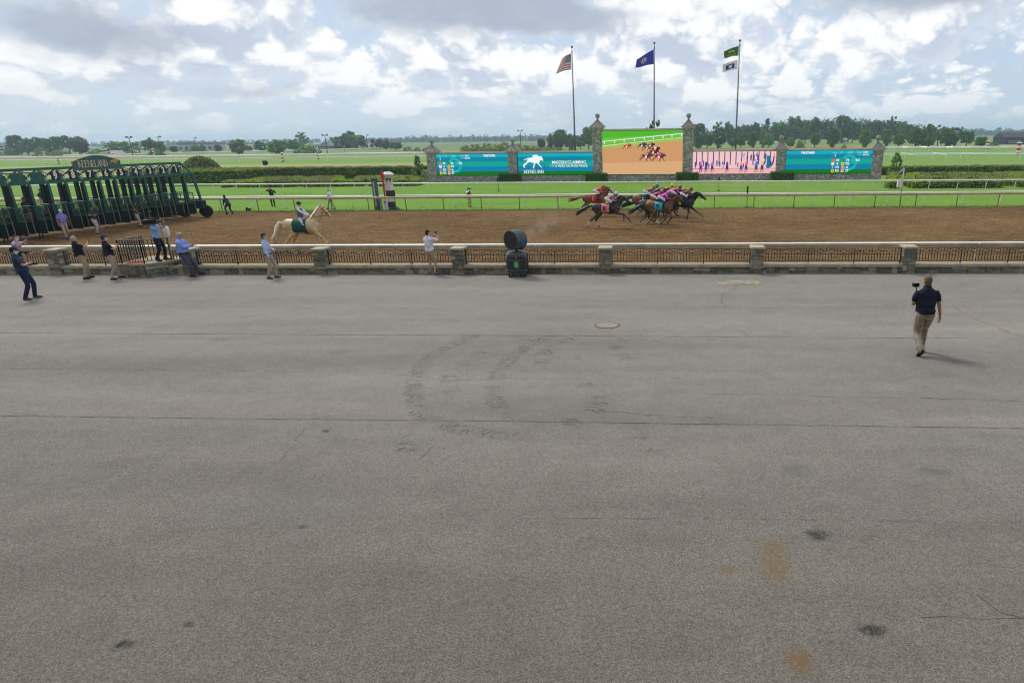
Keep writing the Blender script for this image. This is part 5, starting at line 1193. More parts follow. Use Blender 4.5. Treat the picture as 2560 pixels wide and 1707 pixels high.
strut = MB(); strut.bar((.0, 0, ZL), (-.53, 0, ZT), .07); strut.bar((-2.1, 0, ZL), (-.53, 0, ZT), .07); strut = strut.mesh('roof_strut', GREEN)
gst = MB(); gst.bar((.0, .0, ZL+.06), (-.3, .30, ZL+.55), .045); gst.bar((-.3, .30, ZL+.55), (-.45, .05, ZT-.06), .045); gst.bar((.0, 0, ZL+.06), (-.1, -.28, ZL+.36), .045); gst = gst.mesh('latch_arm', GLITE)
dgl = MB(); dgl.bar((-.5, 0, ZT-.05), (-2.05, PT, ZL+.05), .05); dgl.bar((-.02, PT, ZL+.05), (-.5, 0, ZT-.05), .045); dgl = dgl.mesh('truss_diagonal', GREEN)
mot = MB().box(-.75, -.3, -.16, .16, ZL+.15, ZL+.5).mesh('magnet_box', mat('gate_black', (.015, .018, .02), .6))
for j in range(NS+1):
    y = div(j); dv = empty('stall_divider', (0, y, 0)); dv.parent = gate
    link('divider_post', post, dv); link('divider_post', rpost, dv, loc=(-2.1, 0, 0)); link('upper_padding', pad, dv); link('upper_padding', pad, dv, loc=(-1.95, 0, 0)); link('side_padding', sidep, dv); link('mud_flap', flap, dv); link('roof_strut', strut, dv); link('latch_arm', gst, dv); link('magnet_box', mot, dv)
    link('starter_ledge', ledge, dv)
    if j < NS: link('truss_diagonal', dgl, dv, loc=(0, -PT, 0))
dp = MB().box(0, .66, -.03, .03, .50, 1.18)
dpm = dp.mesh('door_panel', GDARK)
df = MB()
for a, b_ in (((0, 0, .48), (.68, 0, .48)), ((0, 0, 1.2), (.68, 0, 1.2)), ((0, 0, 2.0), (.64, 0, 2.0)), ((.68, 0, .48), (.68, 0, 1.2)), ((.68, 0, 1.2), (.64, 0, 2.0)), ((0, 0, .48), (0, 0, 2.0)), ((0, 0, 1.62), (.66, 0, 1.62))): df.bar(a, b_, .045)
for i in range(1, 6): df.bar((i*.11, 0, 1.2), (i*.11, 0, 2.0), .014)
dfm = df.mesh('door_frame', GREEN); de = MB().bar((.712, 0, .5), (.712, 0, 1.2), .02).bar((.712, 0, 1.2), (.672, 0, 2.0), .02).mesh('door_edge', TANP)
rd = MB()
for a, b_ in (((0, 0, .7), (0, .5, .7)), ((0, 0, 1.3), (0, .5, 1.3)), ((0, 0, 2.05), (0, .5, 2.05)), ((0, .5, .7), (0, .5, 2.05)), ((0, 0, .7), (0, 0, 2.05))): rd.bar(a, b_, .045)
for i in range(1, 5): rd.bar((0, i*.1, 1.3), (0, i*.1, 2.05), .016)
rdm = rd.mesh('rear_door_frame', GREEN); rpm = MB().box(-.02, .02, .02, .48, .72, 1.28).mesh('door_panel', GDARK)
for j in range(NS):
    for y, a in ((div(j)-.10, R(-7)), (div(j+1)+.10, R(7))):
        o = link('front_door', dfm, gate, loc=(.07, y, 0), rot=(0, 0, a)); link('door_panel', dpm, o); link('door_edge', de, o)
    for y, sx in ((div(j+1)+.03, 1), (div(j)-.03, -1)):
        o = link('rear_door', rdm, gate, loc=(-2.25, y, 0), scale=(1, sx, 1)); link('door_panel', rpm, o)
nbm = MB().box(-.02, .02, -.24, .24, ZL+.10, ZL+.60).mesh('number_board', mat('board_black', S(24, 34, 40), .5)); gbm = MB().box(-.02, .02, -.36, .36, ZL+.10, ZL+.62).mesh('blank_board', GREEN)
GNUM = mat('number_white', S(232, 230, 224), .5, .02)
for k in range(NS):
    y = Y1-PT*k
    if k < 9:
        o = link('number_board', nbm, gate, loc=(.04, y, 0)); link('number', textmesh(str(k+1), .56, GNUM, bold=.022, sx=.82), o, loc=(.024, 0, ZL+.345), rot=(R(90), 0, R(90)))
    else: link('blank_board', gbm, gate, loc=(.04, y, 0))
# arched name board
ya, yb = 6.75, 9.95; n = 16; zb0 = ZT-.2
def arch(o_): return [(ya+o_, zb0+o_), (yb-o_, zb0+o_)]+[(yb-o_-(yb-ya-2*o_)*i/n, zb0+.56+.36*math.sin(PI*i/n)-o_) for i in range(n+1)]
MM = Matrix(((0, 0, 1, 0), (1, 0, 0, 0), (0, 1, 0, 0), (0, 0, 0, 1)))
sg = MB().prism(arch(0), -.44, -.36, M=MM).build('name_board', TANP if False else mat('board_trim', S(150, 98, 52), .6), gate); MB().prism(arch(.035), -.358, -.352, M=MM).build('board_face', mat('board_green', S(50, 100, 98), .5), sg)
GOLD = mat('board_gold', S(222, 204, 166), .5, .04); me, w_ = serif_word('KEENELAND', .44, GOLD); link('lettering', me, sg, loc=(-.347, ya+1.32, zb0+.40), rot=(R(90), 0, R(90)), scale=(1.95/w_, 1, 1))
link('running_horse_emblem', logo_mesh(.62, mat('board_gold2', S(200, 156, 84), .5)), sg, loc=(-.347, ya+2.72, zb0+.46), rot=(R(90), 0, R(90)))
# end frame and wheels
MB().bar((-.53, ye1, ZT), (.0, ye1+.35, ZL), .12).bar((-.53, ye1, ZT), (-2.1, ye1+.35, ZL), .12).bar((0, ye1+.35, ZL), (.12, ye1+.55, 1.3), .14).bar((-2.1, ye1+.35, ZL), (-2.2, ye1+.55, .6), .14).bar((-2.1, ye1+.35, ZL), (0, ye1+.35, ZL), .1).bar((-2.1, ye1+.5, 1.35), (.1, ye1+.5, 1.35), .1).bar((-.53, ye1, ZT), (-1.0, ye1+.5, 1.35), .07).build('end_frame', GREEN, gate)
MB().box(-.5, .5, ye1+.15, ye1+.6, .7, 1.3).build('axle_housing', GDARK, gate)
def wheel(x, y, r_, rz):
    o = empty('wheel', (x, y, r_)); o.parent = gate; o.rotation_euler = (R(90), 0, rz)
    pr = [(r_*.62, -.13), (r_*.93, -.15), (r_, -.09), (r_, .09), (r_*.93, .15), (r_*.62, .13)]
    MB().lathe(pr, 28).build('tyre', RUBBER, o, smooth=True)
    MB().lathe([(r_*.64, -.10), (r_*.5, -.06), (r_*.18, -.09), (.02, -.09)], 20).lathe([(.02, .09), (r_*.18, .09), (r_*.5, .06), (r_*.64, .10)], 20).build('rim', GREEN, o)
wheel(.25, ye1+.70, .47, R(25)); wheel(-1.6, ye1+.45, .48, R(40)); wheel(-.1, ye0-.75, .58, R(50)); wheel(-2.2, ye0-.75, .56, R(50))
MB().box(-2.3, .1, ye0-.5, ye0-.1, .5, 1.0).build('axle_housing', GDARK, gate)

# ------------------------------------------------------------------ misting fan
fp = pav(1295, 690); fan = empty('misting_fan', fp, R(6)); tag(fan, 'black wheeled misting fan with a drum head on a water tank', 'fan')
PLB = mat('black_plastic', S(46, 52, 52), .45, .1, 6, spec=.5); PLG = mat('grey_plastic', S(78, 84, 86), .5, .08, 6)
def rounded(w_, d_, r_, n=6):
    out = []
    for cx_, cy_, a0 in ((w_/2-r_, d_/2-r_, 0), (-w_/2+r_, d_/2-r_, PI/2), (-w_/2+r_, -d_/2+r_, PI), (w_/2-r_, -d_/2+r_, 1.5*PI)):
        for i in range(n+1): a = a0+i*PI/2/n; out.append((cx_+r_*math.cos(a), cy_+r_*math.sin(a)))
    return out
def loftbox(levels, mb):
    k = len(mb.v); rings = [[(x, y, z) for x, y in rounded(w_, d_, r_)] for w_, d_, r_, z in levels]; n_ = len(rings[0])
    for rg_ in rings: mb.v += rg_
    for i in range(len(rings)-1):
        for q in range(n_): mb.f.append((k+i*n_+q, k+i*n_+(q+1) % n_, k+(i+1)*n_+(q+1) % n_, k+(i+1)*n_+q)); mb.m.append(0)
    mb.f.append(tuple(k+q for q in range(n_-1, -1, -1))); mb.f.append(tuple(k+(len(rings)-1)*n_+q for q in range(n_))); mb.m += [0, 0]; return mb
loftbox([(.62, .5, .1, .17), (.74, .62, .14, .22), (.82, .68, .16, .35), (.84, .70, .16, .80), (.80, .66, .16, .83)], MB()).build('tank', PLB, fan, smooth=False)
loftbox([(.72, .6, .14, .16), (.85, .71, .16, .27), (.86, .72, .16, .31), (.84, .7, .16, .32)], MB()).build('bumper', PLG, fan)
loftbox([(.83, .69, .16, .832), (.80, .66, .16, .92), (.70, .56, .18, .985), (.3, .25, .1, 1.01)], MB()).build('lid', PLG, fan)
MB().tube([(-.36, -.30, .86), (-.34, -.38, .76), (-.2, -.42, .70), (.2, -.42, .70), (.34, -.38, .76), (.36, -.30, .86)], .022, 8).build('handle', PLG, fan, smooth=True)
lb = MB().box(-.115, .115, -.364, -.356, .40, .68).build('sign_plate', mat('sign_green', S(30, 142, 88), .5), fan); MB().box(-.05, .05, -.368, -.365, .58, .65).build('emblem', mat('sign_yellow', S(200, 190, 70), .5), lb); MB().box(-.08, .08, -.368, -.365, .53, .56).box(-.06, .06, -.368, -.365, .49, .51).box(-.07, .07, -.368, -.365, .43, .45).build('sign_lines', mat('sign_white', S(200, 224, 210), .5), lb)
MB().box(-.02, .02, -.39, -.36, .76, .86).build('latch', mat('brass', S(180, 130, 60), .4, metal=.5), fan)
for x, y in ((-.27, -.25), (.27, -.25), (-.27, .25), (.27, .25)):
    c = empty('caster', (x, y, 0)); c.parent = fan; c.rotation_euler = (0, 0, random.uniform(-.8, .8))
    MB().lathe([(.05, -.025), (.082, -.022), (.085, 0), (.082, .022), (.05, .025)], 16, M=Matrix.Translation((0, 0, .085)) @ Matrix.Rotation(R(90), 4, 'X')).build('wheel', RUBBER, c); MB().box(-.03, .03, -.045, -.03, .06, .2).box(-.03, .03, .03, .045, .06, .2).box(-.05, .05, -.05, .05, .19, .21).build('fork', STEEL, c)
MB().box(.36, .44, -.1, .12, .1, .95).build('water_pump', PLB, fan); MB().tube([(0, 0, 1.0), (0, 0, 1.12)], .06, 10).bar((-.28, 0, 1.1), (.28, 0, 1.1), .05).build('yoke', PLB, fan)
dr = empty('drum', (0, 0, 1.46)); dr.parent = fan; dr.rotation_euler = (R(90), 0, R(-40))
# local z of the drum points back toward the viewer's left; its mouth points away to the right
R_ = .385
MB().lathe([(R_-.03, .26), (R_, .29), (R_+.005, .26), (R_, .1), (R_+.012, .0), (R_, -.25), (R_-.02, -.28), (R_-.05, -.28), (R_-.05, .22), (R_-.03, .26)], 36).build('housing', mat('drum_plastic', S(74, 80, 82), .5, .1, 6), dr, smooth=False)
for i in range(6):
    a = i*PI/3; MB().prism([(.05, -.05), (.32, -.13), (.33, .06), (.05, .05)], -.006, .006, M=Matrix.Rotation(a, 4, 'Z') @ Matrix.Rotation(R(28), 4, 'X')).build('blade', PLG, dr)
MB().lathe([(.09, -.1), (.1, .12), (.05, .16)], 16).build('motor', PLB, dr); MB().lathe([(.045, .162), (.045, .17)], 12).build('motor_sticker', mat('sticker', S(210, 190, 190), .5, hue=S(190, 60, 60)), dr)
for r__ in (.12, .2, .28, .35): MB().tube([(r__*math.cos(q*PI/16), r__*math.sin(q*PI/16), .24) for q in range(33)], .004, 4).build('grille_ring', IRON, dr)
gs = MB()
for i in range(8): gs.bar((.06*math.cos(i*PI/4), .06*math.sin(i*PI/4), .24), (.36*math.cos(i*PI/4), .36*math.sin(i*PI/4), .24), .01)
gs.build('grille_spokes', IRON, dr)
st_ = MB(); 
for q in range(6):
    a0 = R(196+q*5); a1 = R(196+(q+1)*5); st_.face([((R_+.016)*math.cos(a), (R_+.016)*math.sin(a), z) for a, z in ((a0, .02), (a0, .16), (a1, .16), (a1, .02))])
lg = MB()
for q in range(5):
    a0 = R(-8-q*5+8); a1 = R(-8-(q+1)*5+8)
    lg.face([((R_+.018)*math.cos(a), (R_+.018)*math.sin(a), z) for a, z in ((a0, .10), (a0, -.14), (a1, -.14), (a1, .10))])
lg.build('maker_sticker', mat('sticker_blue', S(30, 96, 170), .4), dr)
p0 = pav(1270, 688); cbl = MB(); cbl.tube([(x, y, pavz(y)+.012) for x, y in [(p0.x+.1, p0.y+.1), (p0.x-.5, p0.y-.03), (p0.x-1.1, p0.y+.12), (p0.x-1.9, p0.y-.02), (p0.x-2.6, p0.y+.12), (p0.x-3.4, p0.y+.05), (p0.x-3.9, p0.y+.3)]]+[(p0.x-4.0, 25.2, .5), (p0.x-4.05, 25.20, .66), (p0.x-4.15, 25.46, .72), (p0.x-4.2, 25.5, 1.2)], .011, 6)
o = cbl.build('power_cable', IRON, smooth=True); tag(o, 'thin black cable running from the misting fan along the foot of the wall', 'cable')
# drifting mist
vm = bpy.data.materials.new('mist'); vm.use_nodes = True; t = NT(vm.node_tree); t.n.clear()
g = t.add('ShaderNodeTexCoord').outputs['Object']; X_, Y_, Z_ = t.xyz(g)
rad = t.math('SQRT', t.math('ADD', t.math('MULTIPLY', X_, X_), t.math('MULTIPLY', Y_, Y_)))
wid = t.math('ADD', t.math('MULTIPLY', Z_, .24), .28)
den = t.math('MULTIPLY', t.mapr(t.math('DIVIDE', rad, wid), .2, 1.0, 1, 0), t.mapr(Z_, 0.0, 2.6, 1.0, 0.0))
den = t.math('MULTIPLY', den, t.mapr(t.noise(g, 2.2, 4, .6), .38, .7, .1, 1))
pv = t.add('ShaderNodeVolumePrincipled', {'Color': (.95, .95, .95), 'Density': t.math('MULTIPLY', den, .55)}); t.add('ShaderNodeOutputMaterial', {'Volume': pv.outputs[0]})
mm_ = MB(); mm_.lathe([(.28, 0), (.9, 2.6)], 16); mi_ = mm_.build('mist', vm); dv_ = Vector((.64, .60, .42)).normalized()
mi_.location = fp+Vector((.26, .24, 1.46)); mi_.rotation_euler = dv_.to_track_quat('Z', 'Y').to_euler(); tag(mi_, 'faint water mist drifting from the fan over the track', 'mist', kind='stuff')

# ------------------------------------------------------------------ trees
def tree_mesh(kind, mt, seed):
    rn = np.random.RandomState(seed); H = 9.0; Ps, Ns = [], []
    def clump(c, r_, n):
        d_ = rn.normal(size=(n, 3)); d_ /= np.linalg.norm(d_, axis=1)[:, None]; rr_ = r_*rn.uniform(.45, 1.05, (n, 1))*np.array((1, 1, .8)); Ps.append(np.array(c)+d_*rr_); Ns.append(d_*.8+np.array((0, 0, .35)))
    if kind == 'round':
        for i in range(60):
            d_ = rn.normal(size=3); d_ /= np.linalg.norm(d_); f = rn.uniform(.35, 1.0)**.6; c = np.array((0, 0, 4.8))+d_*np.array((3.1, 3.1, 3.9))*f; c[2] = max(c[2], .9); clump(c, rn.uniform(.7, 1.25), 56)
    elif kind == 'spread':
        for i in range(64):
            d_ = rn.normal(size=3); d_ /= np.linalg.norm(d_); f = rn.uniform(.3, 1.0)**.6; c = np.array((0, 0, 5.6))+d_*np.array((4.4, 4.4, 2.8))*f*(1+.2*math.sin(i)); c[2] = max(c[2], 1.1); clump(c, rn.uniform(.65, 1.2), 44)
    elif kind == 'tall':
        for i in range(58):
            z = rn.uniform(.7, 8.6); w_ = 2.5*math.sin(PI*min(1, (z-.4)/9.2))**.7; a = rn.uniform(0, 2*PI); q = rn.uniform(.2, 1)**.6*w_; clump((q*math.cos(a), q*math.sin(a), z), rn.uniform(.6, 1.1), 44)
    elif kind == 'open':
        for i in range(34):
            d_ = rn.normal(size=3); d_ /= np.linalg.norm(d_); c = np.array((0, 0, 5.6))+d_*np.array((3.3, 3.3, 3.2))*rn.uniform(.55, 1.05); c[2] = max(c[2], 2.2); clump(c, rn.uniform(.4, .8), 26)
    elif kind == 'bush':
        for i in range(46):
            d_ = rn.normal(size=3); d_ /= np.linalg.norm(d_); d_[2] = abs(d_[2]); c = d_*np.array((4.6, 4.6, 7.8))*rn.uniform(.4, 1)**.5; clump(c, rn.uniform(.8, 1.35), 44)
    elif kind == 'cone':
        for i in range(44):
            z = 9*rn.uniform(0, .97)**1.1; w_ = 3.4*(1-z/9.4)**.75; a = rn.uniform(0, 2*PI); q = rn.uniform(.3, 1)**.5*w_; clump((q*math.cos(a), q*math.sin(a), z+.3), .35+.75*(1-z/9), 42)
    elif kind == 'pine':
        for i in range(30):
            z = rn.uniform(2.6, 8.8); L = rn.uniform(.4, 1)*3.0*(1-z/10.5); a = rn.uniform(0, 2*PI)
            for q in (.45, .75, 1.0): clump((L*q*math.cos(a), L*q*math.sin(a), z+.2*q), .5, 20)
    P = np.vstack(Ps); Nn = np.vstack(Ns); P[:, 2] = np.maximum(P[:, 2], .1)
    st = np.random.get_state(); np.random.seed(seed); V, F = leaf_cloud(P, Nn, .34, .5, .7); k = np.random.rand(len(F)); np.random.set_state(st)
    return npmesh('crown', V, F, mt, leafrand=k)
BARK = mat('bark', S(84, 72, 60), .9, .2, 3)
def trunk_mesh(kind, seed):
    rn = random.Random(seed); mb = MB(); top = {'bush': 2.0, 'cone': 7, 'pine': 8.6, 'tall': 7.5}.get(kind, 5.6)
    pts = [(rn.uniform(-.1, .1)*z, rn.uniform(-.1, .1)*z, z) for z in (0, top*.3, top*.6, top)]; pts[0] = (0, 0, -.3); mb.tube(pts, [.32, .24, .17, .06], 7)
    for i in range(7):
        z = top*rn.uniform(.35, .9); a = rn.uniform(0, 2*PI); L = rn.uniform(1.2, 2.6)*(.5 if kind in ('cone', 'tall', 'bush') else 1); mb.tube([(0, 0, z), (L*.5*math.cos(a), L*.5*math.sin(a), z+L*.35), (L*math.cos(a), L*math.sin(a), z+L*.9)], [.1, .07, .02], 5)
    return mb.mesh('trunk', BARK, True)
TM = {'g': leafmat('leaf_green', S(64, 100, 44), S(136, 166, 82), trans=.4), 'd': leafmat('leaf_dark', S(48, 78, 42), S(106, 134, 72), trans=.35), 'l': leafmat('leaf_olive', S(98, 122, 46), S(168, 178, 88), trans=.35), 'p': leafmat('leaf_purple', S(58, 58, 50), S(118, 106, 90), trans=.3), 'm': leafmat('leaf_mid', S(72, 114, 52), S(150, 182, 92), trans=.35)}
LOOK = {'g': 'green', 'd': 'dark green', 'l': 'olive', 'p': 'purplish', 'm': 'mid green'}; SHP = {'round': 'rounded', 'spread': 'broad', 'tall': 'tall narrow', 'open': 'airy', 'bush': 'bushy low', 'cone': 'conical', 'pine': 'ragged pine'}
CACHE = {}
def treeparts(kind, c, v_):
    k = (kind, c, v_)
    if k not in CACHE:
        b0 = CACHE.get((kind, None, v_))
        if b0 is None: b0 = CACHE[(kind, None, v_)] = tree_mesh(kind, TM[c], v_*7+len(kind)); me = b0
        else: me = b0.copy(); me.materials.clear(); me.materials.append(TM[c])
        if (kind, 't', v_) not in CACHE: CACHE[(kind, 't', v_)] = trunk_mesh(kind, v_)
        CACHE[k] = (me, CACHE[(kind, 't', v_)])
    return CACHE[k]
WID = {'round': 7.6, 'spread': 10.4, 'tall': 6.0, 'open': 7.6, 'bush': 10.4, 'cone': 7.0, 'pine': 5.6}
def plant(px, pb, ptop, wpx, kind, c, label, group, Yfix=None, name='tree'):
    b_ = onground(px, pb) if Yfix is None else Vector((aty(px, pb, Yfix).x, Yfix, terr(0, Yfix)))
    top = aty(px, ptop, b_.y); h_ = max(1.0, top.z-b_.z); w_ = abs(aty(px+wpx/2, pb, b_.y).x-aty(px-wpx/2, pb, b_.y).x)
    o = empty(name, b_, random.uniform(0, 6.28)); o.scale = (w_/WID[kind],)*2+(h_/9.3,)
    cr_, tr_ = treeparts(kind, c, random.randint(1, 3)); link('crown', cr_, o); link('trunk', tr_, o)
    tag(o, label, 'tree' if name == 'tree' else name, group); return o
ORD = ['first', 'second', 'third', 'fourth', 'fifth', 'sixth', 'seventh', 'eighth', 'ninth', 'tenth', 'eleventh', 'twelfth', 'thirteenth', 'fourteenth', 'fifteenth', 'sixteenth', 'seventeenth', 'eighteenth', 'nineteenth', 'twentieth', 'twenty-first', 'twenty-second', 'twenty-third', 'twenty-fourth', 'twenty-fifth', 'twenty-sixth']
ZONES = {
 'far left clump above the gate': [(4, 389, 361, 44, 'bush', 'p'), (28, 389, 366, 34, 'bush', 'm'), (46, 388, 337, 40, 'tall', 'd'), (72, 388, 352, 34, 'round', 'g'), (94, 388, 338, 46, 'spread', 'd'), (106, 390, 364, 36, 'bush', 'l'), (132, 388, 346, 40, 'round', 'd'), (152, 390, 370, 46, 'bush', 'l'), (178, 388, 334, 72, 'spread', 'd'), (206, 389, 348, 40, 'round', 'p'), (200, 386, 340, 50, 'spread', 'd')],
 'scattered row behind the left rails': [(243, 389, 369, 40, 'bush', 'm'), (275, 389, 358, 26, 'open', 'd'), (306, 388, 351, 46, 'round', 'g'), (330, 389, 368, 30, 'bush', 'm'), (350, 386, 354, 36, 'open', 'd'), (378, 388, 342, 34, 'spread', 'd'), (402, 388, 350, 32, 'round', 'g'), (392, 390, 366, 40, 'bush', 'm'), (437, 384, 364, 20, 'round', 'p'), (468, 383, 372, 24, 'bush', 'm'), (490, 383, 362, 24, 'round', 'g'), (509, 383, 361, 20, 'cone', 'p'), (547, 382, 361, 20, 'round', 'd')],
 'row above the long hedge': [(597, 388, 346, 46, 'round', 'm'), (624, 380, 364, 18, 'round', 'g'), (653, 380, 351, 34, 'round', 'd'), (692, 388, 349, 46, 'round', 'm'), (708, 380, 349, 28, 'round', 'g'), (735, 379, 349, 34, 'round', 'g'), (757, 379, 330, 40, 'open', 'g'), (764, 388, 355, 56, 'bush', 'm'), (792, 388, 370, 30, 'bush', 'm')],
 'grove left of the screens': [(858, 374, 338, 56, 'spread', 'g'), (874, 374, 326, 50, 'round', 'd'), (895, 374, 334, 50, 'round', 'm'), (842, 374, 355, 18, 'cone', 'd'), (866, 374, 353, 18, 'cone', 'd'), (888, 374, 351, 20, 'cone', 'd'), (911, 374, 349, 20, 'cone', 'p'), (934, 374, 348, 22, 'cone', 'p'), (951, 374, 347, 28, 'round', 'p'), (967, 375, 347, 24, 'round', 'p'), (990, 377, 353, 36, 'round', 'g'), (1020, 378, 364, 26, 'bush', 'g'), (1043, 379, 366, 20, 'bush', 'g'), (1066, 379, 367, 24, 'bush', 'g')],
 'thicket above the left screens': [(x, 384, y, 44, 'bush', 'l') for x, y in ((1168, 360), (1192, 355), (1216, 352), (1242, 356), (1264, 349), (1290, 354), (1314, 358), (1338, 361), (1366, 364), (1392, 366))],
 'clump left of the big screen': [(1354, 376, 344, 24, 'round', 'p'), (1378, 376, 345, 24, 'cone', 'p'), (1396, 376, 349, 26, 'round', 'p'), (1402, 374, 319, 36, 'round', 'g'), (1385, 374, 329, 40, 'spread', 'g'), (1424, 374, 333, 36, 'round', 'g'), (1432, 377, 350, 20, 'cone', 'p'), (1452, 374, 336, 30, 'round', 'g'), (1472, 374, 312, 38, 'round', 'g')],
 'wood right of the big screen': [(1746, 372, 308, 46, 'tall', 'g'), (1768, 372, 330, 40, 'round', 'g'), (1793, 372, 304, 40, 'open', 'g'), (1796, 371, 318, 44, 'tall', 'd'), (1822, 362, 302, 34, 'round', 'g'), (1842, 362, 314, 34, 'round', 'd'), (1862, 361, 310, 34, 'round', 'g'), (1883, 361, 304, 38, 'round', 'd'), (1832, 371, 344, 22, 'round', 'm'), (1852, 371, 332, 24, 'round', 'g'), (1880, 370, 326, 30, 'tall', 'g'), (1916, 360, 291, 24, 'pine', 'd'), (1900, 360, 312, 36, 'round', 'd'), (1908, 370, 322, 26, 'tall', 'm'), (1920, 371, 332, 32, 'round', 'm'), (1945, 359, 300, 40, 'round', 'g'), (1934, 360, 316, 30, 'round', 'd')],
 'high wood behind the right screen': [(1984, 359, 288, 54, 'round', 'g'), (1966, 359, 306, 36, 'round', 'd'), (2012, 359, 298, 40, 'round', 'g'), (2036, 359, 291, 48, 'round', 'd'), (2068, 359, 297, 34, 'round', 'd'), (2104, 359, 282, 46, 'round', 'd'), (2086, 360, 312, 40, 'round', 'g'), (2130, 359, 300, 40, 'round', 'd'), (2150, 359, 295, 44, 'open', 'd'), (2172, 359, 300, 40, 'round', 'g'), (2192, 359, 298, 40, 'round', 'd'), (2226, 359, 290, 36, 'open', 'd'), (2210, 359, 306, 40, 'round', 'g'), (2250, 359, 301, 46, 'round', 'g'), (2275, 359, 310, 34, 'round', 'd')],
 'lawn before the right wood': [(1975, 371, 342, 24, 'round', 'm'), (2000, 371, 345, 24, 'bush', 'm'), (2037, 370, 329, 30, 'round', 'g'), (2080, 370, 317, 36, 'tall', 'd'), (2110, 371, 360, 16, 'bush', 'g'), (2160, 370, 323, 34, 'tall', 'g'), (2214, 367, 321, 32, 'tall', 'g'), (2246, 369, 332, 38, 'round', 'g')],
 'right row toward the barn': [(2288, 369, 314, 44, 'round', 'g'), (2305, 368, 318, 40, 'round', 'd'), (2322, 369, 308, 34, 'tall', 'g'), (2342, 370, 312, 38, 'open', 'g'), (2362, 370, 316, 40, 'round', 'g'), (2386, 369, 311, 36, 'open', 'd'), (2375, 371, 330, 40, 'round', 'd'), (2415, 367, 323, 38, 'round', 'g'), (2450, 371, 339, 34, 'round', 'g'), (2482, 371, 351, 34, 'bush', 'g')],
}
for zone, L_ in ZONES.items():
    L_ = sorted(L_)
    for i, (px, pb, pt_, w_, kd, c) in enumerate(L_):
        plant(px, pb, pt_, w_, kd, c, '%s %s tree, %s from left in the %s' % (SHP[kd], LOOK[c], ORD[i], zone), 'trees in the '+zone)
plant(1637, 420, 299, 56, 'open', 'd', 'airy dark tree showing its top just above the big screen', None, Yfix=104)
plant(1048, 446, 389, 40, 'cone', 'm', 'small leafy tree at the left end of the screen wall', None, Yfix=95); plant(2238, 437, 381, 42, 'cone', 'm', 'small leafy tree at the right end of the screen wall', None, Yfix=95)
b_ = aty(1056, 440, 94); o = empty('flowering_shrub', (b_.x+.6, 94, -.06)); tag(o, 'white flowering shrub beside the left end of the screen wall', 'shrub'); nn_ = np.random.normal(size=(500, 3)); nn_ /= np.linalg.norm(nn_, axis=1)[:, None]; nn_[:, 2] = np.abs(nn_[:, 2]); V, F = leaf_cloud(nn_*np.array((.8, .7, 1.6)), nn_, .1)
link('foliage', npmesh('foliage', V, F, HTOP, leafrand=np.random.rand(500)), o); V, F = leaf_cloud(nn_[:160]*np.array((.9, .8, 1.7)), nn_[:160], .09); link('blossom', npmesh('blossom', V, F, mat('blossom', S(222, 214, 206), .8)), o)

# far woods on the skyline: one mass
tops = [(-200, 356), (0, 356), (90, 360), (230, 357), (330, 355), (520, 353), (640, 351), (760, 348), (840, 351), (920, 347), (1000, 343), (1060, 341), (1200, 339), (1340, 338), (1480, 336), (1640, 334), (1850, 330), (2100, 326), (2300, 326), (2420, 323), (2500, 322), (2600, 322), (2760, 320)]
def itop(px):
    for (a, y0), (b, y1) in zip(tops, tops[1:]):
        if a <= px <= b: return y0+(y1-y0)*(px-a)/(b-a)
    return 330
Ps, Ns = [], []; rq = np.random.RandomState(9)
for lay, YY in enumerate((1250, 1500)):
    for px in np.arange(-180, 2740, 5.0):
        yt = itop(px)+rq.normal(0, 1.4)-lay*1.2+1.5; p = aty(px+rq.uniform(-3, 3), yt, YY+rq.uniform(-40, 40)); z0 = terr(p.x, p.y); hh_ = max(4, p.z-z0); n = 16
        d_ = rq.normal(size=(n, 3)); d_ /= np.linalg.norm(d_, axis=1)[:, None]; w_ = 5.0
        for zz in np.arange(2, hh_, 5.5):
            Ps.append(np.array((p.x, p.y, z0+zz-1.5))+d_*np.array((w_, w_, 4.0))*rq.uniform(.5, 1.0, (n, 1))); Ns.append(d_+np.array((0, 0, .4)))
P = np.vstack(Ps); st = np.random.get_state(); V, F = leaf_cloud(P, np.vstack(Ns), 2.0, .5, .8)
o = link('far_woods', npmesh('far_woods', V, F, leafmat('leaf_far', S(36, 60, 38), S(76, 100, 64), .01), leafrand=np.random.rand(len(F)))); tag(o, 'distant belt of woodland along the whole skyline', 'woodland', kind='stuff')

# the dense body of the wood at the right, behind the trees that can be told apart
Ps, Ns = [], []
wt = [(1738, 336), (1790, 330), (1850, 322), (1920, 316), (1990, 306), (2060, 304), (2120, 302), (2200, 306), (2260, 312), (2330, 322), (2400, 330), (2430, 338)]
for (a, y0), (b, y1) in zip(wt, wt[1:]):
    for px in np.arange(a, b, 3.0):
        yt = y0+(y1-y0)*(px-a)/(b-a)+rq.normal(0, 3.0); p = aty(px, yt, 700+rq.uniform(-30, 30)); z0 = terr(p.x, p.y); hh_ = max(3, p.z-z0)
        for zz in np.arange(1.5, hh_, 3.2):
            n = 9; d_ = rq.normal(size=(n, 3)); d_ /= np.linalg.norm(d_, axis=1)[:, None]; Ps.append(np.array((p.x, p.y, z0+zz))+d_*3.0*rq.uniform(.5, 1.1, (n, 1))); Ns.append(d_+np.array((0, 0, .4)))
P = np.vstack(Ps); V, F = leaf_cloud(P, np.vstack(Ns), 1.1, .5, .8)
o = link('wood_mass', npmesh('wood_mass', V, F, leafmat('leaf_wood', S(46, 76, 40), S(104, 132, 70), .03, .35), leafrand=np.random.rand(len(F)))); tag(o, 'dense body of the wood on the right skyline', 'woodland', kind='stuff')

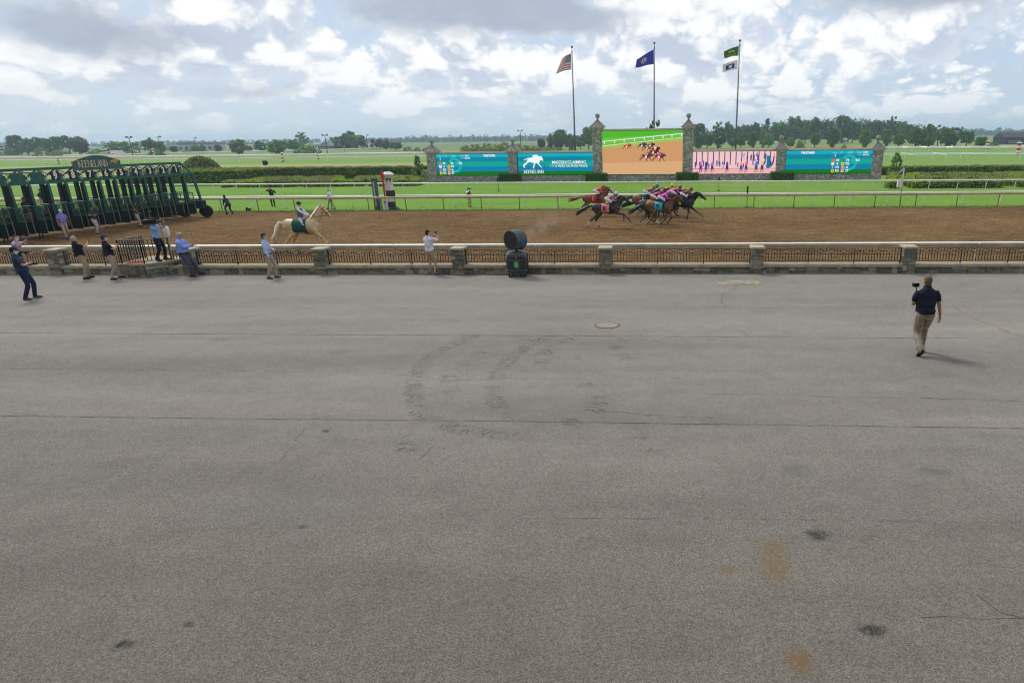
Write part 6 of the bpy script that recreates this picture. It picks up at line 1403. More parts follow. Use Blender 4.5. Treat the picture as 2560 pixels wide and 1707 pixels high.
# ------------------------------------------------------------------ far rails, poles, buildings
def far_rail(label, pts, hgt, thick, every=None, mt=WHITE):
    P = []
    for (a, b) in zip(pts, pts[1:]):
        for i in range(12): P.append(onground(a[0]+(b[0]-a[0])*i/12, a[1]+(b[1]-a[1])*i/12))
    P.append(onground(*pts[-1])); o = empty('far_rail', P[0]); tag(o, label, 'rail', 'far white rails of the oval'); P = [p-P[0] for p in P]
    MB().tube([(p.x, p.y, p.z+hgt) for p in P], [(thick, thick*.6)]*len(P), 6, up=(0, 0, 1)).build('rail', mt, o)
    if every:
        mb = MB(); acc = 0
        for a, b in zip(P, P[1:]):
            L = (b-a).length; s_ = acc
            while s_ < L: q = a.lerp(b, s_/L); mb.box(q.x-.05, q.x+.05, q.y-.05, q.y+.05, q.z-.1, q.z+hgt); s_ += every
            acc = s_-L
        tag(mb.build('posts', mt, o), kind='stuff')
far_rail('upper white rail curving across the far turn at the left', [(160, 394), (300, 393), (420, 388), (575, 385), (760, 381), (950, 375)], 1.1, .35)
far_rail('middle white rail across the infield above the starting gate', [(-80, 401), (200, 400), (450, 399), (700, 396), (900, 392), (1085, 390)], 1.1, .42)
far_rail('lowest far rail at the left, white with many thin posts', [(-80, 407), (200, 408), (500, 406), (800, 401), (1085, 398)], 1.0, .13, 3.6)
far_rail('upper white rail at the far right below the barn', [(2190, 379), (2380, 378), (2660, 377)], 1.2, .45, 7)
far_rail('thin pale middle rail at the far right', [(2190, 389), (2380, 388), (2660, 386)], .5, .16)
far_rail('lowest far rail at the right, white with many thin posts', [(2190, 398), (2380, 397), (2660, 396)], 1.0, .16, 3.6)
STR = {'r': mat('stripe_red', S(196, 62, 52), .6), 'k': mat('stripe_black', S(40, 42, 44), .6), 'w': mat('stripe_white', S(226, 224, 220), .6, .04)}
def marker(px, pb, pt_, c, label, rad=.22):
    b_ = onground(px, pb); h_ = aty(px, pt_, b_.y).z-b_.z; o = empty('distance_pole', b_); tag(o, label, 'distance pole', 'striped distance poles round the oval')
    for i in range(5): MB().lathe([(rad, h_*i/5.6+.002), (rad, h_*(i+1)/5.6-.002)], 10).build('stripe', STR[c] if i % 2 == 0 else STR['w'], o)
    MB().lathe([(rad*1.3, h_*5/5.6), (rad*1.5, h_*5.3/5.6), (.05, h_)], 10).build('cap', STR['w'], o)
marker(148, 411, 394, 'k', 'black and white distance pole above the left of the starting gate'); marker(284, 395, 382, 'r', 'red and white distance pole beside the white truck', .35); marker(386, 392, 371, 'r', 'red and white distance pole on the far turn, right of the truck', .4)
marker(708, 406, 382, 'r', 'stout red and white distance pole above the long hedge', .33); marker(796, 399, 380, 'k', 'black and white distance pole above the long hedge'); marker(862, 379, 366, 'k', 'small black and white distance pole before the grove', .3)
marker(2467, 374, 352, 'r', 'red and white distance pole nearest the right wood', .7); marker(2544, 388, 355, 'r', 'tall red and white distance pole at the right edge below the barn', .55)
def lamp_post(px, pb, pt_, n, label):
    b_ = onground(px, pb); top = aty(px, pt_, b_.y); h_ = top.z-b_.z; o = empty('light_pole', b_); tag(o, label, 'light pole', 'light poles beyond the oval'); MB().tube([(0, 0, 0), (0, 0, h_)], [.22, .14], 7).build('pole_shaft', IRON, o); MB().bar((-1.1 if n > 1 else 0, 0, h_-.3), (1.1, 0, h_-.3), .12).build('cross_arm', IRON, o)
    for x in ((-1.1, 1.1) if n > 1 else (1.1,)): MB().box(x-.4, x+.4, -.3, .3, h_-.35, h_+.35).build('lamp_head', IRON, o)
lamp_post(334, 394, 343, 2, 'leaning-looking twin light pole above the starting gate sign'); lamp_post(405, 392, 342, 1, 'thin light pole right of the pine on the far turn'); lamp_post(493, 380, 345, 1, 'light pole in front of the grey hall'); lamp_post(819, 386, 338, 2, 'twin light pole above the long hedge'); lamp_post(920, 374, 338, 1, 'single light pole in the grove left of the screens'); lamp_post(1303, 377, 327, 2, 'twin light pole above the olive thicket')
GLASS = mat('dark_glass', S(70, 84, 96), .15, .05, spec=.6)
def building(name, label, px0, px1, pb, pe, pr_, wallm, roofm, nwin, win=(.45, .8), gable=False, cat='building', dep=14.0):
    a, c = onground(px0, pb), onground(px1, pb); Y = (a.y+c.y)/2; a = aty(px0, pb, Y); c = aty(px1, pb, Y); he = aty((px0+px1)/2, pe, Y).z; hr = aty((px0+px1)/2, pr_, Y).z; z0 = terr(a.x, Y)-.3; L = c.x-a.x
    o = empty(name, (a.x, Y, z0)); tag(o, label, cat); he -= z0; hr -= z0
    w_ = MB().box(0, L, 0, dep, 0, he).build('wall', wallm, o); rf = MB(); ov = .4
    if gable:
        rf.v += [(-ov, -ov, he), (L+ov, -ov, he), (L+ov, dep+ov, he), (-ov, dep+ov, he), (-ov, dep/2, hr), (L+ov, dep/2, hr)]; rf.f += [(0, 1, 5, 4), (2, 3, 4, 5), (3, 0, 4), (1, 2, 5), (3, 2, 1, 0)]; rf.m += [0]*5
    else: rf.prism([(-ov, he+.02), (L+ov, he+.02), (L+ov, hr*.92+he*.08), (L*.55, hr), (-ov, hr*.85+he*.15)], -dep-ov, ov, M=Matrix.Rotation(R(90), 4, 'X'))
    rf.build('roof', roofm, o)
    for i in range(nwin):
        x = L*(i+.5)/nwin; ww = L/nwin*.3
        f = MB().box(x-ww-.1, x+ww+.1, -.06, -.005, he*win[0]-.1, he*win[1]+.1).build('window', WP, o); MB().box(x-ww, x+ww, -.09, -.062, he*win[0], he*win[1]).build('pane', GLASS, f)
    return o
GW = mat('pale_cladding', S(176, 178, 180), .7, .05, .3); GR = mat('grey_roof', S(120, 124, 130), .6, .05, .3); BB = mat('black_barn', S(46, 46, 56), .8, .1, .5); HWH = mat('white_house', S(220, 220, 216), .8, .05)
building('exhibition_hall', 'large pale grey hall with a low roof on the far left skyline', 446, 534, 377, 362, 355, GW, GR, 6, (.2, .7)); building('low_shed', 'low pale shed adjoining the far grey hall on its left', 418, 447, 377, 368, 365, GW, GR, 3)
building('stable_block', 'long low dark stable with a row of pale windows left of the grove', 797, 848, 374, 366, 362, BB, BB, 9, (.15, .75), True); building('house', 'small white house among the trees above the long hedge', 782, 800, 374, 361, 356, HWH, GR, 3, gable=True)
building('house', 'white house glimpsed in the right wood', 2090, 2122, 358, 350, 346, HWH, GR, 4, gable=True); building('house', 'white house glimpsed right of the pink screen', 1945, 1972, 359, 352, 347, HWH, GR, 3, gable=True); building('barn', 'black barn with a pitched roof at the far right', 2512, 2600, 361, 344, 331, BB, mat('barn_roof', S(58, 58, 70), .7), 2, (.3, .6), True)
b_ = onground(287, 393); tk = empty('box_truck', b_); tag(tk, 'white truck with a box trailer behind the far rails', 'truck')
k_ = aty(306, 385, b_.y).x-aty(267, 385, b_.y).x; kh = aty(287, 376, b_.y).z-b_.z
MB().box(-k_*.05, k_*.5, -1.3, 1.3, .6, kh).build('box_body', HWH, tk); cb = MB(); cb.prism([(-k_*.5, .5), (-k_*.09, .5), (-k_*.09, kh*.8), (-k_*.25, kh*.8), (-k_*.32, kh*.5), (-k_*.5, kh*.45)], -1.1, 1.1, M=Matrix.Rotation(R(90), 4, 'X')); cb.build('cab', HWH, tk); MB().box(-k_*.30, -k_*.12, -1.13, -1.11, kh*.5, kh*.72).build('side_window', GLASS, tk)
for x in (-k_*.36, k_*.1, k_*.32): MB().lathe([(.55, -.2), (.55, .2)], 14, M=Matrix.Translation((x, -1.15, .55)) @ Matrix.Rotation(R(90), 4, 'X')).build('wheel', RUBBER, tk)
b_ = onground(2004-70, 369); 
# ------------------------------------------------------------------ unseen stand added behind the viewer, roof deepened to shade the near apron
gs = empty('grandstand', (0, -3.0, 0)); tag(gs, 'unseen stone grandstand behind the viewer, its roof deepened to shade the apron', 'grandstand')
MB().box(-60, 55, -14, -1.2, .5, 9.6).build('facade', mat('shaded_facade', S(96, 92, 82), .9), gs); MB().box(-62, 57, -15, 9.4, 9.6, 10.1).build('roof', mat('shade_canopy', S(70, 70, 66), .8), gs)  # roof pushed forward, both coloured dark to cut light on the apron
for i in range(12): MB().box(-58+i*10.2-.25, -58+i*10.2+.25, -.9, -.4, .6, 9.6).build('column', mat('column_paint', S(90, 104, 96), .6), gs)
# ------------------------------------------------------------------ people on the apron
def fab(n, r, g, b, **k): return mat('cloth_'+n, S(r, g, b), .9, k.pop('var', .16), k.pop('scale', 9), .5, 14, **k)
KHAKI = fab('khaki', 172, 158, 138); BLACKP = fab('black_polo', 24, 26, 36); NAVY = fab('navy', 40, 52, 84); NAVYP = fab('navy_polo', 34, 40, 58); DENIM = fab('denim', 30, 40, 72); BLUE = fab('blue_shirt', 132, 156, 214); PALEB = fab('pale_blue', 176, 192, 224); SKYB = fab('sky_blue', 130, 178, 222); GREYT = fab('grey_trousers', 78, 76, 88); WHITEP = fab('white_polo', 224, 224, 236); LILAC = fab('lilac_print', 186, 168, 196, hue=S(120, 96, 140), scale=26); DKTR = fab('dark_trousers', 22, 28, 44); GCREW = fab('crew_green', 28, 66, 48); PURP = fab('purple_shirt', 138, 128, 196); SUIT = fab('suit_navy', 48, 54, 82); GREYL = fab('light_grey_trousers', 150, 144, 136); STONEP = fab('stone_trousers', 186, 174, 166)
LEA = mat('black_leather', S(26, 24, 26), .4, .1, 8); BRL = mat('brown_leather', S(104, 84, 66), .6, .1, 8); SNK = mat('grey_sneaker', S(96, 100, 122), .7, .2, 14)
HBR = mat('hair_brown', S(66, 50, 40), .8, .2, 30, .4, 60); HGR = mat('hair_grey', S(170, 166, 162), .8, .15, 30, .4, 60); HSA = mat('hair_sandy', S(124, 102, 78), .8, .2, 30, .4, 60); HDK = mat('hair_dark', S(38, 30, 28), .8, .2, 30, .4, 60)
MASK = mat('mask_pale', S(214, 228, 236), .9, .04); CAPN = fab('cap_navy', 38, 48, 90); CAPK = fab('cap_black', 26, 24, 30); CAPW = fab('cap_white', 206, 214, 208); MASKD = mat('mask_dark', S(60, 44, 84), .9); BELT = mat('belt', S(24, 20, 20), .5)
W = lambda px, py: pav(px, py)
PHB = mat('phone_black', (.015, .015, .018), .25, .02, spec=.6)
def local(o, p): return Matrix.Rotation(o.rotation_euler.z, 4, 'Z') @ Vector(p) + Vector(o.location)
def phone(body, p, label, tilt=0.0, size=(.075, .01, .15)):
    o = MB().box(-size[0]/2, size[0]/2, -size[1]/2, size[1]/2, -size[2]/2, size[2]/2).build('phone', PHB, bevel=.004); o.location = local(body, p); o.rotation_euler = (tilt, 0, body.rotation_euler.z+PI/2); tag(o, label, 'phone')
    MB().box(-size[0]*.44, size[0]*.44, -size[1]/2-.0015, -size[1]/2-.0003, -size[2]*.46, size[2]*.46).build('phone_screen', GLASS, o); return o
p_, wr, hc = person('man in a navy tee and dark jeans with a dark cap at the far left', W(78, 748), R(38), 1.84, 1.22, pelvis=(0, 0, .955), lean=R(-9), head=(R(5), R(-8)), feet=((.10, .12, .085), (-.12, -.10, .085)), hands=((.22, .06, 1.18), (.26, -.04, 1.22)), epole=((-.3, 1, -1), (-.3, -1, -1)), voxel=.015, shirt=NAVY, trousers=DENIM, shoes=BRL, cap=CAPK, hair=HDK, mask=MASK, curl=.9)
phone(p_, wr[1]+Vector((.09, .03, .05)), 'dark phone held by the man in the navy tee', -.5)
sx = Vector((at(60, 660, .66).x, 25.62, .27+.375))
st_ = empty('folding_stool', sx+Vector((-.05, .02, 0))); tag(st_, 'low dark stool under the man in the patterned shirt', 'stool')
MB().box(-.17, .17, -.15, .15, .37, .40).build('seat', CAPK, st_)
for a, b in ((-.14, -.12), (.14, -.12), (-.14, .12), (.14, .12)): MB().bar((a, b, 0), (a*.9, b*.9, .37), .025).build('leg', IRON, st_)
p_, wr, hc = person('man in a lilac patterned shirt and dark shorts perched above the wall', sx, R(0), 1.74, 1.0, pelvis=(-.05, 0, .50), lean=R(12), head=(R(10), R(2)), feet=((.44, .10, .085), (.42, -.12, .085)), hands=((.48, .05, 1.02), (.46, -.06, 1.00)), epole=((.1, .8, -1), (.1, -.8, -1)), voxel=.016, shirt=LILAC, trousers=CAPK, legs='shorts', shoes=LEA, hair=HBR, mask=MASK, curl=.9)
phone(p_, wr[0]+Vector((.08, -.04, .06)), 'dark phone raised by the man in the patterned shirt', -.2)
p_, wr, hc = person('white-haired man in a black polo and khaki trousers filming with a raised phone', W(215, 697), R(52), 1.77, 1.22, lean=R(-6), head=(R(8), 0), feet=((.14, .13, .085), (-.06, -.13, .085)), hands=((.28, .10, 1.34), (.34, -.10, 1.44)), epole=((-.1, 1, -1), (-.1, -1, -1)), voxel=.015, shirt=BLACKP, trousers=KHAKI, shoes=LEA, hair=HGR, hairlen=-1, curl=1.0, collar=HGR)
phone(p_, wr[1]+Vector((.05, .02, .11)), 'black phone held up by the white-haired man', 0)
p_, wr, hc = person('man in a navy cap, black polo and khaki trousers beside the camera platform', W(289, 698), R(48), 1.80, 1.2, lean=R(-5), head=(R(10), R(2)), feet=((.16, .13, .085), (-.12, -.12, .085)), hands=((.27, .05, 1.27), (.30, -.10, 1.32)), epole=((-.1, 1, -1), (-.1, -1, -1)), voxel=.015, shirt=BLACKP, trousers=KHAKI, shoes=LEA, cap=CAPN, hair=HBR, mask=MASK, curl=1.0)
phone(p_, wr[1]+Vector((.08, .04, .05)), 'dark phone held by the man in the navy cap', -.4)
p_, wr, hc = person('cameraman in a sky blue shirt on the platform with a video camera on his shoulder', Vector((at(398, 653, PLATZ).x, at(398, 653, PLATZ).y+.15, PLATZ)), R(12), 1.78, 1.05, head=(0, R(5)), feet=((.10, .12, .085), (-.10, -.12, .085)), hands=((.36, .10, 1.56), (.30, -.12, 1.50)), epole=((.1, .6, -1), (.1, -.6, -1)), voxel=.016, shirt=SKYB, trousers=DKTR, shoes=LEA, hair=HDK, curl=1.0)
vc = empty('video_camera', local(p_, (.10, -.17, 1.60)), p_.rotation_euler.z); tag(vc, 'black shoulder video camera carried by the cameraman', 'video camera')
MB().box(-.34, .10, -.09, .07, -.06, .13).build('camera_body', LEA, vc, bevel=.02); MB().tube([(.10, -.01, .04), (.30, -.01, .04), (.33, -.01, .04)], [.05, .06, .07], 12).build('lens', IRON, vc); MB().box(-.25, .16, -.03, .01, .17, .20).box(-.2, -.17, -.03, .01, .12, .18).box(.1, .13, -.03, .01, .12, .18).build('handle', IRON, vc); MB().box(.06, .20, .08, .15, .06, .14).build('viewfinder', IRON, vc); MB().tube([(-.1, -.12, .16), (.3, -.12, .16)], .02, 8).build('microphone', MATS['foam_black'], vc); MB().box(-.42, -.34, -.07, .05, -.04, .10).build('battery', IRON, vc)
pb_ = Vector((at(410, 650, PLATZ).x+.12, at(410, 650, PLATZ).y+.35, PLATZ)); bd = empty('bollard_post', pb_); tag(bd, 'short cream post standing beside the cameraman on the platform', 'post')
MB().tube([(0, 0, 0), (0, 0, .9)], .04, 8).build('post_shaft', CREAM, bd); MB().tube([(0, 0, .9), (0, 0, .95), (0, 0, 1.3), (0, 0, 1.36)], [.05, .10, .11, .07], 12).build('post_head', WHITE, bd, smooth=True)
p_, wr, hc = person('heavy man in a blue shirt and grey trousers leaning on a pillar with a phone', W(482, 691), R(12), 1.86, 1.5, pelvis=(-.16, 0, .93), lean=R(-4), head=(R(0), R(-22)), feet=((.26, .10, .085), (.02, -.12, .085)), hands=((.18, .10, 1.20), (.20, -.04, 1.22)), epole=((-.6, 1, -.8), (-.6, -1, -.8)), voxel=.016, shirt=BLUE, sleeve='long', trousers=GREYT, shoes=LEA, hair=HGR, belt=BELT, collar=MASKD, curl=.9)
phone(p_, wr[1]+Vector((.09, .06, .04)), 'phone in the hands of the heavy man in the blue shirt', -.9)
p_, wr, hc = person('slim man in a pale blue shirt, khaki trousers and a face mask', W(680, 696), R(14), 1.82, .93, lean=R(-3), head=(0, 0), feet=((.12, .09, .085), (-.10, -.09, .085)), hands=((.26, .02, 1.10), (.12, -.27, .86)), epole=((-.6, 1, -.6), (-1, -.5, -.3)), voxel=.015, shirt=PALEB, sleeve='long', trousers=KHAKI, shoes=BRL, hair=HBR, mask=mat('mask_blue', S(150, 206, 222), .9), belt=BELT)
p_, wr, hc = person('man in a white polo and khaki shorts filming with his phone', W(1080, 686), R(72), 1.84, 1.06, lean=R(-3), head=(R(-14), 0), feet=((.02, .12, .085), (-.02, -.17, .085)), fdir=((1, .1, 0), (.8, -.6, 0)), hands=((.34, .02, 1.48), (.34, -.14, 1.50)), epole=((.0, .9, -1), (.0, -.9, -1)), voxel=.014, shirt=WHITEP, trousers=fab('tan_shorts', 176, 160, 132), legs='shorts', shoes=SNK, hair=HBR, curl=1.0)
phone(p_, wr[1]+Vector((.05, .06, .09)), 'black phone held up by the man in the white polo', 0, (.08, .01, .16))
p_, wr, hc = person('man in a navy polo and khaki trousers walking away across the apron', W(2300, 885), R(93), 1.87, 1.28, pelvis=(.02, 0, .95), lean=R(5), head=(R(8), R(-3)), feet=((-.24, .09, .16), (.20, -.10, .085)), fdir=((.75, .05, -.62), (1, -.15, 0)), hands=((.30, .08, 1.16), (-.02, -.35, .76)), epole=((-.8, .9, -.6), (-1, -.35, -.3)), palm=((0, -1, 0), (0, 1, -.1)), voxel=.011, legw=1.22, shirt=NAVYP, trousers=KHAKI, shoes=LEA, hair=HSA, collar=fab('green_lanyard', 30, 140, 104), curl=.35)
gm = empty('camera_gimbal', local(p_, wr[0]+Vector((.06, .0, .02))), p_.rotation_euler.z); tag(gm, 'black handheld camera gimbal carried by the walking man', 'gimbal')
MB().tube([(0, 0, -.10), (0, 0, .12), (.0, .03, .26), (0, .05, .32)], [.018, .018, .014, .014], 8).build('grip', IRON, gm, smooth=True); MB().box(-.06, .03, -.01, .13, .30, .39).build('camera_body', PHB, gm, bevel=.008); MB().tube([(-.0, .06, .345), (.10, .06, .345)], [.035, .03], 10).build('lens', PHB, gm)

# ------------------------------------------------------------------ gate crew and others
crew = dict(voxel=.022, skin='skin_tan', shoes=BRL)
G_ = lambda px, py: at(px, py, 0.0)+Vector((.45, -.3, 0))
person('man in a lilac shirt and white cap walking in front of the starting gate', G_(161, 594), R(-25), 1.80, 1.15, lean=R(6), head=(R(-15), R(-10)), feet=((-.16, .10, .10), (.22, -.10, .085)), hands=((.0, .32, .86), (.16, -.30, .88)), shirt=PURP, trousers=KHAKI, cap=CAPW, hair=HGR, mask=MASK, **crew)
CG_ = dict(trousers=STONEP, shirt=GCREW, **crew); GRP = 'gate crew in green shirts'
person('crew man in green before stall eight raising his left arm to his cap', G_(236, 583), R(10), 1.80, 1.1, lean=R(2), head=(R(10), 0), feet=((-.05, .10, .085), (.10, -.12, .085)), hands=((.26, .20, 1.66), (.26, -.24, 1.2)), epole=((.4, 1, .1), (-.6, -1, -.5)), cap=CAPK, hair=HDK, group=GRP, **CG_)
person('crew man in green striding in front of stall five', G_(340, 566), R(-5), 1.80, 1.1, lean=R(10), head=(R(5), R(-5)), feet=((-.10, .10, .085), (.34, -.10, .13)), hands=((.30, .18, 1.42), (.46, -.20, 1.0)), epole=((.2, .8, -1), (-.6, -1, -.4)), cap=CAPK, hair=HDK, group=GRP, **CG_)
person('crew man in green leaning forward in front of stall four', G_(364, 560), R(5), 1.78, 1.1, lean=R(14), head=(R(0), R(-10)), feet=((.24, .10, .085), (-.28, -.10, .10)), hands=((.42, .14, 1.0), (.44, -.20, .98)), cap=CAPN, hair=HDK, group=GRP, **CG_)
person('crew man in green with both arms raised to a gate door', G_(397, 551), R(170), 1.80, 1.0, lean=R(16), head=(R(0), R(5)), feet=((-.30, .12, .085), (-.42, -.10, .10)), hands=((.50, .16, 1.70), (.46, -.18, 1.62)), epole=((.2, 1, -.6), (.2, -1, -.6)), cap=CAPK, hair=HDK, group=GRP, **CG_)
person('crew man in green standing up inside the gate above stall four', Vector((at(378, 500, 1.0).x-2, 45.4, .75)), R(-10), 1.78, 1.0, head=(R(0), R(-10)), hands=((.34, .14, 1.1), (.3, -.2, 1.0)), cap=CAPN, hair=HDK, group=GRP, **CG_)
person('crew man in green mostly hidden behind the doors of stall two', G_(430, 543), R(10), 1.78, 1.0, lean=R(8), feet=((-.16, .10, .085), (.20, -.10, .085)), hands=((.3, .2, 1.1), (.3, -.2, 1.1)), cap=CAPK, hair=HDK, group=GRP, **CG_)
person('man in a navy suit crouching at the inner rail beside the gate', G_(566, 534), R(160), 1.78, 1.05, pelvis=(-.12, 0, .80), lean=R(32), head=(R(0), R(10)), feet=((.05, .14, .085), (-.30, -.12, .085)), hands=((.35, .10, .75), (.36, -.10, .72)), voxel=.022, shirt=SUIT, sleeve='long', trousers=SUIT, shoes=LEA, hair=HBR, mask=mat('mask_red', S(150, 50, 50), .9))
pb_, wr, hc = person('man in black on the turf holding a tall camera boom', at(684, 516, -.06), R(-70), 1.80, 1.05, head=(R(-10), R(8)), hands=((.20, .18, 1.30), (.26, -.12, 1.52)), epole=((-.4, 1, -.6), (-.2, -1, -.6)), voxel=.022, shirt=BLACKP, sleeve='long', trousers=DKTR, shoes=LEA, cap=CAPK, hair=HDK, curl=1.2)
hw = local(pb_, wr[1]+Vector((.04, 0, .05))); tp_ = aty(663, 410, hw.y); bo = empty('camera_boom', hw); tag(bo, 'long thin camera boom with a small camera on top', 'camera boom'); q = tp_-hw
MB().tube([-q*.13, q*.5, q], [.022, .018, .014], 7).build('boom_pole', IRON, bo); MB().box(q.x-.16, q.x+.16, q.y-.12, q.y+.12, q.z-.1, q.z+.28).box(q.x-.08, q.x+.26, q.y-.06, q.y+.06, q.z+.02, q.z+.14).build('camera_head', IRON, bo)
person('grey-haired man in a white shirt and tie walking along the turf rail', at(830, 524, -.06), R(178), 1.78, 1.0, lean=R(5), head=(0, 0), feet=((.30, .08, .085), (-.26, -.08, .12)), hands=((.28, .24, .92), (-.2, -.26, .86)), voxel=.022, shirt=WHITEP, sleeve='long', trousers=GREYL, shoes=LEA, hair=HGR)
pl_, wr, hc = person('photographer with long dark hair, maroon vest and white sleeves behind the rail', at(1174, 518, -.06), R(-48), 1.68, .92, head=(0, 0), hands=((.24, .07, 1.50), (.28, -.06, 1.50)), epole=((0, 1, -.8), (0, -1, -.8)), voxel=.022, shirt=WHITEP, sleeve='long', vest=fab('maroon_vest', 96, 38, 52), trousers=fab('tan_trousers', 176, 146, 112), shoes=BRL, hair=HDK, hairlen=1, curl=1.2)
cm = empty('photo_camera', local(pl_, (.30, 0, 1.60)), pl_.rotation_euler.z); tag(cm, 'black camera with a long lens at the photographer\'s eye', 'camera'); MB().box(-.05, .04, -.07, .07, -.05, .06).build('camera_body', PHB, cm, bevel=.008); MB().tube([(.04, 0, 0), (.2, 0, 0), (.26, 0, 0)], [.035, .04, .05], 10).build('lens', PHB, cm)

# ------------------------------------------------------------------ racehorses and jockeys
def coat(n, r, g, b, **k): return mat('coat_'+n, S(r, g, b), .42, .14, 3.5, spec=.45, **k)
BAY, BAY2, CHES, BROWN_, BLKH, GREYB, PAL = coat('bay', 108, 72, 46), coat('bay_dark', 86, 58, 42), coat('chestnut', 128, 78, 42), coat('brown', 62, 48, 42), coat('black', 34, 30, 32), coat('dark_brown', 66, 56, 52), coat('palomino', 214, 186, 140)
PTS = coat('points', 24, 20, 20); PTC = coat('points_chestnut', 110, 66, 38); WSOCK = mat('white_wrap', S(220, 214, 204), .8, .06); BWRAP = mat('blue_wrap', S(52, 96, 176), .8, .06); MANEK = coat('mane_black', 26, 22, 22); MANEC = coat('mane_chestnut', 118, 70, 40); MANEW = coat('mane_white', 232, 222, 200)
POSE_A = dict(hind=(((-.81, .42), (-.55, .05)), ((-1.15, .45), (-1.27, .05))), fore=(((1.05, .82), (1.05, .42)), ((1.08, .86), (1.52, .40))), poll=(1.06, 1.93), nose=(1.58, 1.50))
POSE_B = dict(hind=(((-.28, .34), (.12, .06)), ((-.52, .42), (-.86, .10))), fore=(((.35, .40), (.08, .16)), ((.78, .52), (.46, .20))), poll=(1.10, 1.90), nose=(1.58, 1.48))
POSE_C = dict(hind=(((-.55, .55), (-.25, .34)), ((-.95, .52), (-1.25, .28))), fore=(((.42, .48), (.34, .05)), ((1.02, .60), (1.42, .28))), poll=(1.12, 1.84), nose=(1.66, 1.42))
POSE_D = dict(hind=(((-1.05, .66), (-1.05, .34)), ((-.85, .60), (-.7, .32))), fore=(((.60, .62), (.42, .34)), ((.9, .70), (1.25, .4))), poll=(1.02, 2.02), nose=(1.46, 1.56))
FIELD = 'racehorses galloping past the stands'; JG = 'jockeys riding past the stands'
def cl(n, r, g, b): return mat('saddlecloth_'+n, S(r, g, b), .8, .05, 5)
NK, NW = mat('num_black', (.02, .02, .02), .7, .02), mat('num_white', S(230, 230, 226), .7, .02)
BREECH = mat('white_breeches', S(218, 214, 226), .8, .08, 9)
def silk(n, a, b=None, sc=5.0): return mat('silk_'+n, S(*a), .45, .06, sc, spec=.4, hue=S(*b) if b else None)
def dots(n, a, b, sc=9.0):
    mt = bpy.data.materials.new('silk_'+n); mt.use_nodes = True; t = NT(mt.node_tree); bs = t.n['Principled BSDF']; co = t.add('ShaderNodeTexCoord').outputs['Object']
    v_ = t.add('ShaderNodeTexVoronoi', {'Vector': co, 'Scale': sc, 'Randomness': .3}).outputs['Distance']; t.put(bs.inputs['Base Color'], t.mix(t.mapr(v_, .38, .42), S(*b), S(*a))); bs.inputs['Roughness'].default_value = .45; return mt
def rider(label, hb, silkm, helm, sleeves=None, dx=0.0, dz=0.0):
    o, wr_, hc_ = person(label, Vector(hb.location)+Vector((0, 0, dz)), hb.rotation_euler.z, 1.74, 1.0, hscale=1.1, pelvis=(-.02+dx, 0, 1.86/.978), lean=R(72), head=(0, R(-4)), feet=((.18, .30, 1.30), (.18, -.30, 1.30)), fdir=((1, .15, -.15), (1, -.15, -.15)), kpole=(1, 0, .35), kout=.4,
        hands=((.66+dx, .10, 1.80), (.66+dx, -.10, 1.80)), epole=((-.3, .8, -1), (-.3, -.8, -1)), voxel=.02, skin='skin_tan', shirt=silkm, sleeve='long', trousers=BREECH, legs='boots', shoes=LEA, helmet=helm, curl=1.3, group=JG, name='person', cat='jockey')
    return o
def runner(px, py, pose, coatm, pts, mn, lab, num, clm, ncol, jl, silkm, helm, tail=None, blaze=None, band=None, bl=(), k=1.0, dz=0.0, yaw=0.0):
    p = at(px, py, 0); p.z = dz
    kw = dict(pose)
    if tail: kw['tail'] = tail
    h_ = horse(lab, p, yaw, coatm, pts, mn, cloth=clm, number=num, numcol=ncol, bandage=band, bandlegs=bl, blaze=blaze, bridle=LEA, group=FIELD, k=k, **kw)
    rider(jl, h_, silkm, helm); return h_
T1 = ((-1.2, 1.35), (-1.5, 1.2), (-1.8, 1.0), (-2.05, .85)); T2 = ((-1.25, 1.38), (-1.6, 1.32), (-1.95, 1.22), (-2.2, 1.1))
H = lambda n, r, g, b, b2=None: mat('helmet_'+n, S(r, g, b), .3, .04, 6, spec=.6, hue=S(*b2) if b2 else None)
runner(1519, 569.6, POSE_A, BROWN_, PTS, MANEK, 'dark brown horse with white leg wraps and pink number eight cloth, trailing the pack', '8', cl('pink', 224, 134, 148), NK, 'jockey in a maroon and white silk with a pale grey helmet on horse eight', silk('maroon_grey', (150, 70, 90), (200, 196, 204)), H('grey', 196, 204, 206), tail=T1, band=WSOCK, bl=(0, 1))
runner(1650, 565, POSE_B, BAY, PTS, MANEK, 'bay horse with a turquoise number nine cloth, nearest of the pack', '9', cl('turq', 52, 172, 192), NK, 'jockey in a magenta silk with blue dots and a pink helmet on horse nine', dots('magenta_dots', (238, 44, 176), (48, 62, 190)), H('pink', 226, 120, 160), tail=T1, band=WSOCK, bl=(0,), dz=.02)
runner(1705, 552, POSE_C, BLKH, PTS, MANEK, 'black horse leading the pack with a yellow number cloth and outstretched foreleg', '6', cl('black_yellow', 30, 28, 26), mat('num_yellow', S(236, 184, 30), .7, .02), 'jockey in a plain maroon silk and maroon helmet on the leading black horse', silk('maroon', (118, 44, 62)), H('maroon', 132, 44, 54), tail=T2)
runner(1490, 539.5, POSE_D, CHES, PTC, MANEC, 'chestnut horse with a white face and red number one cloth, trailing at the back left', '1', cl('red', 176, 36, 40), NW, 'jockey in a red and grey silk and red helmet on the chestnut horse', silk('red_grey', (204, 44, 44), (160, 150, 160)), H('red', 214, 54, 64), blaze=WSOCK, tail=((-1.25, 1.36), (-1.5, 1.25), (-1.8, 1.2), (-2.05, 1.15)))
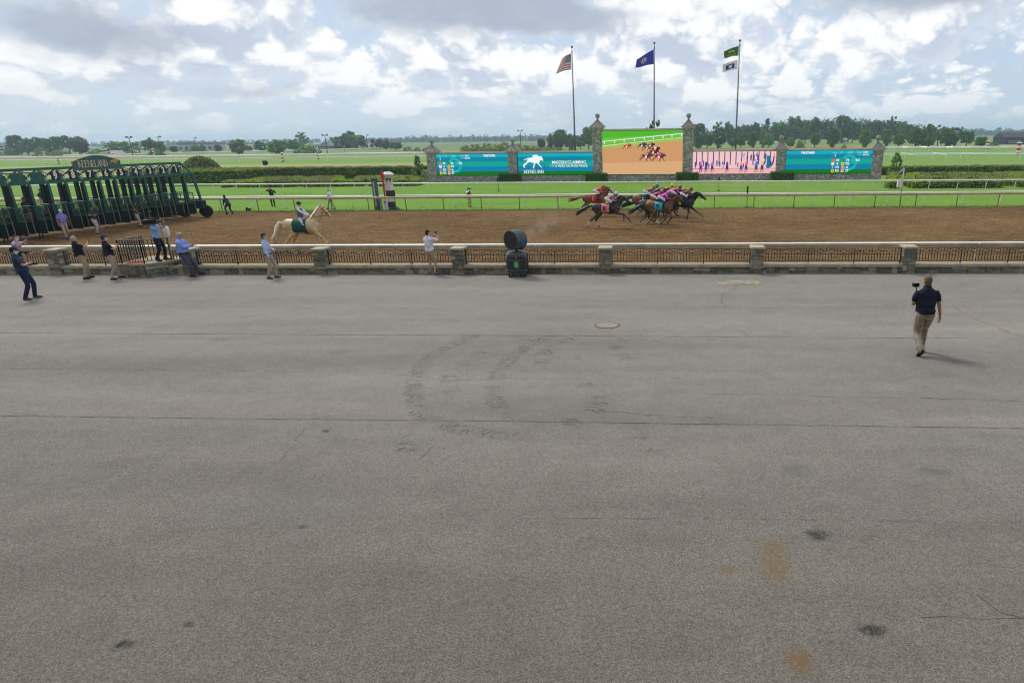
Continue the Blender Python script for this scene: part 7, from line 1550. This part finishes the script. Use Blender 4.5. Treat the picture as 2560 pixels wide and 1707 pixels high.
runner(1614, 542.5, POSE_C, CHES, PTS, MANEK, 'reddish bay horse with a dark green number five cloth, middle of the pack', '5', cl('green', 24, 70, 50), NW, 'jockey in a maroon and yellow silk and striped helmet on horse five', silk('maroon_yellow', (128, 34, 46), (228, 190, 60), 7), H('maroon_yellow', 130, 40, 50, (230, 190, 50)), tail=T2)
runner(1632, 558.5, POSE_B, GREYB, PTS, MANEK, 'grey-brown horse with an orange cloth and blue leg wraps, hidden behind horse nine', '7', cl('orange', 238, 112, 34), NK, 'jockey in a pink and navy silk and red and white helmet behind horse nine', silk('pink_navy', (218, 44, 106), (44, 48, 92), 4), H('redwhite', 228, 62, 96, (232, 190, 190)), tail=T2, band=BWRAP, bl=(0, 1, 2, 3))
runner(1623, 538.5, POSE_B, BAY2, PTS, MANEK, 'dark bay horse farthest back in the pack, under the blue-helmeted jockey', '3', cl('blue', 46, 80, 170), NW, 'jockey in a pale blue silk and bright blue helmet in the back of the pack', silk('pale_blue', (110, 150, 210), (60, 80, 130)), H('blue', 40, 84, 200), tail=T2)
runner(1660, 537.5, POSE_A, BAY, PTS, MANEK, 'bay horse deep in the pack under the yellow-helmeted jockey', '4', cl('yellow', 226, 190, 50), NK, 'jockey in a navy and yellow silk and yellow helmet deep in the pack', silk('navy_yellow', (38, 44, 80), (230, 190, 50), 3), H('yellow', 236, 200, 36), tail=T2)
runner(1679, 542.5, POSE_C, BAY2, PTS, MANEK, 'dark bay horse beside the leader under the black-helmeted jockey', '2', cl('white', 220, 220, 220), NK, 'jockey in a bright pink and black silk and black helmet beside the leader', silk('pink_black', (242, 90, 176), (30, 26, 36), 4), H('black', 34, 30, 34, (150, 130, 40)), tail=T2)

# dirt thrown up behind the hooves
cv, cf = [], []
for hb in [o for o in COL.objects if o.name.startswith('horse')]:
    for i in range(34):
        q = Vector(hb.location)+Vector((random.uniform(-2.2, .9), random.uniform(-.5, .3), .03+.7*random.random()**2.2)); sc = random.choice((.015, .02, .03, .05)); k = len(cv)*4
        cv.append(np.array([(0, 0, 0), (sc, 0, .2*sc), (0, sc, .1*sc), (.3*sc, .3*sc, sc)])+np.array(q)); cf.append(np.array([(0, 2, 1), (0, 1, 3), (1, 2, 3), (2, 0, 3)])+k)
o = link('flying_dirt', npmesh('flying_dirt', np.vstack(cv), np.vstack(cf), DIRT)); tag(o, 'clods of dirt thrown up behind the galloping hooves', 'dirt clods', kind='stuff')
# outrider on the palomino
p = at(758, 600, 0); pY = 32.4; px_ = aty(790, 600, pY).x
TP = ((-1.15, 1.42), (-1.38, 1.22), (-1.50, .95), (-1.72, .62))
ph = horse('palomino horse with a white mane and tail and a green saddle cloth on the track', Vector((aty(764, 600, pY).x, pY, 0)), R(2), PAL, PAL, MANEW, hind=(((-.66, .52), (-.50, .05)), ((-.90, .50), (-.92, .05))), fore=(((.60, .54), (.56, .05)), ((.92, .70), (1.14, .36))), poll=(1.02, 2.16), nose=(1.42, 1.68), tail=((-1.1, 1.40), (-1.28, 1.12), (-1.42, .78), (-1.66, .46)), cloth=cl('outrider_green', 10, 84, 70), bridle=LEA, gallop=False, tailw=1.6, clothbox=(-.40, .24, 1.0), k=1.08, girth=1.12)
person('outrider in a grey vest, white shirt and breeches sitting upright on the palomino', Vector(ph.location), R(2), 1.76, .92, pelvis=(-.08, 0, 1.80/.989), lean=R(1), head=(R(-6), R(-4)), feet=((.34, .46, 1.12), (.34, -.46, 1.12)), fdir=((1, .2, -.05), (1, -.2, -.05)), kpole=(1, 0, .8), kout=.55, hands=((.40, .08, 1.88), (.40, -.06, 1.88)), epole=((-.6, .5, -1), (-.6, -.5, -1)), voxel=.017, shirt=WHITEP, sleeve='long', vest=fab('grey_vest', 86, 104, 116), trousers=fab('white_breeches2', 214, 210, 220), legs='boots', shoes=LEA, helmet=mat('helmet_velvet', (.012, .03, .024), .8), hair=HDK, curl=1.2, cat='rider')
# two lead ponies with riders just behind the near stalls of the gate
for i, (yy, xx, cm_) in enumerate(((36.6, -39.9, BAY), (38.2, -39.2, CHES))):
    q = horse(('bay pony at the left edge seen through the gate', 'chestnut pony behind the near stalls of the gate')[i], Vector((xx, yy, 0)), R(-6), cm_, PTS, MANEK, hind=(((-.80, .52), (-.72, .05)), ((-.88, .52), (-.82, .05))), fore=(((.56, .52), (.54, .05)), ((.62, .52), (.62, .05))), poll=(1.12, 1.86), nose=(1.50, 1.48), tail=((-1.08, 1.3), (-1.14, 1.0), (-1.16, .7), (-1.15, .5)), cloth=cl('pony%d' % i, 40, 44, 50), bridle=LEA, gallop=False)
    person(('rider in a dark jacket on the bay pony at the left edge', 'rider in a dark jacket and helmet on the chestnut pony in the gate')[i], Vector(q.location), R(-6), 1.70, .95, pelvis=(-.02, 0, 1.70/.955), lean=R(4), head=(0, R(-6)), feet=((.26, .36, .97), (.26, -.36, .97)), kpole=(1, 0, .6), kout=.9, hands=((.40, .08, 1.86), (.40, -.06, 1.86)), voxel=.024, shirt=fab('jacket_dark', 40, 46, 58), sleeve='long', trousers=DENIM, legs='boots', shoes=LEA, helmet=mat('helmet_dark', S(40, 44, 60), .4), curl=1.2, cat='rider')

# ------------------------------------------------------------------ summer haze
hm = bpy.data.materials.new('haze'); hm.use_nodes = True; t = NT(hm.node_tree); t.n.clear()
pv = t.add('ShaderNodeVolumePrincipled', {'Color': (.62, .80, 1.0), 'Density': 0.00033, 'Anisotropy': .2}); t.add('ShaderNodeOutputMaterial', {'Volume': pv.outputs[0]})
hz_ = MB().box(-2650, 2750, -290, 3420, -1.5, 46).build('haze', hm); tag(hz_, 'thin summer haze over the whole racecourse', 'haze', kind='stuff')
